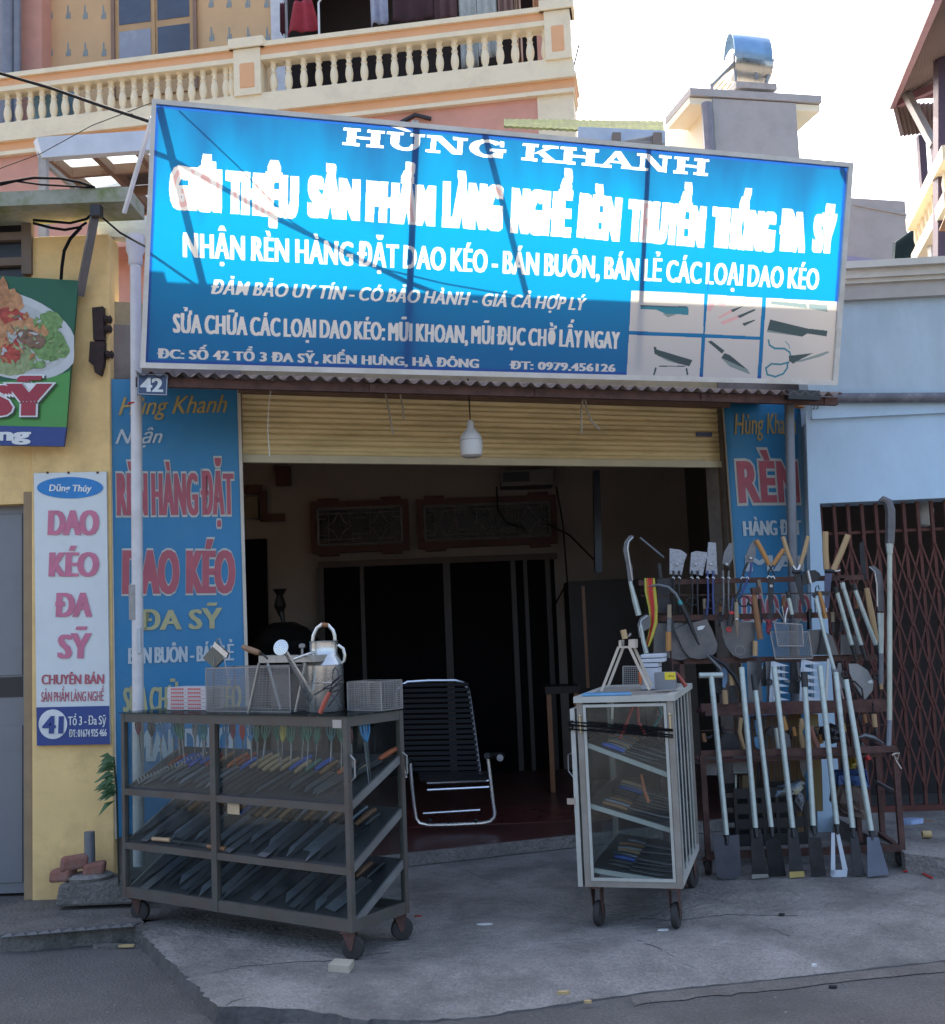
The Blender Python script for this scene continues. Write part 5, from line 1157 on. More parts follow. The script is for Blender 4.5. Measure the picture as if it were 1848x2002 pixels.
def lay(F, proto, a, zf_, zb_, dep, frac, lab, grp, tilt=0, dz=.006):
    """put a knife on a sloping shelf; frac = where the heel of the blade lies up the slope"""
    o = proto; sl = math.atan2(zb_ - zf_, dep)
    down = (-F.d * math.cos(sl) - F.z * math.sin(sl)).normalized(); nrm = (F.z * math.cos(sl) - F.d * math.sin(sl)).normalized()
    q_ = Matrix.Rotation(R(tilt), 3, nrm); x = q_ @ down; y = nrm.cross(x)
    kx, ky = random.uniform(.82, 1.2), random.uniform(.7, 1.5)
    m = Matrix((x * kx, y * ky, nrm)).transposed().to_4x4(); m.translation = F.at(a, frac * dep, zf_ + (zb_ - zf_) * frac + dz + .004)
    o.matrix_world = m; tag(o, lab, 'knife', grp)
upper = [('red', .3), ('blue', .29), ('blue', .3), ('blue', .28), ('blue', .3), ('red', .3), ('brown', .3), ('black', .28), ('orange', .3), ('red', .3), ('blue', .25), ('tan', .22), ('wood', .22), ('wood', .2), ('tan', .22), ('wood', .2), ('blue', .22), ('tan', .25), ('green', .2), ('blue', .2), ('brown', .24), ('black', .25), ('orange', .2), ('black', .3), ('tan', .2)]
protos = {}
names = {'red': 'brick red', 'blue': 'blue', 'brown': 'brown', 'black': 'black', 'orange': 'orange', 'tan': 'tan wooden', 'wood': 'pale wooden', 'green': 'green', 'steel': 'plain steel'}
def get_knife(col, L_, bw, kind='knife', hl=.12):
    k_ = (col, L_, bw, kind)
    if k_ not in protos:
        protos[k_] = knife_proto('kitchen_knife' if kind != 'cleaver' else 'cleaver', L_, hl, bw, hd[col], kind); return protos[k_]
    return clone(protos[k_])
for i, (c_, L_) in enumerate(upper):
    a = LA - .14 - i * (LA - .28) / (len(upper) - 1); zf_, zb_ = SH[0]
    side = 'left' if a > am else 'right'
    lay(K, get_knife(c_, .2, .034), a, zf_, zb_, LD, .52 + random.uniform(-.03, .05), f'{nth(("u", c_))} {names[c_]} handled knife from the left on the top shelf of the left case', 'knives in the left display case', -14 + random.uniform(-5, 5), .008)
for sh_i, cnt, labs in ((1, 25, 'middle'), (2, 22, 'bottom')):
    for i in range(cnt):
        a = LA - .13 - i * (LA - .26) / (cnt - 1); zf_, zb_ = SH[sh_i]
        c_ = ('black', 'steel', 'brown')[i % 3]
        if sh_i == 1 and i in (9,): c_ = 'blue'
        if sh_i == 1 and i in (12, 14): c_ = 'tan'
        side = 'left' if a > am else 'right'; kd = 'cleaver' if i % 4 == 1 else 'knife'
        nmn = names[c_]
        lay(K, get_knife(c_, .25, .055 if kd == 'cleaver' else .045, kd), a, zf_, zb_, LD, .62, f'{nth((labs, nmn, kd))} {nmn} handled {"cleaver" if kd == "cleaver" else "knife"} from the left on the {labs} shelf of the left case', 'knives in the left display case', -10 + random.uniform(-6, 6), .008)
# long sickle and coil lying across
o = MB().tube([K.at(1.42, .03, .447), K.at(1.28, .03, .45)], .012, 8).build('sickle', hd['tan'], smooth=True); tag(o, 'tan sickle handle lying along the front of the middle shelf', 'handle')
o = MB().sheet([K.at(1.28, .03, .452), K.at(.98, .025, .452), K.at(.95, .025, .435), K.at(1.28, .03, .44)], -K.d, .003).build('long_knife', steel_k[2]); tag(o, 'long dark blade lying along the middle shelf front rail, left bay', 'blade')
o = MB().tube([K.at(.99, .03, .44), K.at(.86, .03, .435)], .013, 8).build('chisel', hd['brown'], smooth=True); tag(o, 'brown handle lying at the middle post of the left case', 'handle')
o = MB().lathe([(.012, 0), (.045, .01)], K.at(.1, .1, .9), (0, 0, 1)); 
mb = MB(); pts = [K.at(LA - .06 - .26 * t_ - .0, .06 + .25 * t_, .735 + t_ * .13) for t_ in [i / 60 for i in range(61)]]
coil = [p + K.z * (.018 * math.sin(i * 2.1)) + K.d * (.018 * math.cos(i * 2.1)) for i, p in enumerate(pts)]
o = MB().tube(coil, .0035, 4).build('wire_coil', M('cream_cord', (.5, .46, .38), .6)); tag(o, 'cream coiled cord lying at the left end of the upper shelf', 'coil')
o = fbox(K, 'price_tag', M('tag_paper', (.5, .38, .24), .7), None, am - .155, am - .07, .012, .014, .615, .68); tag(o, 'square tan paper tag hung under the top shelf by the middle post', 'tag')
# ---- scissors hanging along the top rail
def scissors(col, L_, loop, mat):
    r = thing('hanging_scissors', '', 'scissors', (0, 0, 0))
    b = MB(); b.sheet([(-.004, 0, 0), (.007, 0, 0), (.001, 0, -L_)], (0, -1, 0), .003); b.build('blade', steel_k[1], r)
    b = MB(); b.sheet([(-.006, .004, 0), (.005, .004, 0), (-.008, .004, -L_)], (0, -1, 0), .003); b.build('blade', steel_k[0], r)
    for s_ in (-1, 1):
        h = MB(); pts = [(0, 0, -.002), (s_ * .012, 0, .014), (s_ * loop * 1.5, 0, .032), (s_ * loop * 1.6, 0, .06), (s_ * loop * .9, 0, .078), (s_ * .006, 0, .065), (s_ * .006, 0, .035), (s_ * .002, 0, .006)]
        h.tube(pts, .0042, 6).build('finger_loop', mat, r, smooth=True)
    return r
sc_cols = [('dark red', M('maroon_plastic', (.22, .02, .04), .4)), ('black', blackm()), ('teal', M('teal_plastic', (.02, .2, .22), .4)), ('blue', M('sky_blue_plastic', (.04, .22, .45), .4)), ('green', greenm()), ('grey', M('grey_plastic', (.2, .2, .22), .4)), ('red', redm()), ('yellow', M('yellow_plastic', (.5, .4, .08), .4))]
order = [0, 2, 1, 3, 3, 4, 4, 5, 2, 2, 5, 3, 0, 6, 3, 4, 4, 4, 7, 4, 4, 4, 4, 2, 4, 0]
spr = {}
for i, k_ in enumerate(order):
    nm_, mt = sc_cols[k_]; L_ = .11 if i % 3 else .15
    key = (k_, L_)
    if key not in spr: spr[key] = scissors(nm_, L_, .014, mt); o = spr[key]
    else: o = clone(spr[key])
    a = LA - .07 - i * (LA - .13) / (len(order) - 1)
    o.location = K.at(a, .05 + random.uniform(0, .05), ZT - .115 - random.uniform(0, .02)); o.rotation_euler = (0, R(random.uniform(-9, 9)), math.atan2(-K.a.y, -K.a.x) + R(random.uniform(-15, 15)))
    tag(o, f'{nth(("s", nm_))} {nm_} handled scissors from the left, hanging in the top of the left case', 'scissors', 'scissors hanging in the left display case')
o = clone(spr[(3, .15)] if (3, .15) in spr else spr[(3, .11)]); o.location = K.at(.02, .16, .98); o.rotation_euler = (0, R(-8), math.atan2(K.d.y, K.d.x)); o.scale = (1.4,) * 3; tag(o, 'large sky blue scissors hanging behind the end pane of the left case', 'scissors')
o = get_knife('orange', .2, .034); lay(K, o, .07, SH[0][0], SH[0][1], LD, .75, 'bright orange handled knife on the top shelf seen through the end pane', 'knives in the left display case', -20, .03)

# ---- things standing on the left case
def Ktop(px, py): 
    r_ = ray(px, py); return CAM + r_ * ((ZT + .009 - EYE) / r_.z)
def KP(d): return Plane(K.at(0, d, 0), math.degrees(math.atan2(-K.a.y, -K.a.x)))   # plane parallel to the case front
Jz = zoomer(380, 1240, 4.4)
zt_ = ZT + .009
# flat boxes stack
bxm = M('white_carton', (.55, .5, .5), .7, 0, .06, 9, .03); F1 = KP(.17)
a0, _ = F1.lc(*Iz(330, 590)); a1, _ = F1.lc(*Iz(545, 590)); hN = 6; bh_ = .0245 * 1
ztop = F1.lc(*Iz(430, 455))[1]; bh_ = (ztop - zt_) / hN
for k in range(hN):
    bx = thing('flat_carton', ('lowest', 'second lowest', 'third from the bottom', 'third from the top', 'second', 'topmost')[k] + ' white and red flat carton in the stack on the left case', 'box', F1.at((a0 + a1) / 2, zt_ + k * bh_), 'cartons stacked on the left case')
    j = random.uniform(-.004, .004); MB().pbox(F1, a0 + j, a1 + j, zt_ + k * bh_ + .0008, zt_ + (k + 1) * bh_ - .0008, -.13, 0).build('carton', bxm, bx)
    for u0 in (.1, .54):
        mb = MB(); w_ = a1 - a0
        for s_ in range(6): mb.pbox(F1, a0 + w_ * (u0 + s_ * .057), a0 + w_ * (u0 + s_ * .057 + .042), zt_ + k * bh_ + bh_ * .3, zt_ + k * bh_ + bh_ * .72, 0, .001)
        mb.build('red_print', M('carton_red', (.5, .06, .06), .6), bx)
# wire mesh baskets
def mesh_panel(mb, A, B, C, D, nx, ny, r):
    A, B, C, D = map(Vector, (A, B, C, D))
    for i in range(nx + 1): mb.bar(A.lerp(B, i / nx), D.lerp(C, i / nx), r, r)
    for j in range(ny + 1): mb.bar(A.lerp(D, j / ny), B.lerp(C, j / ny), r, r)
wm = M('galvanised_wire', (.26, .26, .27), .4, .7, .15, 20, .05)
def basket(lab, F, a0, a1, z1, dep, nx, ny, nd, r=.0022, dia=False):
    b = thing('wire_basket', lab, 'basket', F.at((a0 + a1) / 2, zt_)); z0 = zt_ + .003
    P_ = lambda a, z, o: F.at(a, z, -o)
    panels = [((a0, z0, 0), (a1, z0, 0), (a1, z1, 0), (a0, z1, 0), nx, ny), ((a0, z0, dep), (a1, z0, dep), (a1, z1, dep), (a0, z1, dep), nx, ny), ((a0, z0, 0), (a0, z0, dep), (a0, z1, dep), (a0, z1, 0), nd, ny), ((a1, z0, 0), (a1, z0, dep), (a1, z1, dep), (a1, z1, 0), nd, ny)]
    for q_ in panels:
        mb = MB(); mesh_panel(mb, *[P_(*c_) for c_ in q_[:4]], q_[4], q_[5], r); mb.build('mesh_panel', wm, b)
    mb = MB(); 
    for z in (z0, z1):
        cs_ = [P_(a0, z, 0), P_(a1, z, 0), P_(a1, z, dep), P_(a0, z, dep)]
        for i in range(4): mb.bar(cs_[i], cs_[(i + 1) % 4], .006, .006)
    for a_, o_ in ((a0, 0), (a1, 0), (a1, dep), (a0, dep)): mb.bar(P_(a_, z0, o_), P_(a_, z1, o_), .006, .006)
    mb.build('basket_rim', wm, b); return b
F2 = KP(.10); q0, q1, zt1 = F2.lc(*Jz(175, 900))[0], F2.lc(*Jz(925, 900))[0], F2.lc(*Jz(550, 510))[1]
basket('large fine wire mesh basket behind the slicer on the left case', F2, q0, q1, zt1, .2, 60, 26, 16, .0016)
F3 = KP(.24); q0, q1, zt1 = F3.lc(*Jz(1440, 900))[0], F3.lc(*Jz(1740, 880))[0], F3.lc(*Jz(1600, 640))[1]
basket('small diamond mesh basket at the right end of the left case', F3, q0, q1, zt1, .16, 30, 13, 12, .0022)
# bent square grater on rods
g_ = thing('square_cutter', 'dark square cutter plate on two rods standing in the mesh basket', 'cutter', Ktop(*Jz(240, 860)))
F4 = KP(.15); MB().sheet([F4.hit(*Jz(*p)) for p in ((140, 425), (245, 520), (335, 425), (245, 305))][::1], F4.n, .012).build('plate', M('cutter_plate', (.12, .13, .12), .4, .6), g_)
MB().bar(F4.hit(*Jz(245, 300), .01), F4.hit(*Jz(365, 405), .01), .012, .03).build('plate_lip', steel(), g_)
for p0, p1 in (((245, 420), (235, 830)), ((330, 410), (370, 630))): MB().tube([F4.hit(*Jz(*p0)), F4.hit(*Jz(*p1))], .004, 6).build('rod', wm, g_)
MB().tube([F4.hit(*Jz(*p)) for p in ((262, 300), (270, 262), (285, 250), (298, 268), (320, 350))], .004, 6).build('hook', wm, g_)
# slicer: bench on four legs with wooden crank handle
sl_ = thing('hand_slicer', 'steel hand slicer on splayed legs with a wooden handle on the left case', 'slicer', Ktop(*Jz(700, 900)))
F5 = KP(.07); F5b = KP(.2)
MB().sheet([F5.hit(*Jz(*p)) for p in ((640, 470), (1140, 460), (1140, 400), (640, 405))], F5.n, .09).build('bed', M('brushed_steel', (.34, .34, .33), .4, .7, .2, 15, .05), sl_)
for (p0, p1, F_) in (((645, 470), (550, 915), F5), ((720, 475), (835, 885), F5b), ((1060, 470), (970, 905), F5), ((1040, 460), (1150, 880), F5b)): MB().tube([F_.hit(*Jz(*p0)), F_.hit(*Jz(*p1))], .0075, 8).build('leg', M('brushed_steel', (.34, .34, .33)), sl_)
MB().tube([F5.hit(*Jz(*p), .02) for p in ((500, 325), (560, 350), (620, 372), (650, 380))], [.012, .0165, .0165, .012], 10).build('handle', M('mid_wood', (.24, .13, .07), .5, 0, .2, 9, .1), sl_, smooth=True)
MB().tube([F5.hit(*Jz(650, 380), .02), F5.hit(*Jz(680, 395), .0), F5.hit(*Jz(720, 430), .0)], .006, 6).build('crank', blackm(), sl_)
MB().lathe([(.006, 0), (.006, .03), (.016, .035), (.016, .05), (.006, .055)], F5.hit(*Jz(1030, 395)), seg=10).build('wing_knob', wm, sl_)
# watering can
wc = thing('watering_can', 'shiny galvanised watering can with long spout on the left case', 'watering can', Ktop(*Jz(1230, 925)))
c = K.at(.36, .17, zt_); 
F6 = Plane(c, 0); s_ = lambda x, y: F6.lc(*Jz(x, y))
rb_ = (s_(1405, 800)[0] - s_(1065, 800)[0]) / 2 ; cx_ = (s_(1405, 800)[0] + s_(1065, 800)[0]) / 2; c = F6.at(cx_, 0, 0); c.z = zt_ + .001
zz = lambda y: s_(1230, y)[1] + 0; bz = zt_
zz = lambda y: F6.hit(*Jz(1230, y)).z - c.z
rn = (s_(1348, 300)[0] - s_(1098, 300)[0]) / 2
can = M('galvanised_can', (.62, .62, .6), .28, .9, .12, 9, .04, dirt=(.5, .5, .47), dirt_amt=.5)
MB().lathe([(rb_ * .97, 0), (rb_, .004), (rb_, zz(490)), (rb_ * 1.01, zz(485)), (rn * 1.02, zz(395)), (rn, zz(392)), (rn, zz(285)), (rn * 1.04, zz(272)), (rn * .9, zz(285)), (rn * .9, zz(380))], c, seg=28).build('body', can, wc, smooth=True)
for y in (640,): MB().lathe([(rb_, -.002), (rb_ + .002, 0), (rb_, .002)], c + Vector((0, 0, zz(640))), seg=28).build('seam', can, wc)
hp_ = lambda x, y, o=0: F6.hit(*Jz(x, y), o)
MB().tube([hp_(*p) for p in ((1125, 275), (1130, 225), (1160, 160), (1205, 125), (1260, 130), (1305, 180), (1320, 225), (1322, 270))], .009, 8).build('top_handle', can, wc, smooth=True)
MB().tube([hp_(*p) for p in ((1205, 128), (1265, 132))], .011, 8).build('handle_grip', wood_dark(), wc, smooth=True)
MB().tube([hp_(*p) for p in ((1348, 310), (1395, 340), (1410, 400), (1405, 450), (1385, 470))], .008, 8).build('side_handle', can, wc, smooth=True)
MB().tube([hp_(1120, 800, .05), hp_(990, 560, .15), hp_(870, 345, .22)], [.024, .015, .010], 12).build('spout', can, wc, smooth=True)
MB().tube([hp_(1140, 370, .05), hp_(945, 440, .17)], .008, 8).build('spout_brace', can, wc, smooth=True)
ra = hp_(800, 305, .25); rax = (hp_(745, 290, .36) - hp_(870, 345, .22)).normalized()
ra = hp_(870, 345, .22) + rax * .035
rs_ = MB().lathe([(.01, -.045), (.02, -.03), (.038, 0), (.038, .004), (.001, .008)], ra, rax, 20).build('rose', can, wc, smooth=True)
mb = MB(); A_ = rax.cross(Vector((0, 0, 1))).normalized(); B_ = rax.cross(A_)
for rr_ in (.01, .02, .03):
    for k in range(int(rr_ * 600)): w_ = 2 * math.pi * k / int(rr_ * 600); mb.lathe([(.0016, 0), (.0016, .001)], ra + rax * (.0078 - rr_ * .1) + (A_ * math.cos(w_) + B_ * math.sin(w_)) * rr_, rax, 5)
mb.build('spray_holes', blackm(), rs_, kind='stuff')
# shears with red handle leaning on the can
F7 = KP(.03)
sr = thing('red_handled_hook', 'bundle of dark wire hooks with a red handle leaning on the watering can', 'tool', F7.hit(*Jz(1190, 925)))
MB().tube([F7.hit(*Jz(1190, 915), .03), F7.hit(*Jz(1225, 830), .03), F7.hit(*Jz(1275, 730), .02)], [.011, .0125, .011], 10).build('handle', M('faded_red_wood', (.42, .1, .07), .5, 0, .15, 9, .05), sr, smooth=True)
for pts in (((1270, 740), (1300, 640), (1385, 575)), ((1275, 735), (1340, 650), (1390, 610)), ((1280, 740), (1380, 700), (1400, 640)), ((1140, 755), (1230, 700), (1300, 690), (1380, 650)), ((1300, 620), (1305, 540), (1325, 510), (1350, 540), (1352, 600)), ((1280, 740), (1330, 790), (1380, 860)), ((1150, 780), (1150, 880), (1180, 915)), ((1260, 860), (1330, 770), (1400, 640)), ((1215, 700), (1300, 655), (1370, 600))):
    MB().tube([F7.hit(*Jz(*p), .01 + .01 * random.random()) for p in pts], .0035, 5).build('wire_hook', M('dark_wire', (.08, .08, .09), .4, .7), sr)

# ================= right display case =================
Kz = zoomer(1140, 1240, 3.034)
Q = Frame((.945, 5.72, 0), (-.964, .267, 0), (.267, .964, 0)); QA, QD, QB, QT = .48, .97, .2, 1.13
rc = thing('right_display_case', 'tall cream framed glass case on castors in front of the tool rack', 'display case', Q.at(QA / 2, QD / 2, 0))
cf = M('case_cream_frame', (.30, .27, .235), .55, .1, .12, 9, .1, dirt=(.2, .16, .12), dirt_amt=.5, dirt_scale=5); cl_ = M('case_cream_bead', (.46, .46, .42), .5, 0, .1, 9, .05, dirt=(.3, .26, .2), dirt_amt=.4)
t = .03
for a in (0, QA - t):
    for d in (0, QD - t): fbox(Q, 'corner_post', cf, rc, a, a + t, d, d + t, QB, QT - .03)
for d in (0, QD - t): fbox(Q, 'bottom_rail', cf, rc, t, QA - t, d + .001, d + t, QB, QB + .03)
for a in (0, QA - t): fbox(Q, 'bottom_rail', cl_, rc, a + .001, a + t, t, QD - t, QB, QB + .035)
fbox(Q, 'top_frame', cl_, rc, -.012, QA + .012, -.012, .03, QT - .03, QT); fbox(Q, 'top_frame', cl_, rc, -.012, QA + .012, QD - .03, QD + .012, QT - .03, QT)
fbox(Q, 'top_frame', cl_, rc, -.012, .03, .03, QD - .03, QT - .03, QT); fbox(Q, 'top_frame', cl_, rc, QA - .03, QA + .012, .03, QD - .03, QT - .03, QT)
fbox(Q, 'top_board', M('top_board', (.3, .27, .23), .6, 0, .2, 5, .1), rc, .03, QA - .03, .03, QD - .03, QT - .012, QT - .004)
for a0, a1, z0, z1 in ((.032, .046, QB + .03, QT - .04), (QA - .046, QA - .032, QB + .03, QT - .04)): fbox(Q, 'glazing_bead', cl_, rc, a0, a1, -.004, .01, z0, z1)
for z in (QB + .03, QT - .054): fbox(Q, 'glazing_bead', cl_, rc, .046, QA - .046, -.004, .01, z, z + .014)
fbox(Q, 'front_pane', GL, rc, .04, QA - .04, .012, .016, QB + .035, QT - .045)
for d in (.14, .31, .48, .66, .83): fbox(Q, 'side_bar', cl_, rc, .006, .010, d, d + .03, QB + .035, QT - .03)
fbox(Q, 'side_pane', GL, rc, .014, .018, t, QD - t, QB + .035, QT - .03); fbox(Q, 'side_pane', GL, rc, QA - .018, QA - .014, t, QD - t, QB + .035, QT - .03); fbox(Q, 'back_pane', GL, rc, t, QA - t, QD - .018, QD - .014, QB + .03, QT - .03)
# open door leaf seen edge-on along the left side
fbox(Q, 'door_leaf', cl_, rc, QA + .012, QA + .035, .0, .3, QB + .0, QT - .06)
MB().tube([Q.at(QA + .036, .02, .85), Q.at(QA + .06, .03, .84), Q.at(QA + .062, .03, .76), Q.at(QA + .036, .02, .73)], .004, 6).build('door_handle', wm, rc); fbox(Q, 'hasp', M('hasp', (.4, .33, .28), .5, .4), rc, QA + .03, QA + .07, -.006, .0, .60, .63)
for a in (.012, QA - .022):
    MB().tube([Q.at(a + .005, -.012, 1.03), Q.at(a + .005, -.012, .95)], .004, 6).build('latch', M('brass', (.6, .48, .28), .35, .8), rc); MB().lathe([(.002, -.008), (.008, 0), (.002, .008)], Q.at(a + .005, -.012, 1.035), seg=8).build('latch_knob', M('brass', (.6, .48, .28)), rc)
QS = [(.90, .74), (.60, .475), (.285, .225)]   # z at the left side, z at the right side
for zl_, zr_ in QS:
    mb = MB(); mb.box8([Q.at(.03, .03, zr_), Q.at(QA - .03, .03, zl_), Q.at(QA - .03, QD - .03, zl_), Q.at(.03, QD - .03, zr_), Q.at(.03, .03, zr_ + .006), Q.at(QA - .03, .03, zl_ + .006), Q.at(QA - .03, QD - .03, zl_ + .006), Q.at(.03, QD - .03, zr_ + .006)]); mb.build('shelf', M('shelf_clear_dark', (.05, .05, .05), .4, .1, .2, 5, .05), rc)
    MB().bar(Q.at(.03, .025, zr_ - .008), Q.at(QA - .03, .025, zl_ - .008), .012, .022).build('shelf_angle', cl_, rc)
for a, d, tr in ((.05, .04, 90), (QA - .05, .04, 90), (.05, QD - .06, 80), (QA - .05, QD - .06, 80)): castor(Q, rc, a, d, .062, .03, turn=tr - 8, zt=QB)
# black cord round the front
for k, (z0, z1) in enumerate(((1.002, .965), (.985, .955), (.97, .93), (.955, .925))):
    pass
mb = MB()
for z0, z1 in ((1.008, .962), (.99, .955), (.972, .925), (.995, .935)):
    mb.tube([Q.at(QA + .04, -.01, z0), Q.at(QA * .6, -.022, z0 - (z0 - z1) * .45), Q.at(.005, -.016, z1)], .004, 6)
mb.tube([Q.at(QA + .02, -.014, 1.012), Q.at(QA + .045, -.016, .995), Q.at(QA + .02, -.014, .98), Q.at(QA + .04, -.014, .965)], .006, 6)
mb.build('elastic_cord', wire_m, rc, smooth=True)
# knives in the right case
for sh_i, cnt, nm_ in ((0, 9, 'top'), (1, 9, 'middle'), (2, 8, 'bottom')):
    zl_, zr_ = QS[sh_i]; G = Frame(Q.at(0, 0, 0), Q.d, Q.a)     # a along depth, d towards left/high side
    for i in range(cnt):
        c_ = ('blue', 'black', 'brown', 'steel', 'black', 'steel', 'tan', 'black', 'brown', 'steel')[(i * 3 + sh_i * 2) % 10]; o = get_knife(c_, .2, .034)
        lay(G, o, .08 + i * .09, zr_, zl_, QA, .55, f'{nth(("r", nm_, c_))} {names[c_]} handled knife from the front on the {nm_} shelf of the right case', 'knives in the right display case', random.uniform(-12, 12), .008)
        m_ = o.matrix_world.copy(); 
o = MB().sheet([Q.at(.36, .3, z_) if False else Q.at(a_, .25, z_) for a_, z_ in ((.37, .585), (.34, .587), (.335, .55), (.325, .53), (.345, .52), (.38, .522), (.39, .535), (.375, .55))], -Q.d, .02).build('wooden_spool', M('cream_spool', (.6, .5, .3), .6)); tag(o, 'cream spool shaped handle hanging under the middle shelf of the right case', 'handle')
for pts, m_, lab in ((((.22, 1.07), (.26, .98), (.3, .9)), redm(), 'red tongs hanging in the top of the right case, left one'), (((.2, 1.07), (.2, .98), (.17, .92)), redm(), 'red tongs hanging in the top of the right case, right one'), (((.2, .72), (.19, .64), (.17, .58)), M('orange_handle', (.55, .13, .04)), 'orange tool hanging above the middle shelf of the right case'), (((.1, 1.08), (.08, 1.02), (.12, .96)), M('teal_plastic', (.02, .2, .22)), 'teal scissors loops hanging at the right of the right case'), (((.33, 1.08), (.335, 1.0)), steel(), 'short steel blade hanging top left in the right case')):
    o = MB().tube([Q.at(a_, .2, z_) for a_, z_ in pts], .008, 6).build('hanging_tool', m_, smooth=True); tag(o, lab, 'tool')
# on top of the right case
zq = QT + .001; Tz = zoomer(1240, 1080, 5.775)
def QP_(d): return Plane(Q.at(0, d, 0), math.degrees(math.atan2(-Q.a.y, -Q.a.x)))
F8 = QP_(.08)
sd = thing('slicer_stand', 'four legged pale stand with a short wooden handle on the right case', 'stand', F8.hit(*Kz(400, 500)))
lgm = M('stand_paint', (.5, .44, .36), .5, .2, .12, 12, .05)
F8b = QP_(.2)
for p0, p1, F_ in (((355, 225), (248, 500), F8), ((385, 225), (290, 470), F8b), ((420, 225), (545, 490), F8), ((450, 225), (560, 470), F8b)): MB().bar(F_.hit(*Kz(*p0)), F_.hit(*Kz(*p1)), .013, .013).build('leg', lgm, sd)
MB().sheet([F8.hit(*Kz(*p), .005) for p in ((355, 232), (455, 232), (455, 180), (415, 180), (415, 222), (370, 222), (370, 185), (355, 185))], F8.n, .11).build('head', lgm, sd)
MB().tube([F8.hit(*Kz(395, 175), .0), F8.hit(*Kz(382, 120), .0)], .0155, 12).build('handle', wood(), sd, smooth=True); MB().tube([F8.hit(*Kz(415, 160)), F8.hit(*Kz(430, 142))], .006, 6).build('wing_nut', wm, sd)
MB().bar(F8.hit(*Kz(290, 470), -.02), F8.hit(*Kz(545, 465), -.02), .008, .006).build('tie_bar', wm, sd)
mb = MB(); mb.box8([Q.at(.2, .0, zq), Q.at(.45, .0, zq), Q.at(.46, .12, zq), Q.at(.22, .12, zq), Q.at(.2, .0, zq + .012), Q.at(.45, .0, zq + .012), Q.at(.46, .12, zq + .012), Q.at(.22, .12, zq + .012)])
tag(mb.build('blue_packet', M('packet_blue', (.12, .3, .5), .4, 0, .15, 10, .1), bevel=.004), 'flat pale blue packet under the legs of the stand on the right case', 'packet')
F9 = QP_(.45)
def q_box(F, x0, y0, x1, y1, dep, nm, mat, lab, cat, par=None, bottom=zq):
    a0 = F.lc(*Kz(x0, y1))[0]; a1 = F.lc(*Kz(x1, y1))[0]; z1 = F.lc(*Kz(x0, y0))[1]; z0 = max(bottom, F.lc(*Kz(x0, y1))[1]) if bottom is not None else F.lc(*Kz(x0, y1))[1]
    o = MB().pbox(F, a0, a1, z0, z1, -dep, 0).build(nm, mat, par)
    if not par: tag(o, lab, cat)
    return o, (a0, a1, z0, z1)
zprev = zq; stk = [(605, 352, 470, 'lowest white box of the pile on the right case'), (600, 322, 352, 'second lowest white box of the pile on the right case'), (632, 294, 322, 'second white box from the top of the pile on the right case'), (632, 268, 294, 'topmost white box of the pile on the right case')]
for k, (xr, y0, y1, lab) in enumerate(stk):
    a0 = F9.lc(*Kz(490, y1))[0]; a1 = F9.lc(*Kz(xr, y1))[0]; z1 = F9.lc(*Kz(550, y0))[1] - .003
    o = MB().pbox(F9, a0, a1, zprev, z1, -.16, 0).build('white_box', M('carton_bluish_white', (.5, .53, .58), .6, 0, .06, 6, .05), bevel=.003); tag(o, lab, 'box', 'white boxes piled on the right case'); zprev = z1 + .004
o, e_ = q_box(QP_(.25), 578, 385, 705, 490, .09, 'grey_tin', M('grey_card', (.2, .21, .23), .5, 0, .08, 5, .03), 'grey square tin with a yellow label on the right case', 'tin')
Fg = QP_(.25); MB().pbox(Fg, Fg.lc(*Kz(640, 430))[0], Fg.lc(*Kz(706, 430))[0], Fg.lc(*Kz(640, 428))[1], Fg.lc(*Kz(640, 382))[1], -.01, .0015).build('yellow_label', M('label_yellow', (.75, .58, .03), .5), o)
mb = MB(); mb.tube([Fg.hit(*Kz(*p), .003) for p in ((660, 408), (672, 406), (668, 400), (682, 404), (690, 408), (694, 400))], .0012, 4); mb.build('label_scribble', blackm(), o)
b_ = thing('mesh_tray', 'small wire mesh tray standing behind the stand on the right case', 'tray', F9.hit(*Kz(440, 460)))
A_, B_, C__, D__ = [F9.hit(*Kz(*p), .02) for p in ((382, 458), (500, 455), (495, 345), (382, 345))]
mb = MB(); mesh_panel(mb, A_, B_, C__, D__, 9, 9, .0025); mb.build('mesh_panel', wm, b_)
mb = MB(); [mb.bar(p, q_, .006, .006) for p, q_ in ((A_, B_), (B_, C__), (C__, D__), (D__, A_))]; mb.build('tray_rim', wm, b_)
o = MB().tube([F9.hit(*Kz(485, 380), .03), F9.hit(*Kz(490, 455), .03)], .008, 6).build('orange_handle', M('orange_handle', (.55, .13, .04))); tag(o, 'small orange handle behind the legs of the stand', 'handle')
o = MB().tube([Fg.hit(*Kz(710, 385), -.1), Fg.hit(*Kz(770, 470), -.1)], [.008, .012], 8).build('red_grip', M('brick_red_handle', (.3, .05, .03)), smooth=True); tag(o, 'dark red handle lying at the right edge of the right case', 'handle')
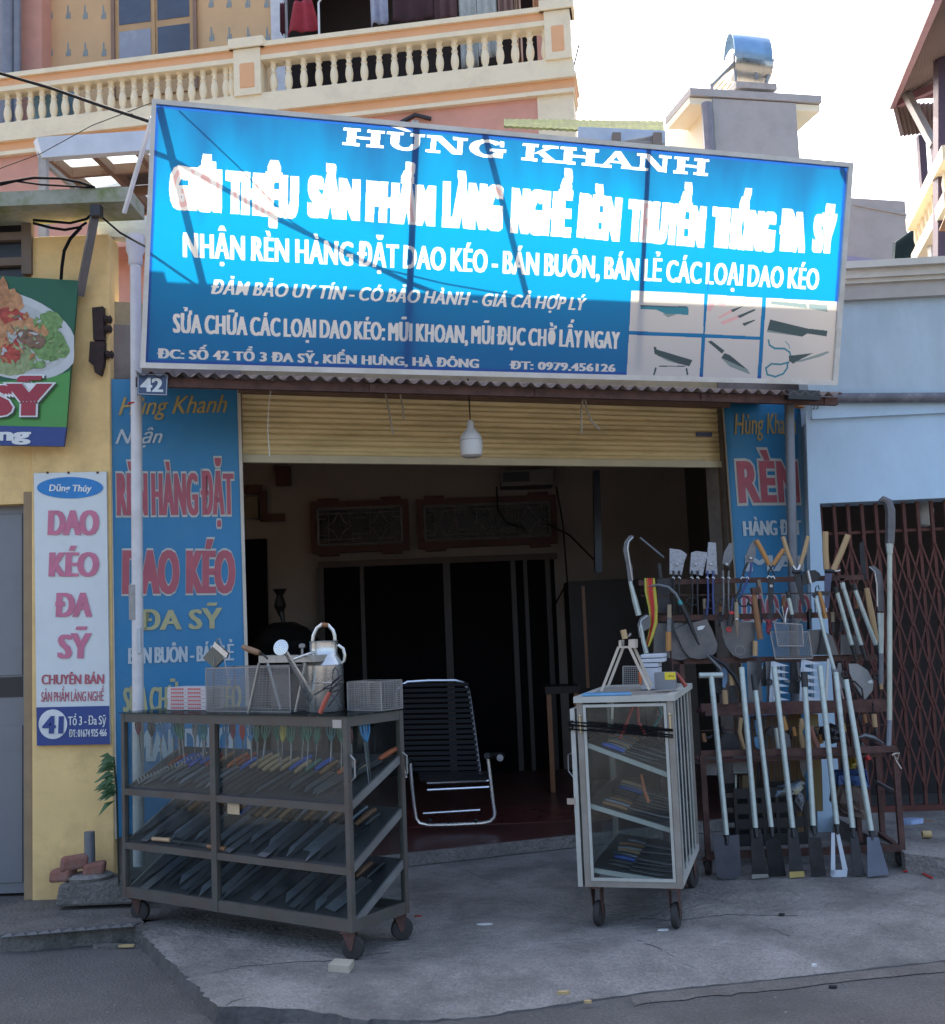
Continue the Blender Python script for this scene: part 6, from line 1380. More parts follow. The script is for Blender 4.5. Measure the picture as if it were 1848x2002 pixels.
# ================= tool rack =================
Uz = zoomer(1540, 1040, 5.5625); Vz = zoomer(1380, 1360, 4.55); Wz = zoomer(1600, 1360, 4.55)
RP = Plane((2, 7.3, 0), 0)
def P3(zf_, p, off):
    if len(p) > 2:
        if p[2] == 'g': return ground(*zf_(p[0], p[1]), .002)
        return RP.hit(*zf_(p[0], p[1]), p[2])
    return RP.hit(*zf_(p[0], p[1]), off)
def tool(name, label, cat, zf_, off, parts, group='tools on the rusty rack'):
    """parts: (part name, material, kind, points, size)"""
    first = P3(zf_, parts[0][3][0] if parts[0][2] != 'r' else parts[0][3][0], off)
    r = thing(name, label, cat, first, group)
    for i, (pn, m, kd, pts, sz) in enumerate(parts):
        q = [P3(zf_, p, off + i * .004) for p in pts]; mb = MB()
        if kd == 't': mb.tube(q, sz, 8 if (sz if not isinstance(sz, list) else max(sz)) > .006 else 5)
        elif kd == 'p':
            a_, b_, c_ = q[0], q[1], q[-1]; nr = RP.n.copy()
            cr = sum((q[k].cross(q[(k + 1) % len(q)]) for k in range(len(q))), Vector()); 
            if cr.dot(nr) < 0: q = q[::-1]
            mb.sheet(q, nr, sz)
        elif kd == 'b': mb.bar(q[0], q[1], sz[0], sz[1])
        elif kd == 'r': mb.ring(q[0], sz[0], sz[1], RP.n, ex=sz[2] if len(sz) > 2 else 1)
        mb.build(pn, m, r, smooth=(kd in 'tr'))
    return r
ru = rust(); sd_ = steel_dark(); st_ = steel(); tubm = steel_paint(); wd = wood(); wdd = wood_dark(); bk = blackm(); rd = redm()
greyb = M('grey_forged_blade', (.16, .165, .175), .45, .6, .25, 10, .06); blu = M('blue_grip_paint', (.04, .06, .2), .45, 0, .15, 9, .03)
orw = M('orange_wood', (.42, .2, .06), .5, 0, .2, 8, .08, stretch=(1, 1, .3)); bag = M('crumpled_wrap', (.3, .31, .34), .35, .2, .25, 14, .9, bscale=40)
shov = M('shovel_steel', (.12, .122, .13), .45, .6, .25, 6, .1, dirt=(.17, .14, .12), dirt_amt=.6, dirt_scale=6)
rack = thing('tool_rack', 'rusty iron tool rack on wheels hung with knives, shears and shovels right of the doorway', 'rack', RP.hit(1520, 1600, .2))
def hbar(zf_, p, q, w_, d_, nm='rack_beam', o=(0, 0)): MB().bar(RP.hit(*zf_(*p), o[0]), RP.hit(*zf_(*q), o[1]), d_, w_).build(nm, ru, rack)
hbar(Lz, (170, 550), (1530, 515), .032, .03); hbar(Lz, (280, 764), (1520, 738), .036, .03); hbar(Lz, (370, 1024), (1620, 1000), .036, .03)
hbar(Mz, (150, 472), (1430, 440), .05, .04, o=(.1, .1)); hbar(Mz, (150, 792), (1500, 757), .035, .03, o=(.42, .42)); hbar(Mz, (150, 500), (1430, 468), .03, .3, 'rack_shelf', o=(.0, .0))
MB().tube([RP.hit(*Lz(185, 628), .03), RP.hit(*Lz(1520, 605), .03)], .004, 5).build('rack_rod', ru, rack); MB().tube([RP.hit(*Mz(150, 632), .12), RP.hit(*Mz(1440, 590), .12)], .004, 5).build('rack_rod', ru, rack)
for x, yt, yb, o in ((1275, 1140, 1670, 0), (1328, 1220, 1690, .0), (1645, 1131, 1640, 0), (1712, 1440, 1660, .0), (1480, 1340, 1650, 0)):
    a_ = RP.hit(x, yt, o); b_ = Vector((a_.x, a_.y, .08)); MB().bar(a_, b_, .03, .03).build('rack_post', ru, rack)
fr_t = RP.hit(*Mz(1498, 775), .42); fr_b = Vector((fr_t.x, fr_t.y, .1)); MB().bar(fr_t, fr_b, .032, .032).build('rack_leg', ru, rack)
fl_t = RP.hit(*Mz(160, 800), .42); MB().bar(fl_t, Vector((fl_t.x, fl_t.y, .1)), .032, .032).build('rack_leg', ru, rack)
MB().bar(Vector((fl_t.x, fl_t.y, .12)), Vector((fr_t.x, fr_t.y, .12)), .03, .04).build('rack_bottom_rail', ru, rack)
bk_r = Vector((RP.hit(1712, 1500).x, 7.3, 0)); MB().bar(Vector((fr_t.x, fr_t.y, .1)), Vector((bk_r.x, 7.3, .12)), .03, .035).build('rack_bottom_rail', ru, rack)
MB().bar(fr_t, Vector((bk_r.x, 7.3, fr_t.z)), .03, .03).build('rack_side_rail', ru, rack); MB().bar(Vector((fr_t.x, fr_t.y, .43)), Vector((bk_r.x, 7.3, .44)), .015, .02).build('rack_brace', M('thin_grey_bar', (.2, .18, .17), .6, .3), rack)
MB().abox(fl_t.x, fr_t.x - .05, fr_t.y + .02, 7.28, fr_t.z - .03, fr_t.z - .015).build('rack_lower_shelf', ru, rack)
RF = Frame((fr_t.x, fr_t.y, 0), (-1, 0, 0), (0, 1, 0))
castor(RF, rack, .0, .03, .055, .028, turn=30, zt=.1); castor(RF, rack, fr_t.x - fl_t.x, .03, .055, .028, turn=70, zt=.1)
tag(MB().tube([RP.hit(*Mz(*p), .45) for p in ((1480, 800), (1500, 790), (1530, 785), (1520, 830), (1490, 795), (1510, 840), (1545, 895))], .004, 5).build('tie_string', M('pale_batten', (.55, .5, .42))), 'pale string knotted round the rack corner', 'string')

# --- upper row ---
hk = M('sickle_blade', (.13, .13, .14), .45, .6, .25, 12, .08); edge = M('ground_edge', (.5, .5, .5), .35, .8, .1, 10, .03)
tool('long_sickle', 'hooked sickle on a short white pole left of the rack, the higher of two', 'sickle', Lz, .06, [
    ('pole', tubm, 't', [(120, 540), (150, 660), (172, 745)], [.012, .019, .019]), ('blade', hk, 'p', [(110, 545), (95, 430), (78, 350), (85, 300), (115, 262), (140, 262), (140, 275), (110, 295), (105, 350), (135, 460), (138, 540)], .006), ('edge', edge, 't', [(138, 272), (112, 300), (105, 340), (118, 430), (134, 530)], .005)])
tool('long_sickle', 'hooked sickle on a thin white pole behind the carton pile, the lower of two', 'sickle', Lz, .1, [
    ('pole', tubm, 't', [(185, 800), (200, 900), (218, 975)], [.008, .014, .016]), ('blade', hk, 'p', [(175, 880), (165, 800), (180, 760), (215, 740), (240, 745), (240, 820), (205, 840), (200, 880)], .006), ('edge', edge, 't', [(225, 748), (188, 775), (178, 830), (195, 920)], .004)])
tool('thin_rod', 'thin rod slanting behind the wrapped shears', 'rod', Lz, .0, [('rod', M('grey_tube', (.17, .18, .2)), 't', [(180, 275), (325, 395)], .006)])
for k, (m, o1, lab) in enumerate(((M('strap_yellow_green', (.5, .5, .08), .5), 0, 'yellow green rubber strap hanging outermost at the rack left end'), (M('strap_orange', (.6, .16, .03), .5), 12, 'orange rubber strap hanging in the bunch at the rack left end'), (M('strap_red', (.55, .03, .03), .5), 24, 'bright red rubber strap hanging in the bunch at the rack left end'), (M('strap_red', (.55, .03, .03)), 36, 'rightmost red strap of the bunch at the rack left end'), (M('strap_lime', (.5, .42, .05), .5), 50, 'lime strap curving round the right of the red ones'))):
    pts = [(212 + o1, 520), (218 + o1 * 1.0, 600), (240 + o1 * .75, 700), (250 + o1 * .5, 790), (236 + o1 * .35, 870), (215 + o1 * .3, 935)]
    tool('rubber_strap', lab, 'strap', Lz, .06 + k * .008, [('strap', m, 't', pts, [.006, .011, .011, .011, .010, .006])], 'rubber straps at the rack left end')
# wrapped shears (heads in crumpled wrap, arms down through the ties)
def shears(x0, wrap, lab, armc, ys=(490, 520, 640, 740), w0=18, spread=14):
    parts = []
    if wrap: parts.append(('wrapping', bag, 'p', wrap, .02))
    else: parts.append(('blade', greyb, 'p', [(x0 - 22, 430), (x0 - 10, 360), (x0 + 20, 310), (x0 + 40, 305), (x0 + 42, 400), (x0 + 15, 450)], .008))
    for s_ in (-1, 1):
        parts.append(('arm', armc, 't', [(x0 + s_ * w0, ys[0] - 15), (x0 + s_ * (w0 - 2), ys[1]), (x0 + s_ * 10 + (6 if s_ > 0 else -3), ys[2]), (x0 + s_ * (spread + 6), ys[3])], .0065))
        parts.append(('cable_tie', whitem(), 't', [(x0 + s_ * w0 - 8, ys[1] - 2), (x0 + s_ * w0, ys[1] - 8), (x0 + s_ * w0 + 8, ys[1] + 4)], .004))
    parts.append(('bolt', st_, 'r', [(x0 + 5, 435)], (.006, .004)))
    tool('tin_shears', lab, 'shears', Lz, .05, parts)
shears(400, [(360, 340), (425, 348), (465, 375), (450, 415), (432, 500), (360, 495)], 'shears with blades wrapped in crumpled film, leftmost on the top beam', sd_)
shears(512, [(490, 365), (520, 355), (595, 365), (575, 430), (560, 505), (482, 490)], 'shears wrapped in crumpled film, second from the left', sd_)
shears(606, [(594, 302), (640, 305), (645, 420), (650, 498), (578, 490), (585, 420)], 'shears with a narrow silver wrapped head, third from the left, blue arms', blu)
shears(700, None, 'bare grey tin shears with closed round loops, just left of the blue banner', greyb)
for x, y in ((488, 660), (612, 675), (695, 665), (808, 660)): pass
tool('tin_shears', 'dark pointed tin shears tilted right, before the blue banner edge', 'shears', Lz, .06, [
    ('blade', greyb, 'p', [(820, 410), (822, 380), (845, 320), (875, 283), (885, 300), (880, 380), (860, 430), (835, 430)], .008),
    ('arm', sd_, 't', [(832, 425), (812, 470), (800, 520), (785, 590), (752, 650), (738, 720)], .0075), ('arm', blu, 't', [(855, 425), (850, 470), (828, 540), (800, 600), (790, 640)], .0075), ('bolt', st_, 'r', [(850, 398)], (.006, .005)), ('loop', sd_, 'r', [(808, 660)], (.033, .005)), ('cable_tie', whitem(), 't', [(790, 525), (800, 512), (812, 520)], .004), ('cable_tie', whitem(), 't', [(822, 520), (830, 512), (840, 524)], .004)])
for x, lab in ((497, 'round wire finger loop of the second wrapped shears'), (613, 'round wire finger loop of the blue armed shears'), (697, 'round wire finger loop of the bare grey shears')):
    pass
tool('garden_shears', 'hedge shears with orange wooden handles in a V before the banner', 'shears', Lz, .07, [
    ('handle', orw, 't', [(885, 290), (925, 365), (962, 440)], [.014, .016, .014]), ('handle', orw, 't', [(1050, 345), (1015, 395), (985, 442)], [.013, .015, .013]),
    ('tang', sd_, 't', [(962, 440), (980, 475), (995, 505)], .005), ('tang', sd_, 't', [(985, 442), (960, 475), (955, 505)], .005), ('blade', sd_, 'p', [(955, 515), (992, 515), (990, 580), (982, 740), (962, 740), (955, 600)], .006), ('bolt', st_, 'r', [(973, 568)], (.007, .005)), ('cable_tie', whitem(), 't', [(950, 520), (960, 505), (975, 515), (990, 508), (996, 524)], .004)])
tool('garden_shears', 'hedge shears with thin pale wooden handles in a V beside the grey post', 'shears', Lz, .08, [
    ('handle', wd, 't', [(1045, 268), (1070, 355), (1105, 445)], [.013, .014, .011]), ('handle', wd, 't', [(1198, 265), (1175, 360), (1150, 440)], [.013, .014, .011]), ('neck', st_, 't', [(1105, 445), (1125, 475)], .01), ('neck', st_, 't', [(1150, 440), (1135, 475)], .01),
    ('blade', sd_, 'p', [(1110, 485), (1150, 485), (1165, 560), (1178, 690), (1165, 690), (1125, 560)], .006), ('collar', bk, 't', [(1102, 482), (1155, 480)], .012)])
tool('garden_shears', 'hedge shears with thick yellow wooden handles before the folding gate', 'shears', Lz, .08, [
    ('handle', wd, 't', [(1302, 238), (1303, 350), (1310, 470)], .0185), ('handle', wd, 't', [(1440, 258), (1400, 360), (1350, 472)], .0185), ('neck', bk, 't', [(1300, 475), (1360, 478)], .014), ('blade', M('blue_steel', (.07, .08, .14), .4, .6), 'p', [(1300, 490), (1345, 490), (1335, 570), (1325, 700), (1300, 700), (1298, 560)], .006), ('white_tag', whitem(), 'b', [(1360, 478), (1392, 472)], (.012, .006))])
tool('ladle_scoop', 'black round scoop head with a white handle before the top beam', 'scoop', Lz, .05, [('bowl', bk, 'p', [(1162, 500), (1190, 475), (1240, 470), (1268, 490), (1280, 520), (1235, 545), (1165, 565)], .03), ('handle', st_, 't', [(1195, 475), (1212, 550)], .012)])
# --- second row ---
tool('billhook', 'dark billhook blade on a black handle hanging left under the top beam', 'billhook', Lz, .03, [('blade', sd_, 'p', [(285, 520), (380, 520), (395, 560), (360, 620), (378, 730), (285, 730)], .006), ('handle', bk, 't', [(295, 430), (305, 520)], .014)])
tool('hand_sickle', 'curved grey sickle with a long black handle hanging across the left shovel', 'sickle', Lz, .12, [('blade', greyb, 't', [(235, 570), (290, 560), (350, 575), (395, 615), (425, 670)], [.004, .009, .011, .011, .009]), ('ferrule', M('teal_paint', (.05, .3, .32), .4), 't', [(415, 655), (430, 680)], .013), ('handle', bk, 't', [(430, 680), (470, 760), (500, 840), (538, 925)], [.018, .016, .012, .006])])
tool('paring_tool', 'pale wooden handle of a narrow tool in front of the left shovel', 'tool', Lz, .1, [('handle', M('aged_wood', (.3, .24, .16), .6), 't', [(358, 680), (358, 760)], [.013, .015]), ('blade', greyb, 'p', [(345, 760), (370, 760), (368, 845), (345, 845)], .005)])
tool('chisel', 'chisel with an orange brown wooden handle at the left end of the third beam', 'chisel', Lz, .12, [('handle', orw, 't', [(352, 845), (352, 960)], .0175), ('blade', ru, 'b', [(365, 960), (378, 1085)], (.04, .006))])
tool('dark_saw', 'wavy dark saw blade beside the left shovel', 'saw', Lz, .09, [('blade', sd_, 'p', [(362, 770), (385, 770), (385, 840), (415, 880), (410, 900), (375, 850)], .005)])
def shovel(z, off, outline, lab, extra=()):
    tool('shovel', lab, 'shovel', z, off, [('blade', shov, 'p', outline, .008)] + list(extra))
shovel(Lz, .03, [(268, 778), (300, 795), (440, 790), (470, 1005), (430, 1018), (380, 1010), (262, 980), (262, 880)], 'wide flat grey shovel blade at the left behind the chisel')
shovel(Lz, .06, [(390, 835), (450, 800), (585, 768), (615, 830), (650, 920), (640, 970), (600, 1002), (530, 1010), (480, 1000), (440, 950), (410, 880)], 'rounded shovel blade with a white sticker, left of centre on the rack', [('sticker', whitem(), 'p', [(525, 818), (548, 808), (575, 808), (560, 830), (530, 836)], .001)])
shovel(Lz, .06, [(668, 785), (740, 778), (875, 790), (880, 960), (850, 1000), (790, 1008), (740, 985), (700, 930), (680, 870)], 'rounded shovel blade with a chalk ring, before the banner edge', [('chalk_ring', M('chalk', (.35, .35, .36), .9), 'r', [(785, 957)], (.03, .0015))])
tool('screwdriver', 'black and red screwdriver handle hanging over the middle shovel', 'screwdriver', Lz, .11, [('handle', bk, 't', [(733, 735), (722, 810)], .0165), ('red_cap', rd, 't', [(735, 720), (734, 738)], .017), ('red_ring', rd, 'r', [(718, 832)], (.011, .006)), ('shaft', blu, 't', [(742, 640), (735, 722)], .004)])
tool('hand_sickle', 'straight pointed sickle with a pale handle over the middle shovel', 'sickle', Lz, .12, [('handle', M('aged_wood', (.3, .24, .16)), 't', [(763, 665), (765, 760)], [.012, .016]), ('ferrule', st_, 't', [(765, 762), (766, 772)], .015), ('blade', M('brown_blade', (.2, .15, .11), .5, .4), 'p', [(753, 775), (778, 775), (775, 890), (770, 880)], .005)])
tool('hammer', 'hammer with a long brown wooden handle hanging before the banner', 'hammer', Lz, .1, [('handle', wdd, 't', [(870, 610), (885, 740), (908, 890)], [.015, .019, .02]), ('head', ru, 'b', [(855, 600), (905, 590)], (.05, .04)), ('neck', M('brown_blade', (.2, .15, .11)), 'b', [(895, 530), (908, 620)], (.04, .02))])
tool('curved_hook', 'thin curved dark hook between screwdriver and hammer', 'hook', Lz, .08, [('hook', sd_, 't', [(830, 670), (860, 690), (872, 740), (880, 790)], .007)])
tool('paint_knife', 'cleaver with a pale wooden handle hanging by the bottom of the hammer', 'cleaver', Lz, .1, [('handle', wd, 't', [(878, 900), (876, 990)], .0155), ('blade', sd_, 'p', [(890, 1000), (915, 1000), (920, 1110), (895, 1180), (880, 1110)], .005)])
tool('secateurs', 'secateurs with a dark red grip left of the wire grill', 'secateurs', Lz, .08, [('blade', sd_, 'p', [(950, 740), (985, 740), (975, 830), (955, 830)], .006), ('grip', M('maroon_plastic', (.22, .02, .04)), 't', [(965, 770), (955, 820), (965, 860)], .012), ('grip', M('maroon_plastic', (.22, .02, .04)), 't', [(950, 775), (970, 810), (950, 850)], .012)])
tool('trowel', 'grey steel trowel shaft hanging between the post and the thick handled shears', 'tool', Lz, .1, [('grip', bk, 't', [(1078, 600), (1082, 645)], .015), ('shaft', tubm, 't', [(1080, 640), (1102, 745)], .0125), ('cap', bk, 't', [(1100, 740), (1103, 765)], .014)])
tool('wire_fork', 'small wire fork of silver prongs above the grill', 'fork', Lz, .1, [('prong', st_, 't', [(1005, 700), (1030, 740), (1060, 790)], .004), ('prong', st_, 't', [(1040, 690), (1050, 740), (1060, 790)], .004), ('prong', st_, 't', [(1075, 700), (1065, 740), (1060, 790)], .004), ('stem', st_, 't', [(1060, 790), (1062, 800)], .005)])
# wire grills
def grill(c4, nx, ny, lab, off, r=.0018):
    b = thing('wire_grill', lab, 'grill', P3(Lz, c4[0], off), 'tools on the rusty rack'); q = [P3(Lz, p, off) for p in c4]
    mb = MB(); mesh_panel(mb, *q, nx, ny, r); mb.build('mesh_panel', wm, b); mb = MB(); [mb.bar(q[i], q[(i + 1) % 4], .007, .007) for i in range(4)]; mb.build('grill_rim', wm, b)
grill([(1000, 1008), (1225, 1005), (1200, 845), (968, 845)], 22, 14, 'large wire grill hanging in front of the third beam', .1)
grill([(1015, 930), (1170, 930), (1160, 800), (992, 790)], 18, 12, 'smaller wire grill overlapping the top of the large grill', .13)
# right part
tool('ring_hook', 'long wire hook with small axe head beside the thick handled shears', 'hook', Lz, .09, [('wire', sd_, 't', [(1242, 730), (1238, 650), (1245, 575), (1258, 562), (1265, 590)], .004), ('head', bk, 'p', [(1220, 620), (1250, 598), (1330, 600), (1325, 625), (1250, 625), (1235, 640)], .012), ('handle', orw, 't', [(1265, 600), (1285, 680), (1303, 765)], [.011, .014, .013])])
tool('wide_chopper', 'broad dark chopper blade right of the wire grill', 'chopper', Lz, .04, [('blade', shov, 'p', [(1210, 835), (1275, 830), (1345, 870), (1385, 985), (1230, 985), (1200, 900)], .006), ('tang', sd_, 'b', [(1200, 720), (1205, 830)], (.05, .01))])
tool('digging_head', 'dark arrow shaped hoe head behind the long white pole', 'hoe', Lz, .06, [('head', sd_, 'p', [(1278, 830), (1310, 870), (1345, 985), (1255, 985), (1275, 900)], .008)])
tool('wide_hoe', 'faint grey hoe plate under the leaning white handles', 'hoe', Lz, .03, [('blade', shov, 'p', [(1395, 860), (1500, 870), (1530, 980), (1395, 985)], .005)])
for k, (p, q, m1, lab) in enumerate((((1372, 600), (1465, 930), bk, 'hoe handle with black grip, leftmost of three leaning at the right of the rack'), ((1412, 575), (1522, 930), tubm, 'hoe handle with open white top, middle of three leaning at the right'), ((1480, 585), (1610, 930), bk, 'hoe handle with rounded black cap, rightmost of three leaning at the right'))):
    tool('short_handled_hoe', lab, 'hoe', Lz, .1, [('handle', tubm, 't', [p, q], .0135), ('cap', m1, 't', [(p[0] - 8, p[1] - 28), (p[0] + 1, p[1] + 8)], .0155), ('neck', bk, 't', [(q[0] - 2, q[1] - 5), (q[0] + 25, q[1] + 85)], [.015, .011])])
tool('axe_haft', 'thick yellow wooden handle leaning right of the white hoe handles', 'handle', Lz, .08, [('handle', wd, 't', [(1552, 580), (1585, 760), (1615, 910)], [.016, .021, .014]), ('wire_wrap', bk, 't', [(1568, 795), (1600, 805)], .004)])
tool('machete', 'sheathed dark machete hanging against the folding gate', 'machete', Lz, .0, [('blade', sd_, 'p', [(1510, 310), (1535, 290), (1545, 400), (1555, 530), (1530, 530), (1515, 420)], .006)])
tool('pole_sickle', 'short pole with hooked sickle at the right end of the rack', 'sickle', Lz, .16, [('pole', tubm, 't', [(1635, 730), (1640, 850), (1640, 975)], [.02, .016, .014]), ('sleeve', M('grey_tube', (.17, .18, .2)), 't', [(1640, 975), (1640, 1160)], .014), ('blade', hk, 'p', [(1620, 720), (1618, 620), (1610, 530), (1590, 475), (1565, 450), (1600, 445), (1640, 480), (1655, 560), (1655, 720)], .006), ('edge', edge, 't', [(1568, 452), (1600, 480), (1615, 560), (1618, 690)], .004), ('tip', wd, 't', [(1640, 1160), (1642, 1192)], .01)])
tool('pole_sickle', 'tallest pole with a hooked grey blade standing before the folding gate', 'sickle', Lz, .2, [('blade', hk, 't', [(1628, 52), (1650, 42), (1682, 60), (1695, 110), (1696, 200), (1692, 310)], [.008, .022, .030, .033, .032, .030]), ('ferrule', tubm, 't', [(1690, 310), (1692, 370)], [.024, .018])])
o_ = MB().tube([RP.hit(*Lz(1692, 360), .2), RP.hit(*Mz(1462, 560), .3)], .0155, 10); pz = [x for x in bpy.data.objects if x.name.startswith('pole_sickle')][-1]
par_ = [x for x in bpy.data.objects if x.get('label', '').startswith('tallest pole')][0]
o_.build('pole', M('aged_white_pole', (.46, .48, .4), .5, .2, .12, 9, .08, dirt=(.3, .28, .2), dirt_amt=.5), par_, smooth=True); MB().tube([RP.hit(*Mz(1462, 560), .3), RP.hit(*Mz(1455, 745), .38)], .0155, 8).build('grey_end', M('grey_tube', (.17, .18, .2)), par_, smooth=True)
# --- fourth row, between third and fourth beam ---
G4 = [(875, 1050, 895, 1175), (680, 1060, 700, 1180)]
tool('kitchen_knife', 'blue bladed sickle hanging below the third beam left', 'sickle', Lz, .1, [('blade', M('sky_blade', (.15, .26, .42), .4, .3), 'p', [(680, 1060), (705, 1060), (710, 1140), (695, 1185), (680, 1180)], .005)])
tool('curved_saw', 'pair of long curved blades reaching from the shovel tip down to the T handle', 'saw', Lz, .14, [('blade', greyb, 't', [(585, 980), (630, 1030), (665, 1065), (685, 1120)], [.004, .012, .013, .01]), ('blade', sd_, 't', [(600, 985), (690, 1040), (750, 1110), (790, 1190)], [.004, .013, .014, .01])])
tool('file', 'tool with a pale wooden grip just under the third beam', 'tool', Mz, .12, [('grip', wd, 't', [(362, 235), (368, 315)], .0165), ('blade', sd_, 'p', [(350, 320), (385, 320), (400, 440), (350, 440)], .005)])
tool('file', 'tool with a pale wooden grip standing on the fourth beam left', 'tool', Mz, .14, [('grip', wd, 't', [(315, 350), (322, 445)], .0165)])
for k, (x0, lab) in enumerate(((600, 'cleaver shaped plate hanging left of the white toothed blades'), (470, 'dark plate hanging left behind the long handles'))):
    tool('steel_plate', lab, 'blade', Mz, .05, [('blade', greyb, 'p', [(x0, 150), (x0 + 90, 150), (x0 + 110, 430), (x0 + 10, 430)], .005)])
wt = M('white_plastic_comb', (.55, .6, .66), .5, 0, .06, 8, .03)
def comb(x0, y0, y1, n_, w_, lab, tip=1.0):
    parts = [('spine', wt, 'p', [(x0, y0), (x0 + 28, y0), (x0 + 20, y1), (x0 - 15, y1)], .006)]
    for i in range(n_):
        yy = y0 + (y1 - y0) * i / n_; h_ = (y1 - y0) / n_
        parts.append(('tooth', wt, 'p', [(x0 + 15, yy), (x0 + 15, yy + h_ * .75), (x0 + w_, yy + h_ * .62)], .006))
    tool('toothed_blade', lab, 'saw', Mz, .09, parts)
comb(850, 135, 435, 6, 145, 'white toothed blade hanging right of the grey post, complete with six teeth')
comb(640, 150, 435, 6, 125, 'white toothed blade hanging left of the grey post behind a long handle')
tool('white_strip', 'pale flat strip hanging at the right of the toothed blades', 'strip', Mz, .08, [('strip', M('aluminium_frame', (.6, .6, .58)), 'p', [(1030, 130), (1045, 130), (1030, 440), (1010, 440)], .006)])
tool('plough_blade', 'large pale leaf shaped blade hanging on the gate side under the third beam', 'blade', Mz, .08, [('blade', M('pale_steel', (.26, .27, .28), .45, .5, .15, 7, .05), 'p', [(1178, 165), (1240, 165), (1310, 210), (1352, 290), (1345, 350), (1290, 420), (1215, 300), (1185, 230)], .006), ('rag', whitem(), 'p', [(1310, 290), (1340, 275), (1345, 300), (1320, 302)], .01)])
for x, y, lab in ((625, 292, 'small black ring on a rod left of the grey post'), (825, 270, 'small black ring on a rod right of the grey post'), (1148, 240, 'black ring hanging at the left of the leaf blade'), (1370, 255, 'black ring hanging at the right of the leaf blade')):
    tool('iron_ring', lab, 'ring', Mz, .1, [('ring', bk, 'r', [(x, y)], (.016, .006))], 'black rings on the rack')
for p_, lab in (([(1165, 275), (1220, 290), (1270, 340), (1280, 410)], 'outer black bent hook right of the last long handle'), ([(1185, 290), (1200, 340), (1240, 380), (1225, 330), (1265, 400)], 'inner black bent hook right of the last long handle')): tool('bent_hook', lab, 'hook', Mz, .13, [('hook', bk, 't', p_, .006)])
# --- small things that fill the gaps between the beams ---
rt_ = random.Random(5)
fill = [(Lz, .02, 560, 700, 'small dark hooked blade behind the blue armed shears'), (Lz, .02, 655, 720, 'thin dark blade behind the bare grey shears'), (Lz, .02, 900, 700, 'dark narrow blade behind the hammer handle'), (Lz, .02, 1040, 690, 'dark narrow blade left of the grey post over the banner'),
        (Lz, .02, 1200, 760, 'dark narrow blade right of the pale handled shears'), (Lz, .02, 1340, 780, 'dark narrow blade beneath the thick handled shears'), (Lz, .02, 1395, 770, 'dark narrow blade left of the three leaning hoe handles'), (Lz, .02, 1480, 700, 'dark narrow blade behind the three leaning hoe handles')]
for z_, o_, x_, y_, lab in fill:
    l_ = rt_.uniform(70, 120); t_ = rt_.uniform(-12, 12); w_ = rt_.uniform(14, 26)
    tool('billhook', lab, 'billhook', z_, o_, [('blade', sd_, 'p', [(x_, y_), (x_ + w_, y_), (x_ + w_ + t_, y_ + l_ * .7), (x_ + t_ * 1.6, y_ + l_), (x_ + t_ * .6, y_ + l_ * .6)], .005), ('handle', rt_.choice((wdd, bk, M('aged_wood', (.3, .24, .16)))), 't', [(x_ + w_ / 2 - t_ * .4, y_ - 55), (x_ + w_ / 2, y_ + 5)], .012)])
for x_, y_, lab in ((240, 150, 'dark triangular hoe plate behind the T handle, under the third beam'), (560, 160, 'dark hoe plate between the second and third long handles under the third beam'), (760, 150, 'dark hoe plate on the grey post under the third beam'), (1080, 160, 'dark hoe plate right of the toothed blades')):
    w_ = rt_.uniform(60, 95); h_ = rt_.uniform(150, 230)
    tool('hoe_plate', lab, 'hoe', Mz, .03, [('blade', greyb if rt_.random() < .5 else sd_, 'p', [(x_ + w_ * .35, y_), (x_ + w_ * .65, y_), (x_ + w_, y_ + h_), (x_, y_ + h_ * .95)], .005)])
for x_, y_, lab in ((200, 640, 'dark sickle blade behind the T handled spade on the lower rod'), (330, 610, 'dark curved blade above the spread hoe head'), (590, 700, 'dark curved blade between the third and fourth long handles'), (800, 650, 'dark curved blade left of the carved handle'), (1010, 640, 'dark curved blade right of the sixth long handle'), (1130, 620, 'dark curved blade left of the eighth long handle'), (1290, 560, 'dark curved blade under the leaf shaped blade')):
    a0_ = rt_.uniform(0, 3); tool('reaping_sickle', lab, 'sickle', Mz, .14, [('blade', sd_, 't', [(x_ + 34 * math.cos(a0_ + k * .5), y_ + 44 * math.sin(a0_ + k * .5)) for k in range(6)], [.003, .008, .011, .011, .009, .006]), ('grip', rt_.choice((wdd, orw, bk)), 't', [(x_ + 34 * math.cos(a0_ + 2.5), y_ + 44 * math.sin(a0_ + 2.5)), (x_ + 34 * math.cos(a0_ + 2.5) + 12, y_ + 44 * math.sin(a0_ + 2.5) + 60)], .012)])
for k, (x_, y_) in enumerate(((497, 660), (613, 680), (697, 668))):
    tool('wire_loop', ('black finger loop below the second wrapped shears', 'black finger loop below the blue armed shears', 'black finger loop below the bare grey shears')[k], 'loop', Lz, .055, [('loop', sd_, 'r', [(x_, y_)], (.026, .004, 1.4))])
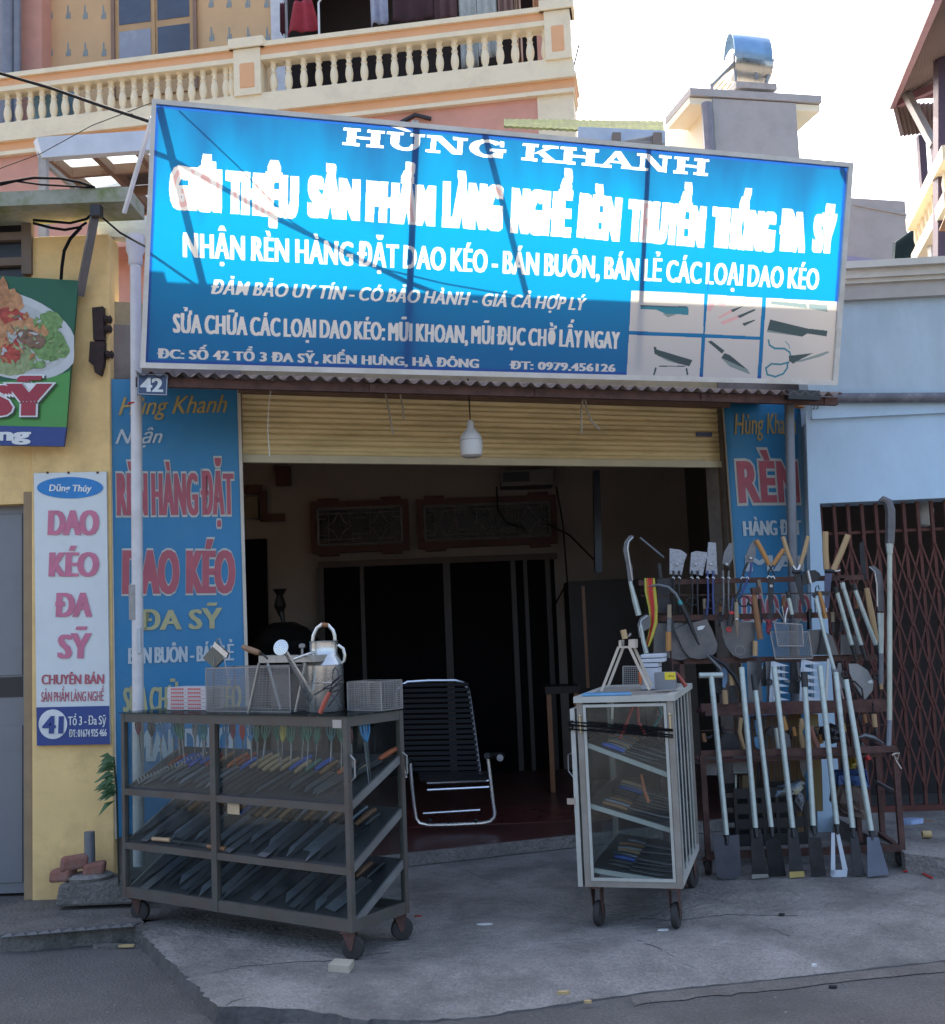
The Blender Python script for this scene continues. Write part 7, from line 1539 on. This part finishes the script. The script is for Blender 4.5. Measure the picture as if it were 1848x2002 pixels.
# --- lower shelf contents ---
tool('hoe', 'black hoe head like a spread skirt on the lower shelf left', 'hoe', Mz, .3, [('head', sd_, 'p', [(290, 765), (285, 690), (320, 650), (390, 655), (415, 700), (420, 765)], .02), ('edge', st_, 't', [(290, 772), (440, 770)], .005)])
tool('hoe', 'grey square hoe plate on the bottom left of the rack', 'hoe', Mz, .3, [('head', greyb, 'p', [(165, 815), (260, 815), (265, 940), (175, 940)], .01)])
tool('hoe', 'grey hoe plate with a pale edge beside the second long handle', 'hoe', Mz, .3, [('head', greyb, 'p', [(370, 800), (475, 800), (475, 915), (375, 915)], .01), ('edge', tubm, 't', [(378, 922), (470, 920)], .005)])
tool('leaning_frame', 'narrow white edged strip standing under the lower shelf', 'strip', Mz, .2, [('strip', tubm, 'b', [(392, 940), (394, 1075)], (.012, .01)), ('dark_panel', bk, 'b', [(415, 945), (415, 1080)], (.03, .006))])
tool('small_carton', 'small brown carton standing under the lower shelf', 'box', Mz, .15, [('carton', M('card_brown', (.2, .14, .08), .8), 'p', [(440, 940), (530, 940), (530, 1085), (440, 1085)], .1)])
tool('turned_grip', 'curved yellow handle standing on the lower shelf behind the second long handle', 'handle', Mz, .25, [('handle', wd, 't', [(430, 540), (420, 640), (440, 720), (458, 770)], .012)])
tool('blue_trowel', 'blue trowel between the second and third long handles', 'trowel', Mz, .25, [('blade', M('trowel_blue', (.1, .25, .4), .45), 'p', [(520, 680), (555, 660), (570, 740), (560, 770), (530, 740)], .008), ('grip', M('trowel_blue', (.1, .25, .4)), 't', [(535, 560), (545, 660)], .011)])
tool('white_tool', 'short white tube tool with a black cap beside the fourth long handle', 'tool', Mz, .3, [('tube', tubm, 't', [(672, 612), (695, 805)], .0125), ('cap', bk, 't', [(694, 800), (697, 830)], .014)])
tool('round_pan', 'dark round pan hung behind the fourth long handle', 'pan', Mz, .15, [('pan', bk, 'p', [(600, 640), (640, 600), (690, 610), (700, 660), (640, 680)], .03)])
tool('wood_grip', 'orange wooden grip hung right of the fourth long handle', 'tool', Mz, .15, [('grip', orw, 't', [(722, 530), (738, 625)], [.012, .02]), ('blade', greyb, 'p', [(735, 640), (765, 660), (778, 740), (740, 750)], .006)])
tool('carved_grip', 'yellow carved wooden handle hung left of the fifth long handle', 'handle', Mz, .15, [('handle', wd, 't', [(850, 545), (852, 600), (845, 640), (858, 700), (862, 760)], [.01, .018, .011, .02, .012]), ('blade', greyb, 'p', [(835, 780), (880, 780), (890, 900), (860, 960), (840, 880)], .005)])
tool('hatchet_haft', 'red brown wooden handle slanting right of the fifth long handle', 'handle', Mz, .2, [('handle', M('red_brown_wood', (.28, .12, .08), .6), 't', [(912, 600), (935, 680), (960, 745)], .018), ('strap', bk, 't', [(910, 600), (940, 620), (965, 670)], .008)])
# bamboo screen leaning at the back
bam = M('bamboo_board', (.22, .13, .06), .7, 0, .2, 5, .2, stretch=(8, 8, .4)); bam2 = M('bamboo_pale', (.4, .29, .14), .7, 0, .2, 5, .2, stretch=(4, 4, .5))
scn = thing('bamboo_screen', 'brown bamboo slat screen standing behind the long handles under the rack', 'screen', RP.hit(*Mz(680, 1090), -.06))
sx0 = RP.lc(*Mz(510, 800), -.06)[0]; sx1 = RP.lc(*Mz(870, 800), -.06)[0]; sz1 = RP.lc(*Mz(700, 520), -.06)[1]
ns = 17; s0_ = None
for i in range(ns):
    x = sx0 + (sx1 - sx0) * i / ns
    if s0_ is None: s0_ = MB().abox(2 + x, 2 + x + (sx1 - sx0) / ns - .003, 7.36, 7.368, .12, sz1).build('slat', bam, scn)
    else: c_ = s0_.copy(); COL.objects.link(c_); c_.location = ((sx1 - sx0) * i / ns, random.uniform(-.003, .003), 0)
tool('wooden_plank', 'pale wooden plank standing between the fifth and sixth long handles', 'plank', Mz, -.02, [('plank', bam2, 'p', [(905, 515), (965, 515), (992, 900), (1000, 1190), (930, 1190), (915, 900)], .02)])
# crate, bags, sacks underneath
crate = thing('black_crate', 'black plastic crate half hidden behind the long handles', 'crate', RP.hit(*Mz(640, 1300), .2))
cx0, cx1 = RP.lc(*Mz(385, 1200), .25)[0], RP.lc(*Mz(890, 1200), .25)[0]
for z0 in (.0, .09, .18, .27): MB().pbox(RP, cx0, cx1, .14 + z0, .2 + z0, .24, .25).build('crate_bar', bk, crate); MB().pbox(RP, cx0, cx1, .14 + z0, .2 + z0, .0, .01).build('crate_bar', bk, crate)
for i in range(6): x = cx0 + (cx1 - cx0 - .02) * i / 5; MB().pbox(RP, x, x + .02, .14, .47, .235, .252).build('crate_post', bk, crate)
MB().pbox(RP, cx0, cx1, .13, .14, 0, .25).build('crate_floor', bk, crate)
def blob(name, lab, cat, z, pts, off, mat, dep=.12):
    q = [P3(z, p, off) for p in pts]; c = sum(q, Vector()) / len(q); n_ = len(q); mb = MB(); rows = []
    for j in range(7):
        t = j / 6; s_ = math.sin(math.pi * (.5 - .5 * t) ) ** .6 if t < 1 else .02; s_ = max(.03, math.cos(t * math.pi / 2) ** .5 if t < 1 else .03)
        rows.append([c + (p - c) * s_ * (1 + random.uniform(-.08, .08)) + RP.n * (dep * t) for p in q + [q[0]]])
    rows = [[c + (p - c) * 1 - RP.n * dep * .5 for p in q + [q[0]]]] + rows
    rows = [[p + Vector((random.gauss(0, .008), random.gauss(0, .012), random.gauss(0, .008))) for p in r_[:-1]] for r_ in rows]; rows = [r_ + [r_[0]] for r_ in rows]
    mb.grid(rows); o = mb.build(name, mat, smooth=False); tag(o, lab, cat); return o
blob('plastic_bag', 'crumpled white and blue plastic bag on the black crate', 'bag', Mz, [(640, 1050), (700, 1020), (780, 1010), (850, 980), (860, 1010), (800, 1060), (760, 1080), (640, 1075)], .2, M('bag_blue_white', (.3, .4, .55), .35, 0, .5, 14, .8, dirt=(.6, .45, .05), dirt_amt=.8, dirt_scale=6))
blob('plastic_bag', 'grey crumpled bag hanging over the crate side', 'bag', Mz, [(790, 1060), (840, 1060), (850, 1100), (830, 1170), (800, 1120)], .22, M('bag_grey', (.28, .28, .3), .4, 0, .3, 14, .6))
blob('rubbish_sack', 'brown sack under the rack right of the sixth long handle', 'sack', Mz, [(1080, 1010), (1180, 960), (1300, 990), (1320, 1200), (1280, 1240), (1130, 1210), (1070, 1130)], .15, M('sack_brown', (.15, .11, .09), .85, 0, .25, 6, .5), .1)
blob('blue_bag', 'blue folded bag on top of the brown sack', 'bag', Mz, [(1070, 920), (1180, 905), (1310, 915), (1320, 1020), (1250, 1010), (1150, 990), (1080, 1000)], .18, M('bag_deep_blue', (.04, .09, .25), .45, 0, .4, 10, .4), .08)
blob('yellow_packet', 'yellow packet behind the seventh long handle', 'packet', Mz, [(1165, 800), (1230, 795), (1225, 890), (1180, 895)], .15, M('packet_yellow', (.4, .32, .06), .5), .04)
blob('helmet', 'black rounded cap hung on the rod above the lower shelf right', 'cap', Mz, [(985, 690), (1000, 620), (1050, 590), (1110, 610), (1120, 690), (1060, 720)], .15, bk, .08)
tool('reaping_sickle', 'grey curved sickle blade lying on the lower shelf right', 'sickle', Mz, .3, [('blade', greyb, 't', [(1245, 680), (1290, 665), (1350, 680), (1420, 720)], [.006, .014, .014, .006])])
tool('black_grip', 'black handled tool with a red end sticking out on the right', 'tool', Mz, .38, [('grip', bk, 't', [(1255, 720), (1305, 810)], .02), ('red_end', rd, 't', [(1300, 800), (1320, 830)], .0185)])
tool('hook_knife', 'knife with a yellow wooden grip hanging at the rack right end', 'knife', Mz, .15, [('blade', sd_, 'b', [(1345, 440), (1350, 510)], (.02, .005)), ('grip', wd, 't', [(1352, 515), (1362, 605)], .015), ('tip', bk, 't', [(1362, 605), (1370, 660)], .012)])
tool('pink_strip', 'narrow pink and white strip behind the seventh long handle', 'strip', Mz, .1, [('strip', M('pale_pink', (.5, .36, .38), .6), 'b', [(1105, 270), (1140, 410)], (.03, .004))])

# --- the long handled tools leaning against the rack ---
def longtool(name, lab, cat, z, top, foot, head, capm=None, r=.0165, hm=None, extra=()):
    tz, fz = top, foot; parts = [('handle', tubm, 't', [(*top, .40), (*foot, .54)], r)]
    if capm: d = .19; parts.append(('grip', capm, 't', [(*top, .40), (top[0] + (foot[0] - top[0]) * .1, top[1] + (foot[1] - top[1]) * .1, .414)], r * 1.18))
    th = thing(name, lab, cat, P3(z, (*foot, .52), 0), 'long handled tools leaning on the rack')
    for pn, m, kd, pts, sz in parts: MB().tube([P3(z, p, 0) for p in pts], sz, 12).build(pn, m, th, smooth=True)
    low = [p for p in head if p[1] > 1590] or [(foot[0], 1645)]
    Gp = ground(*z(low[0][0], max(p[1] for p in low)), .002); Tp = P3(z, (*foot, .54), 0)
    hn_ = Vector((1, 0, 0)).cross(Gp - Tp).normalized()
    if hn_.y > 0: hn_ = -hn_
    def hpt(x, y, o=0):
        r_ = ray(*z(x, y)); return CAM + r_ * ((Tp + hn_ * o - CAM).dot(hn_) / r_.dot(hn_))
    q = [hpt(*p) for p in head]
    cr = sum((q[k].cross(q[(k + 1) % len(q)]) for k in range(len(q))), Vector())
    if cr.dot(hn_) < 0: q = q[::-1]
    MB().sheet(q, hn_, .005).build('blade', hm or sd_, th)
    MB().tube([P3(z, (foot[0] - 2, foot[1] - 8, .525), 0), P3(z, (foot[0] + 8, foot[1] + 70, .555), 0)], [r * 1.15, .008], 10).build('socket', bk, th, smooth=True)
    for pn, m, kd, pts, sz in extra:
        if kd == 't': qq = [P3(z, p, 0) for p in pts]
        else:
            qq = [hpt(p[0], p[1], .004) for p in pts]
            if sum((qq[k].cross(qq[(k + 1) % len(qq)]) for k in range(len(qq))), Vector()).dot(hn_) < 0: qq = qq[::-1]
        mb = MB(); (mb.tube(qq, sz, 10) if kd == 't' else mb.sheet(qq, hn_, .003)); mb.build(pn, m, th, smooth=kd == 't')
    return th
longtool('spade', 'flat spade with a T handle, leftmost of the long tools leaning on the rack', 'spade', Mz, (222, 250), (328, 1355), [(230, 1355), (300, 1360), (325, 1400), (350, 1360), (415, 1352), (430, 1600), (432, 1640), (380, 1665), (300, 1665), (262, 1640)], hm=M('spade_grey', (.1, .105, .13), .42, .5, .2, 8, .05), extra=(('t_grip', tubm, 't', [(138, 247, .40), (302, 244, .40)], .0175),))
longtool('long_hoe', 'long handled narrow blade with a pale worn edge, second from the left', 'hoe', Mz, (433, 190), (530, 1305), [(500, 1315), (568, 1318), (625, 1640), (505, 1660)], hm=None, extra=(('worn_edge', M('worn_edge_grey', (.28, .27, .25), .6, .3), 'p', [(505, 1662, .60), (505, 1630, .595), (618, 1628, .595), (624, 1650, .6)][::-1][::-1], .007),))
longtool('long_spade', 'long handled spade with a black grip, third from the left', 'spade', Mz, (518, 245), (640, 1300), [(600, 1400), (660, 1370), (705, 1400), (745, 1640), (625, 1645)], capm=bk, r=.015)
longtool('long_hoe', 'long handled narrow blade with a yellow tape foot, fourth from the left', 'hoe', Mz, (660, 185), (788, 1305), [(755, 1310), (820, 1310), (870, 1640), (768, 1655)], extra=(('yellow_tape', M('yellow_tape', (.45, .33, .1), .5), 'p', [(768, 1656, .605), (766, 1612, .60), (868, 1608, .60), (872, 1645, .605)], .008),))
longtool('long_spade', 'long handled dark spade with a black grip, fifth from the left', 'spade', Mz, (868, 222), (932, 1290), [(895, 1375), (985, 1375), (1022, 1640), (920, 1645)], capm=bk)
longtool('weeding_fork', 'long handled tool with a bright white triangular loop blade, sixth from the left', 'hoe', Mz, (978, 180), (1095, 1280), [(1065, 1300), (1110, 1300), (1105, 1345), (1072, 1345)], hm=bk, extra=(
    ('white_side', wt, 'p', [(1058, 1340, .56), (1054, 1640, .6), (1086, 1640, .6), (1082, 1340, .56)], .006), ('white_side', wt, 'p', [(1090, 1340, .56), (1136, 1600, .6), (1172, 1600, .6), (1112, 1335, .56)], .006), ('white_foot', wt, 'p', [(1054, 1600, .6), (1058, 1645, .605), (1110, 1660, .607), (1165, 1650, .605), (1170, 1598, .6)], .007)))
longtool('long_hoe', 'long handled narrow black blade with jointed pole, seventh from the left', 'hoe', Mz, (1088, 225), (1205, 1305), [(1190, 1330), (1235, 1330), (1295, 1640), (1205, 1645)])
longtool('long_spade', 'long handled spade leaning most steeply, rightmost of the long tools', 'spade', Mz, (1158, 275), (1335, 1325), [(1305, 1370), (1385, 1370), (1460, 1630), (1310, 1650)], hm=M('spade_grey', (.1, .105, .13)))
# upper thin pole of the seventh tool
tool('extension_pole', 'thin white pole rising from the seventh long handle to the top beam', 'pole', Lz, .15, [('pole', tubm, 't', [(1245, 640, .13), (1300, 870, .16), (1358, 1080, .2)], .0115), ('clamp', M('grey_tube', (.17, .18, .2)), 't', [(1356, 1072, .2), (1362, 1100, .205)], .019)])

# ================= folding lounge chair inside =================
Oz = zoomer(780, 1340, 4.4)
chr_ = M('chrome_tube', (.8, .82, .86), .25, .75, .05, 5, 0); CHY = 8.35
ch = thing('lounge_chair', 'folding lounge chair with chrome tube frame and black straps standing inside the doorway', 'chair', atY(*Oz(600, 1450), CHY))
def cpt(x, y, Y): return atY(*Oz(x, y), Y)
bt = [(862, 1030), (845, 900), (800, 560), (775, 380), (755, 270), (710, 205), (640, 185), (400, 187), (210, 198), (150, 230), (110, 290), (108, 400), (150, 700), (200, 1060)]
MB().tube([cpt(x, y, 8.45 + (1050 - y) / 850 * .45) for x, y in bt], .0115, 8).build('back_frame', chr_, ch, smooth=True)
base = [(925, 850), (950, 1060), (972, 1250), (990, 1370), (985, 1410), (950, 1445), (880, 1460), (600, 1475), (400, 1478), (320, 1460), (288, 1420), (270, 1300), (250, 1120), (235, 925)]
MB().tube([cpt(x, y, CHY - .1) for x, y in base], .0125, 8).build('base_frame', chr_, ch, smooth=True)
for (x0, y0, x1, y1, Y) in ((385, 1104, 935, 1082, 8.2), (388, 1165, 940, 1138, 8.15), (350, 1375, 860, 1343, 8.5)): MB().tube([cpt(x0, y0, Y), cpt(x1, y1, Y)], .009, 8).build('cross_tube', chr_, ch, smooth=True)
for x0, x1, y in ((200, 265, 905), (920, 1060, 850)):
    MB().tube([cpt(x0, y + 10, 8.1), cpt(x1, y + 5, 8.75)], .022, 8).build('armrest', bk, ch, smooth=True)
MB().lathe([(.001, -.004), (.024, 0), (.001, .006)], cpt(1038, 878, 8.1), (0, -1, .3), 10).build('arm_end', M('grey_tape', (.3, .29, .28)), ch)
strap_m = M('black_strap', (.012, .012, .014), .85, 0, .2, 8, .1)
for i in range(17):
    y = 245 + i * 47; Y = 8.45 + (1050 - y) / 850 * .45; xl = 122 + (y - 200) * .09; xr = 765 + (y - 300) * .13
    p, q = cpt(xl, y, Y - .012), cpt(xr, y - 12, Y - .012); MB().sheet([p, q, q + Vector((0, .012, .024)), p + Vector((0, .012, .024))], (0, -1, 0), .003).build('strap', strap_m, ch)
for i in range(7):
    t = i / 7; p, q = cpt(300 + t * 30, 1010 + i * 12, 8.4 - t * .3), cpt(920, 1000 + i * 12, 8.4 - t * .3); MB().sheet([p, q, q + Vector((0, .036, 0)), p + Vector((0, .036, 0))], (0, 0, 1), .003).build('seat_strap', strap_m, ch)
for x in (405, 815): MB().tube([cpt(x - 10, 1430, CHY - .14), cpt(x + 20, 1450, CHY - .14)], .014, 6).build('foot_clip', bk, ch)

# ================= dim things inside the room =================
Nz = zoomer(470, 930, 2.2265)
cup = thing('dark_cabinet', 'dark wooden cabinet against the right of the room', 'cabinet', (1.5, 10.6, .08))
a_, b_ = atY(*Nz(1520, 560), 10.8), atY(*Nz(1840, 560), 10.8)
MB().abox(a_.x, min(b_.x, 2.1), 10.7, 11.3, .08, a_.z).build('cabinet_body', M('cabinet_dark', (.022, .012, .01), .6, 0, .2, 4, .05), cup); MB().abox(a_.x + .12, a_.x + .15, 10.69, 10.7, .9, a_.z - .05).build('cabinet_trim', M('cabinet_edge', (.25, .1, .04), .4), cup)
p1, p2 = atY(*Nz(1650, 60), 10.4), atY(*Nz(1660, 520), 10.4)
tag(MB().bar(p1, p2, .1, .06).build('drill_column', M('blue_black_column', (.03, .04, .06), .3, .4)), 'dark blue upright machine column standing by the cabinet', 'column')
sp = thing('wall_speaker', 'grey box fixed high on the back wall above the wide lattice window', 'box', atY(*Nz(1300, 130), 11.2))
q0, q1 = atY(*Nz(1220, 135), 11.2), atY(*Nz(1450, 55), 11.2); MB().abox(q0.x, q1.x, 11.1, 11.45, q0.z, q1.z).build('box_body', M('box_grey_brown', (.16, .15, .14), .6), sp); MB().abox(q0.x + .02, q0.x + .28, 11.09, 11.1, q0.z + .04, q1.z - .02).build('box_front', bk, sp)
for pts, lab in (([(1200, 130), (1205, 230), (1240, 290), (1330, 320)], 'dark cable looping under the grey wall box'), ([(1430, 300), (1530, 350), (1640, 460)], 'dark cable running from the lattice window to the machine column'), ([(1470, 130), (1500, 300), (1520, 560), (1450, 690)], 'thin cable hanging down the wall beside the door')):
    tag(MB().tube([atY(*Nz(*p), 11.3 - (.7 if p[0] > 1600 else 0)) for p in pts], .008, 5).build('cable', wire_m, smooth=True), lab, 'cable')
vs = thing('dark_vase', 'dark pot with a single thistle stem silhouetted on the back wall left', 'plant', atY(*Nz(230, 900), 10.9))
c = atY(*Nz(240, 830), 10.9); MB().lathe([(.1, -.3), (.3, -.1), (.33, 0), (.22, .12), (.1, .18)], c, seg=14).build('pot', bk, vs, smooth=True); MB().tube([c + Vector((0, 0, .15)), atY(*Nz(225, 700), 10.9), atY(*Nz(215, 640), 10.9)], [.01, .03, .02], 7).build('stem', bk, vs, smooth=True)
MB().lathe([(.01, -.1), (.06, 0), (.03, .1), (.07, .16)], atY(*Nz(220, 670), 10.9), seg=9).build('flower_head', bk, vs, smooth=True)
tb_ = thing('low_table', 'low dark table with brass corners deep in the room', 'table', atY(*Oz(1580, 400), 10.0))
q0, q1 = atY(*Oz(1435, 240), 10), atY(*Oz(1740, 240), 10)
MB().abox(q0.x, q1.x, 9.9, 10.3, q0.z - .06, q0.z).build('table_top', M('cabinet_dark', (.05, .025, .02)), tb_)
for x in (q0.x + .03, q1.x - .03): MB().abox(x - .02, x + .02, 9.92, 9.96, .08, q0.z - .06).build('table_leg', M('cabinet_edge', (.25, .1, .04)), tb_)
# ================= small things on the ground =================
Pz = zoomer(0, 1640, 1.925); Qz = zoomer(960, 1640, 1.925)
ub = thing('parasol_base', 'rough concrete block base with a grey pipe stub beside the yellow pillar', 'base', ground(*Pz(350, 395), .04))
q = [ground(*Pz(*p), .05) for p in ((212, 385), (500, 382))]; YB = q[0].y; bt_ = atY(*Pz(350, 300), YB).z
MB().box8([Vector((q[0].x, YB, .04)), Vector((q[1].x + .02, YB, .04)), Vector((q[1].x + .02, YB + .3, .04)), Vector((q[0].x, YB + .3, .04)), Vector((q[0].x + .02, YB + .01, bt_)), Vector((q[1].x, YB + .02, bt_ + .01)), Vector((q[1].x, YB + .28, bt_)), Vector((q[0].x + .03, YB + .28, bt_))]).build('block', concrete_d, ub, bevel=.015)
pb = atY(*Pz(353, 262), YB + .14); MB().tube([Vector((pb.x, pb.y, bt_)), Vector((pb.x - .003, pb.y, atY(*Pz(350, 95), YB + .14).z))], .03, 12).build('pipe_stub', M('grey_tube', (.17, .18, .2)), ub, smooth=True)
MB().lathe([(.12, 0), (.13, .02), (.1, .035), (.02, .04)], Vector((pb.x, pb.y, bt_)), seg=12).build('mortar_collar', concrete, ub)
brick_m = M('red_brick', (.28, .12, .09), .9, 0, .25, 10, .5, dirt=(.2, .16, .14), dirt_amt=.7, dirt_scale=7)
for (x, y, sx, sy, z, rot, lab) in ((290, 215, .15, .1, .31, 20, 'reddish brick lump on top of the pile by the pipe stub'), (248, 272, .13, .1, .24, -15, 'broken brick at the left of the concrete base'), (370, 240, .12, .09, .25, 10, 'brick piece right behind the pipe stub')):
    p = atY(*Pz(x, y), YB + .12); p.z = max(p.z, bt_ + .035)
    o = MB().box(p, Vector((sx * math.cos(R(rot)), sx * math.sin(R(rot)), .01)), Vector((-sy * math.sin(R(rot)), sy * math.cos(R(rot)), 0)), (0.01, 0, .075)).build('brick_lump', brick_m, bevel=.018); tag(o, lab, 'brick', 'bricks by the concrete base')
# leafy plant peeping out between pillar and case
Hz2 = zoomer(0, 1480, 3)
pl_ = thing('potted_shrub', 'small dark leafed shrub squeezed between the yellow pillar and the left case', 'plant', atY(232, 1640, 6.6))
leafm = M('leaf_green', (.05, .11, .035), .5, 0, .3, 12, .05); rb0_ = atY(232, 1600, 6.6)
MB().tube([Vector((rb0_.x, 6.6, .05)), atY(228, 1540, 6.6), atY(222, 1480, 6.6)], .006, 6).build('stem', M('dark_stem', (.03, .035, .02), .8), pl_)
leaf0 = None
for i in range(34):
    b = atY(230 - random.random() * 8, 1480 + random.random() * 85, 6.58); ang = random.uniform(95, 265); L_ = random.uniform(.07, .13)
    d = Vector((math.cos(R(ang)), random.uniform(-.5, .3), -.15 + .4 * random.random())).normalized(); s_ = d.cross(Vector((0, -1, .4))).normalized() * .014; m_ = b + d * L_ * .5; tp_ = b + d * L_ - Vector((0, 0, L_ * .25))
    MB().add([b, m_ + s_ + Vector((0, 0, .006)), tp_, m_ - s_ + Vector((0, 0, .006))], [(0, 1, 2, 3)]).build('leaf', leafm, pl_)
# litter
def litter(nm, lab, cat, z, x, y, s, mat, th=.008, zz_=0.0, n_=7):
    c = ground(*z(x, y), zz_); pts = [c + Vector((math.cos(2 * math.pi * k / n_) * s[0] * random.uniform(.7, 1.1), math.sin(2 * math.pi * k / n_) * s[1] * random.uniform(.7, 1.1), th)) for k in range(n_)]
    o = MB().sheet(pts, (0, 0, 1), th).build(nm, mat); tag(o, lab, cat); return o
cm = M('tile_cream', (.42, .38, .3), .6, 0, .1, 8, .1); q = [ground(*Pz(*p), .03) for p in ((1283, 615), (1310, 590), (1385, 595), (1365, 622))]
tag(MB().sheet(q, (0, 0, 1), .03).build('loose_tile', cm), 'loose cream tile lying by the front castor of the left case', 'tile')
litter('crumpled_packet', 'crumpled blue packet on the raised pavement at the right', 'litter', Mz, 1610, 1275, (.1, .05), M('packet_pale_blue', (.3, .4, .6), .4, 0, .4, 20, .5), .03, .11)
litter('straw_litter', 'thin brown scrap beside the blue packet', 'litter', Mz, 1700, 1262, (.07, .01), wdd, .005, .11)
o = MB().tube([ground(*Mz(1690, 1352), .135), ground(*Mz(1750, 1350), .135)], .022, 10).build('cork_piece', M('cork', (.5, .36, .17), .8, 0, .2, 15, .2), smooth=True); tag(o, 'tan cork shaped piece lying on the raised pavement', 'litter')
litter('paper_scrap', 'white scrap in front of the right case castors', 'litter', Qz, 745, 480, (.035, .02), whitem(), .003); litter('paper_scrap', 'white scrap on the forecourt left of the right case', 'litter', Qz, 48, 458, (.045, .02), whitem(), .003)
litter('yellow_stub', 'small yellow brown stub near the road edge', 'litter', Qz, 357, 730, (.03, .012), M('cork', (.5, .36, .17)), .012, -.02); litter('yellow_stub', 'tiny pale stub on the road edge line', 'litter', Qz, 452, 765, (.018, .01), M('cork', (.5, .36, .17)), .01, -.05)
litter('dry_leaf', 'tiny red leaf right of the left case castor', 'litter', Pz, 1635, 428, (.02, .012), M('brick_red_handle', (.3, .05, .03)), .006)
litter('dark_stone', 'small dark stone right of the right case', 'stone', Qz, 1210, 425, (.015, .012), bk, .012); litter('dark_stone', 'small dark stone on the road at the right', 'stone', Qz, 1410, 707, (.02, .015), bk, .01, -.07); litter('pale_pebble', 'pale pebble near the gutter on the right', 'stone', Qz, 1336, 622, (.012, .01), whitem(), .01, -.03)
litter('slate_piece', 'flat grey slate in the gap under the tiled step', 'stone', Pz, 410, 552, (.09, .03), concrete_d, .02, -.07); litter('straw_bit', 'straw coloured bit beside the slate under the step', 'litter', Pz, 500, 545, (.05, .015), M('cork', (.5, .36, .17)), .01, -.06)
for k, (x, y) in enumerate(((1640, 1600), (1700, 1620), (1740, 1640))): pass
o = MB().tube([ground(*Mz(1560, 1610), .01), ground(*Mz(1620, 1600), .012), ground(*Mz(1680, 1615), .01), ground(*Mz(1760, 1655), .01)], .006, 5).build('red_string', redm(), smooth=True); tag(o, 'red string lying at the foot of the raised pavement', 'string')
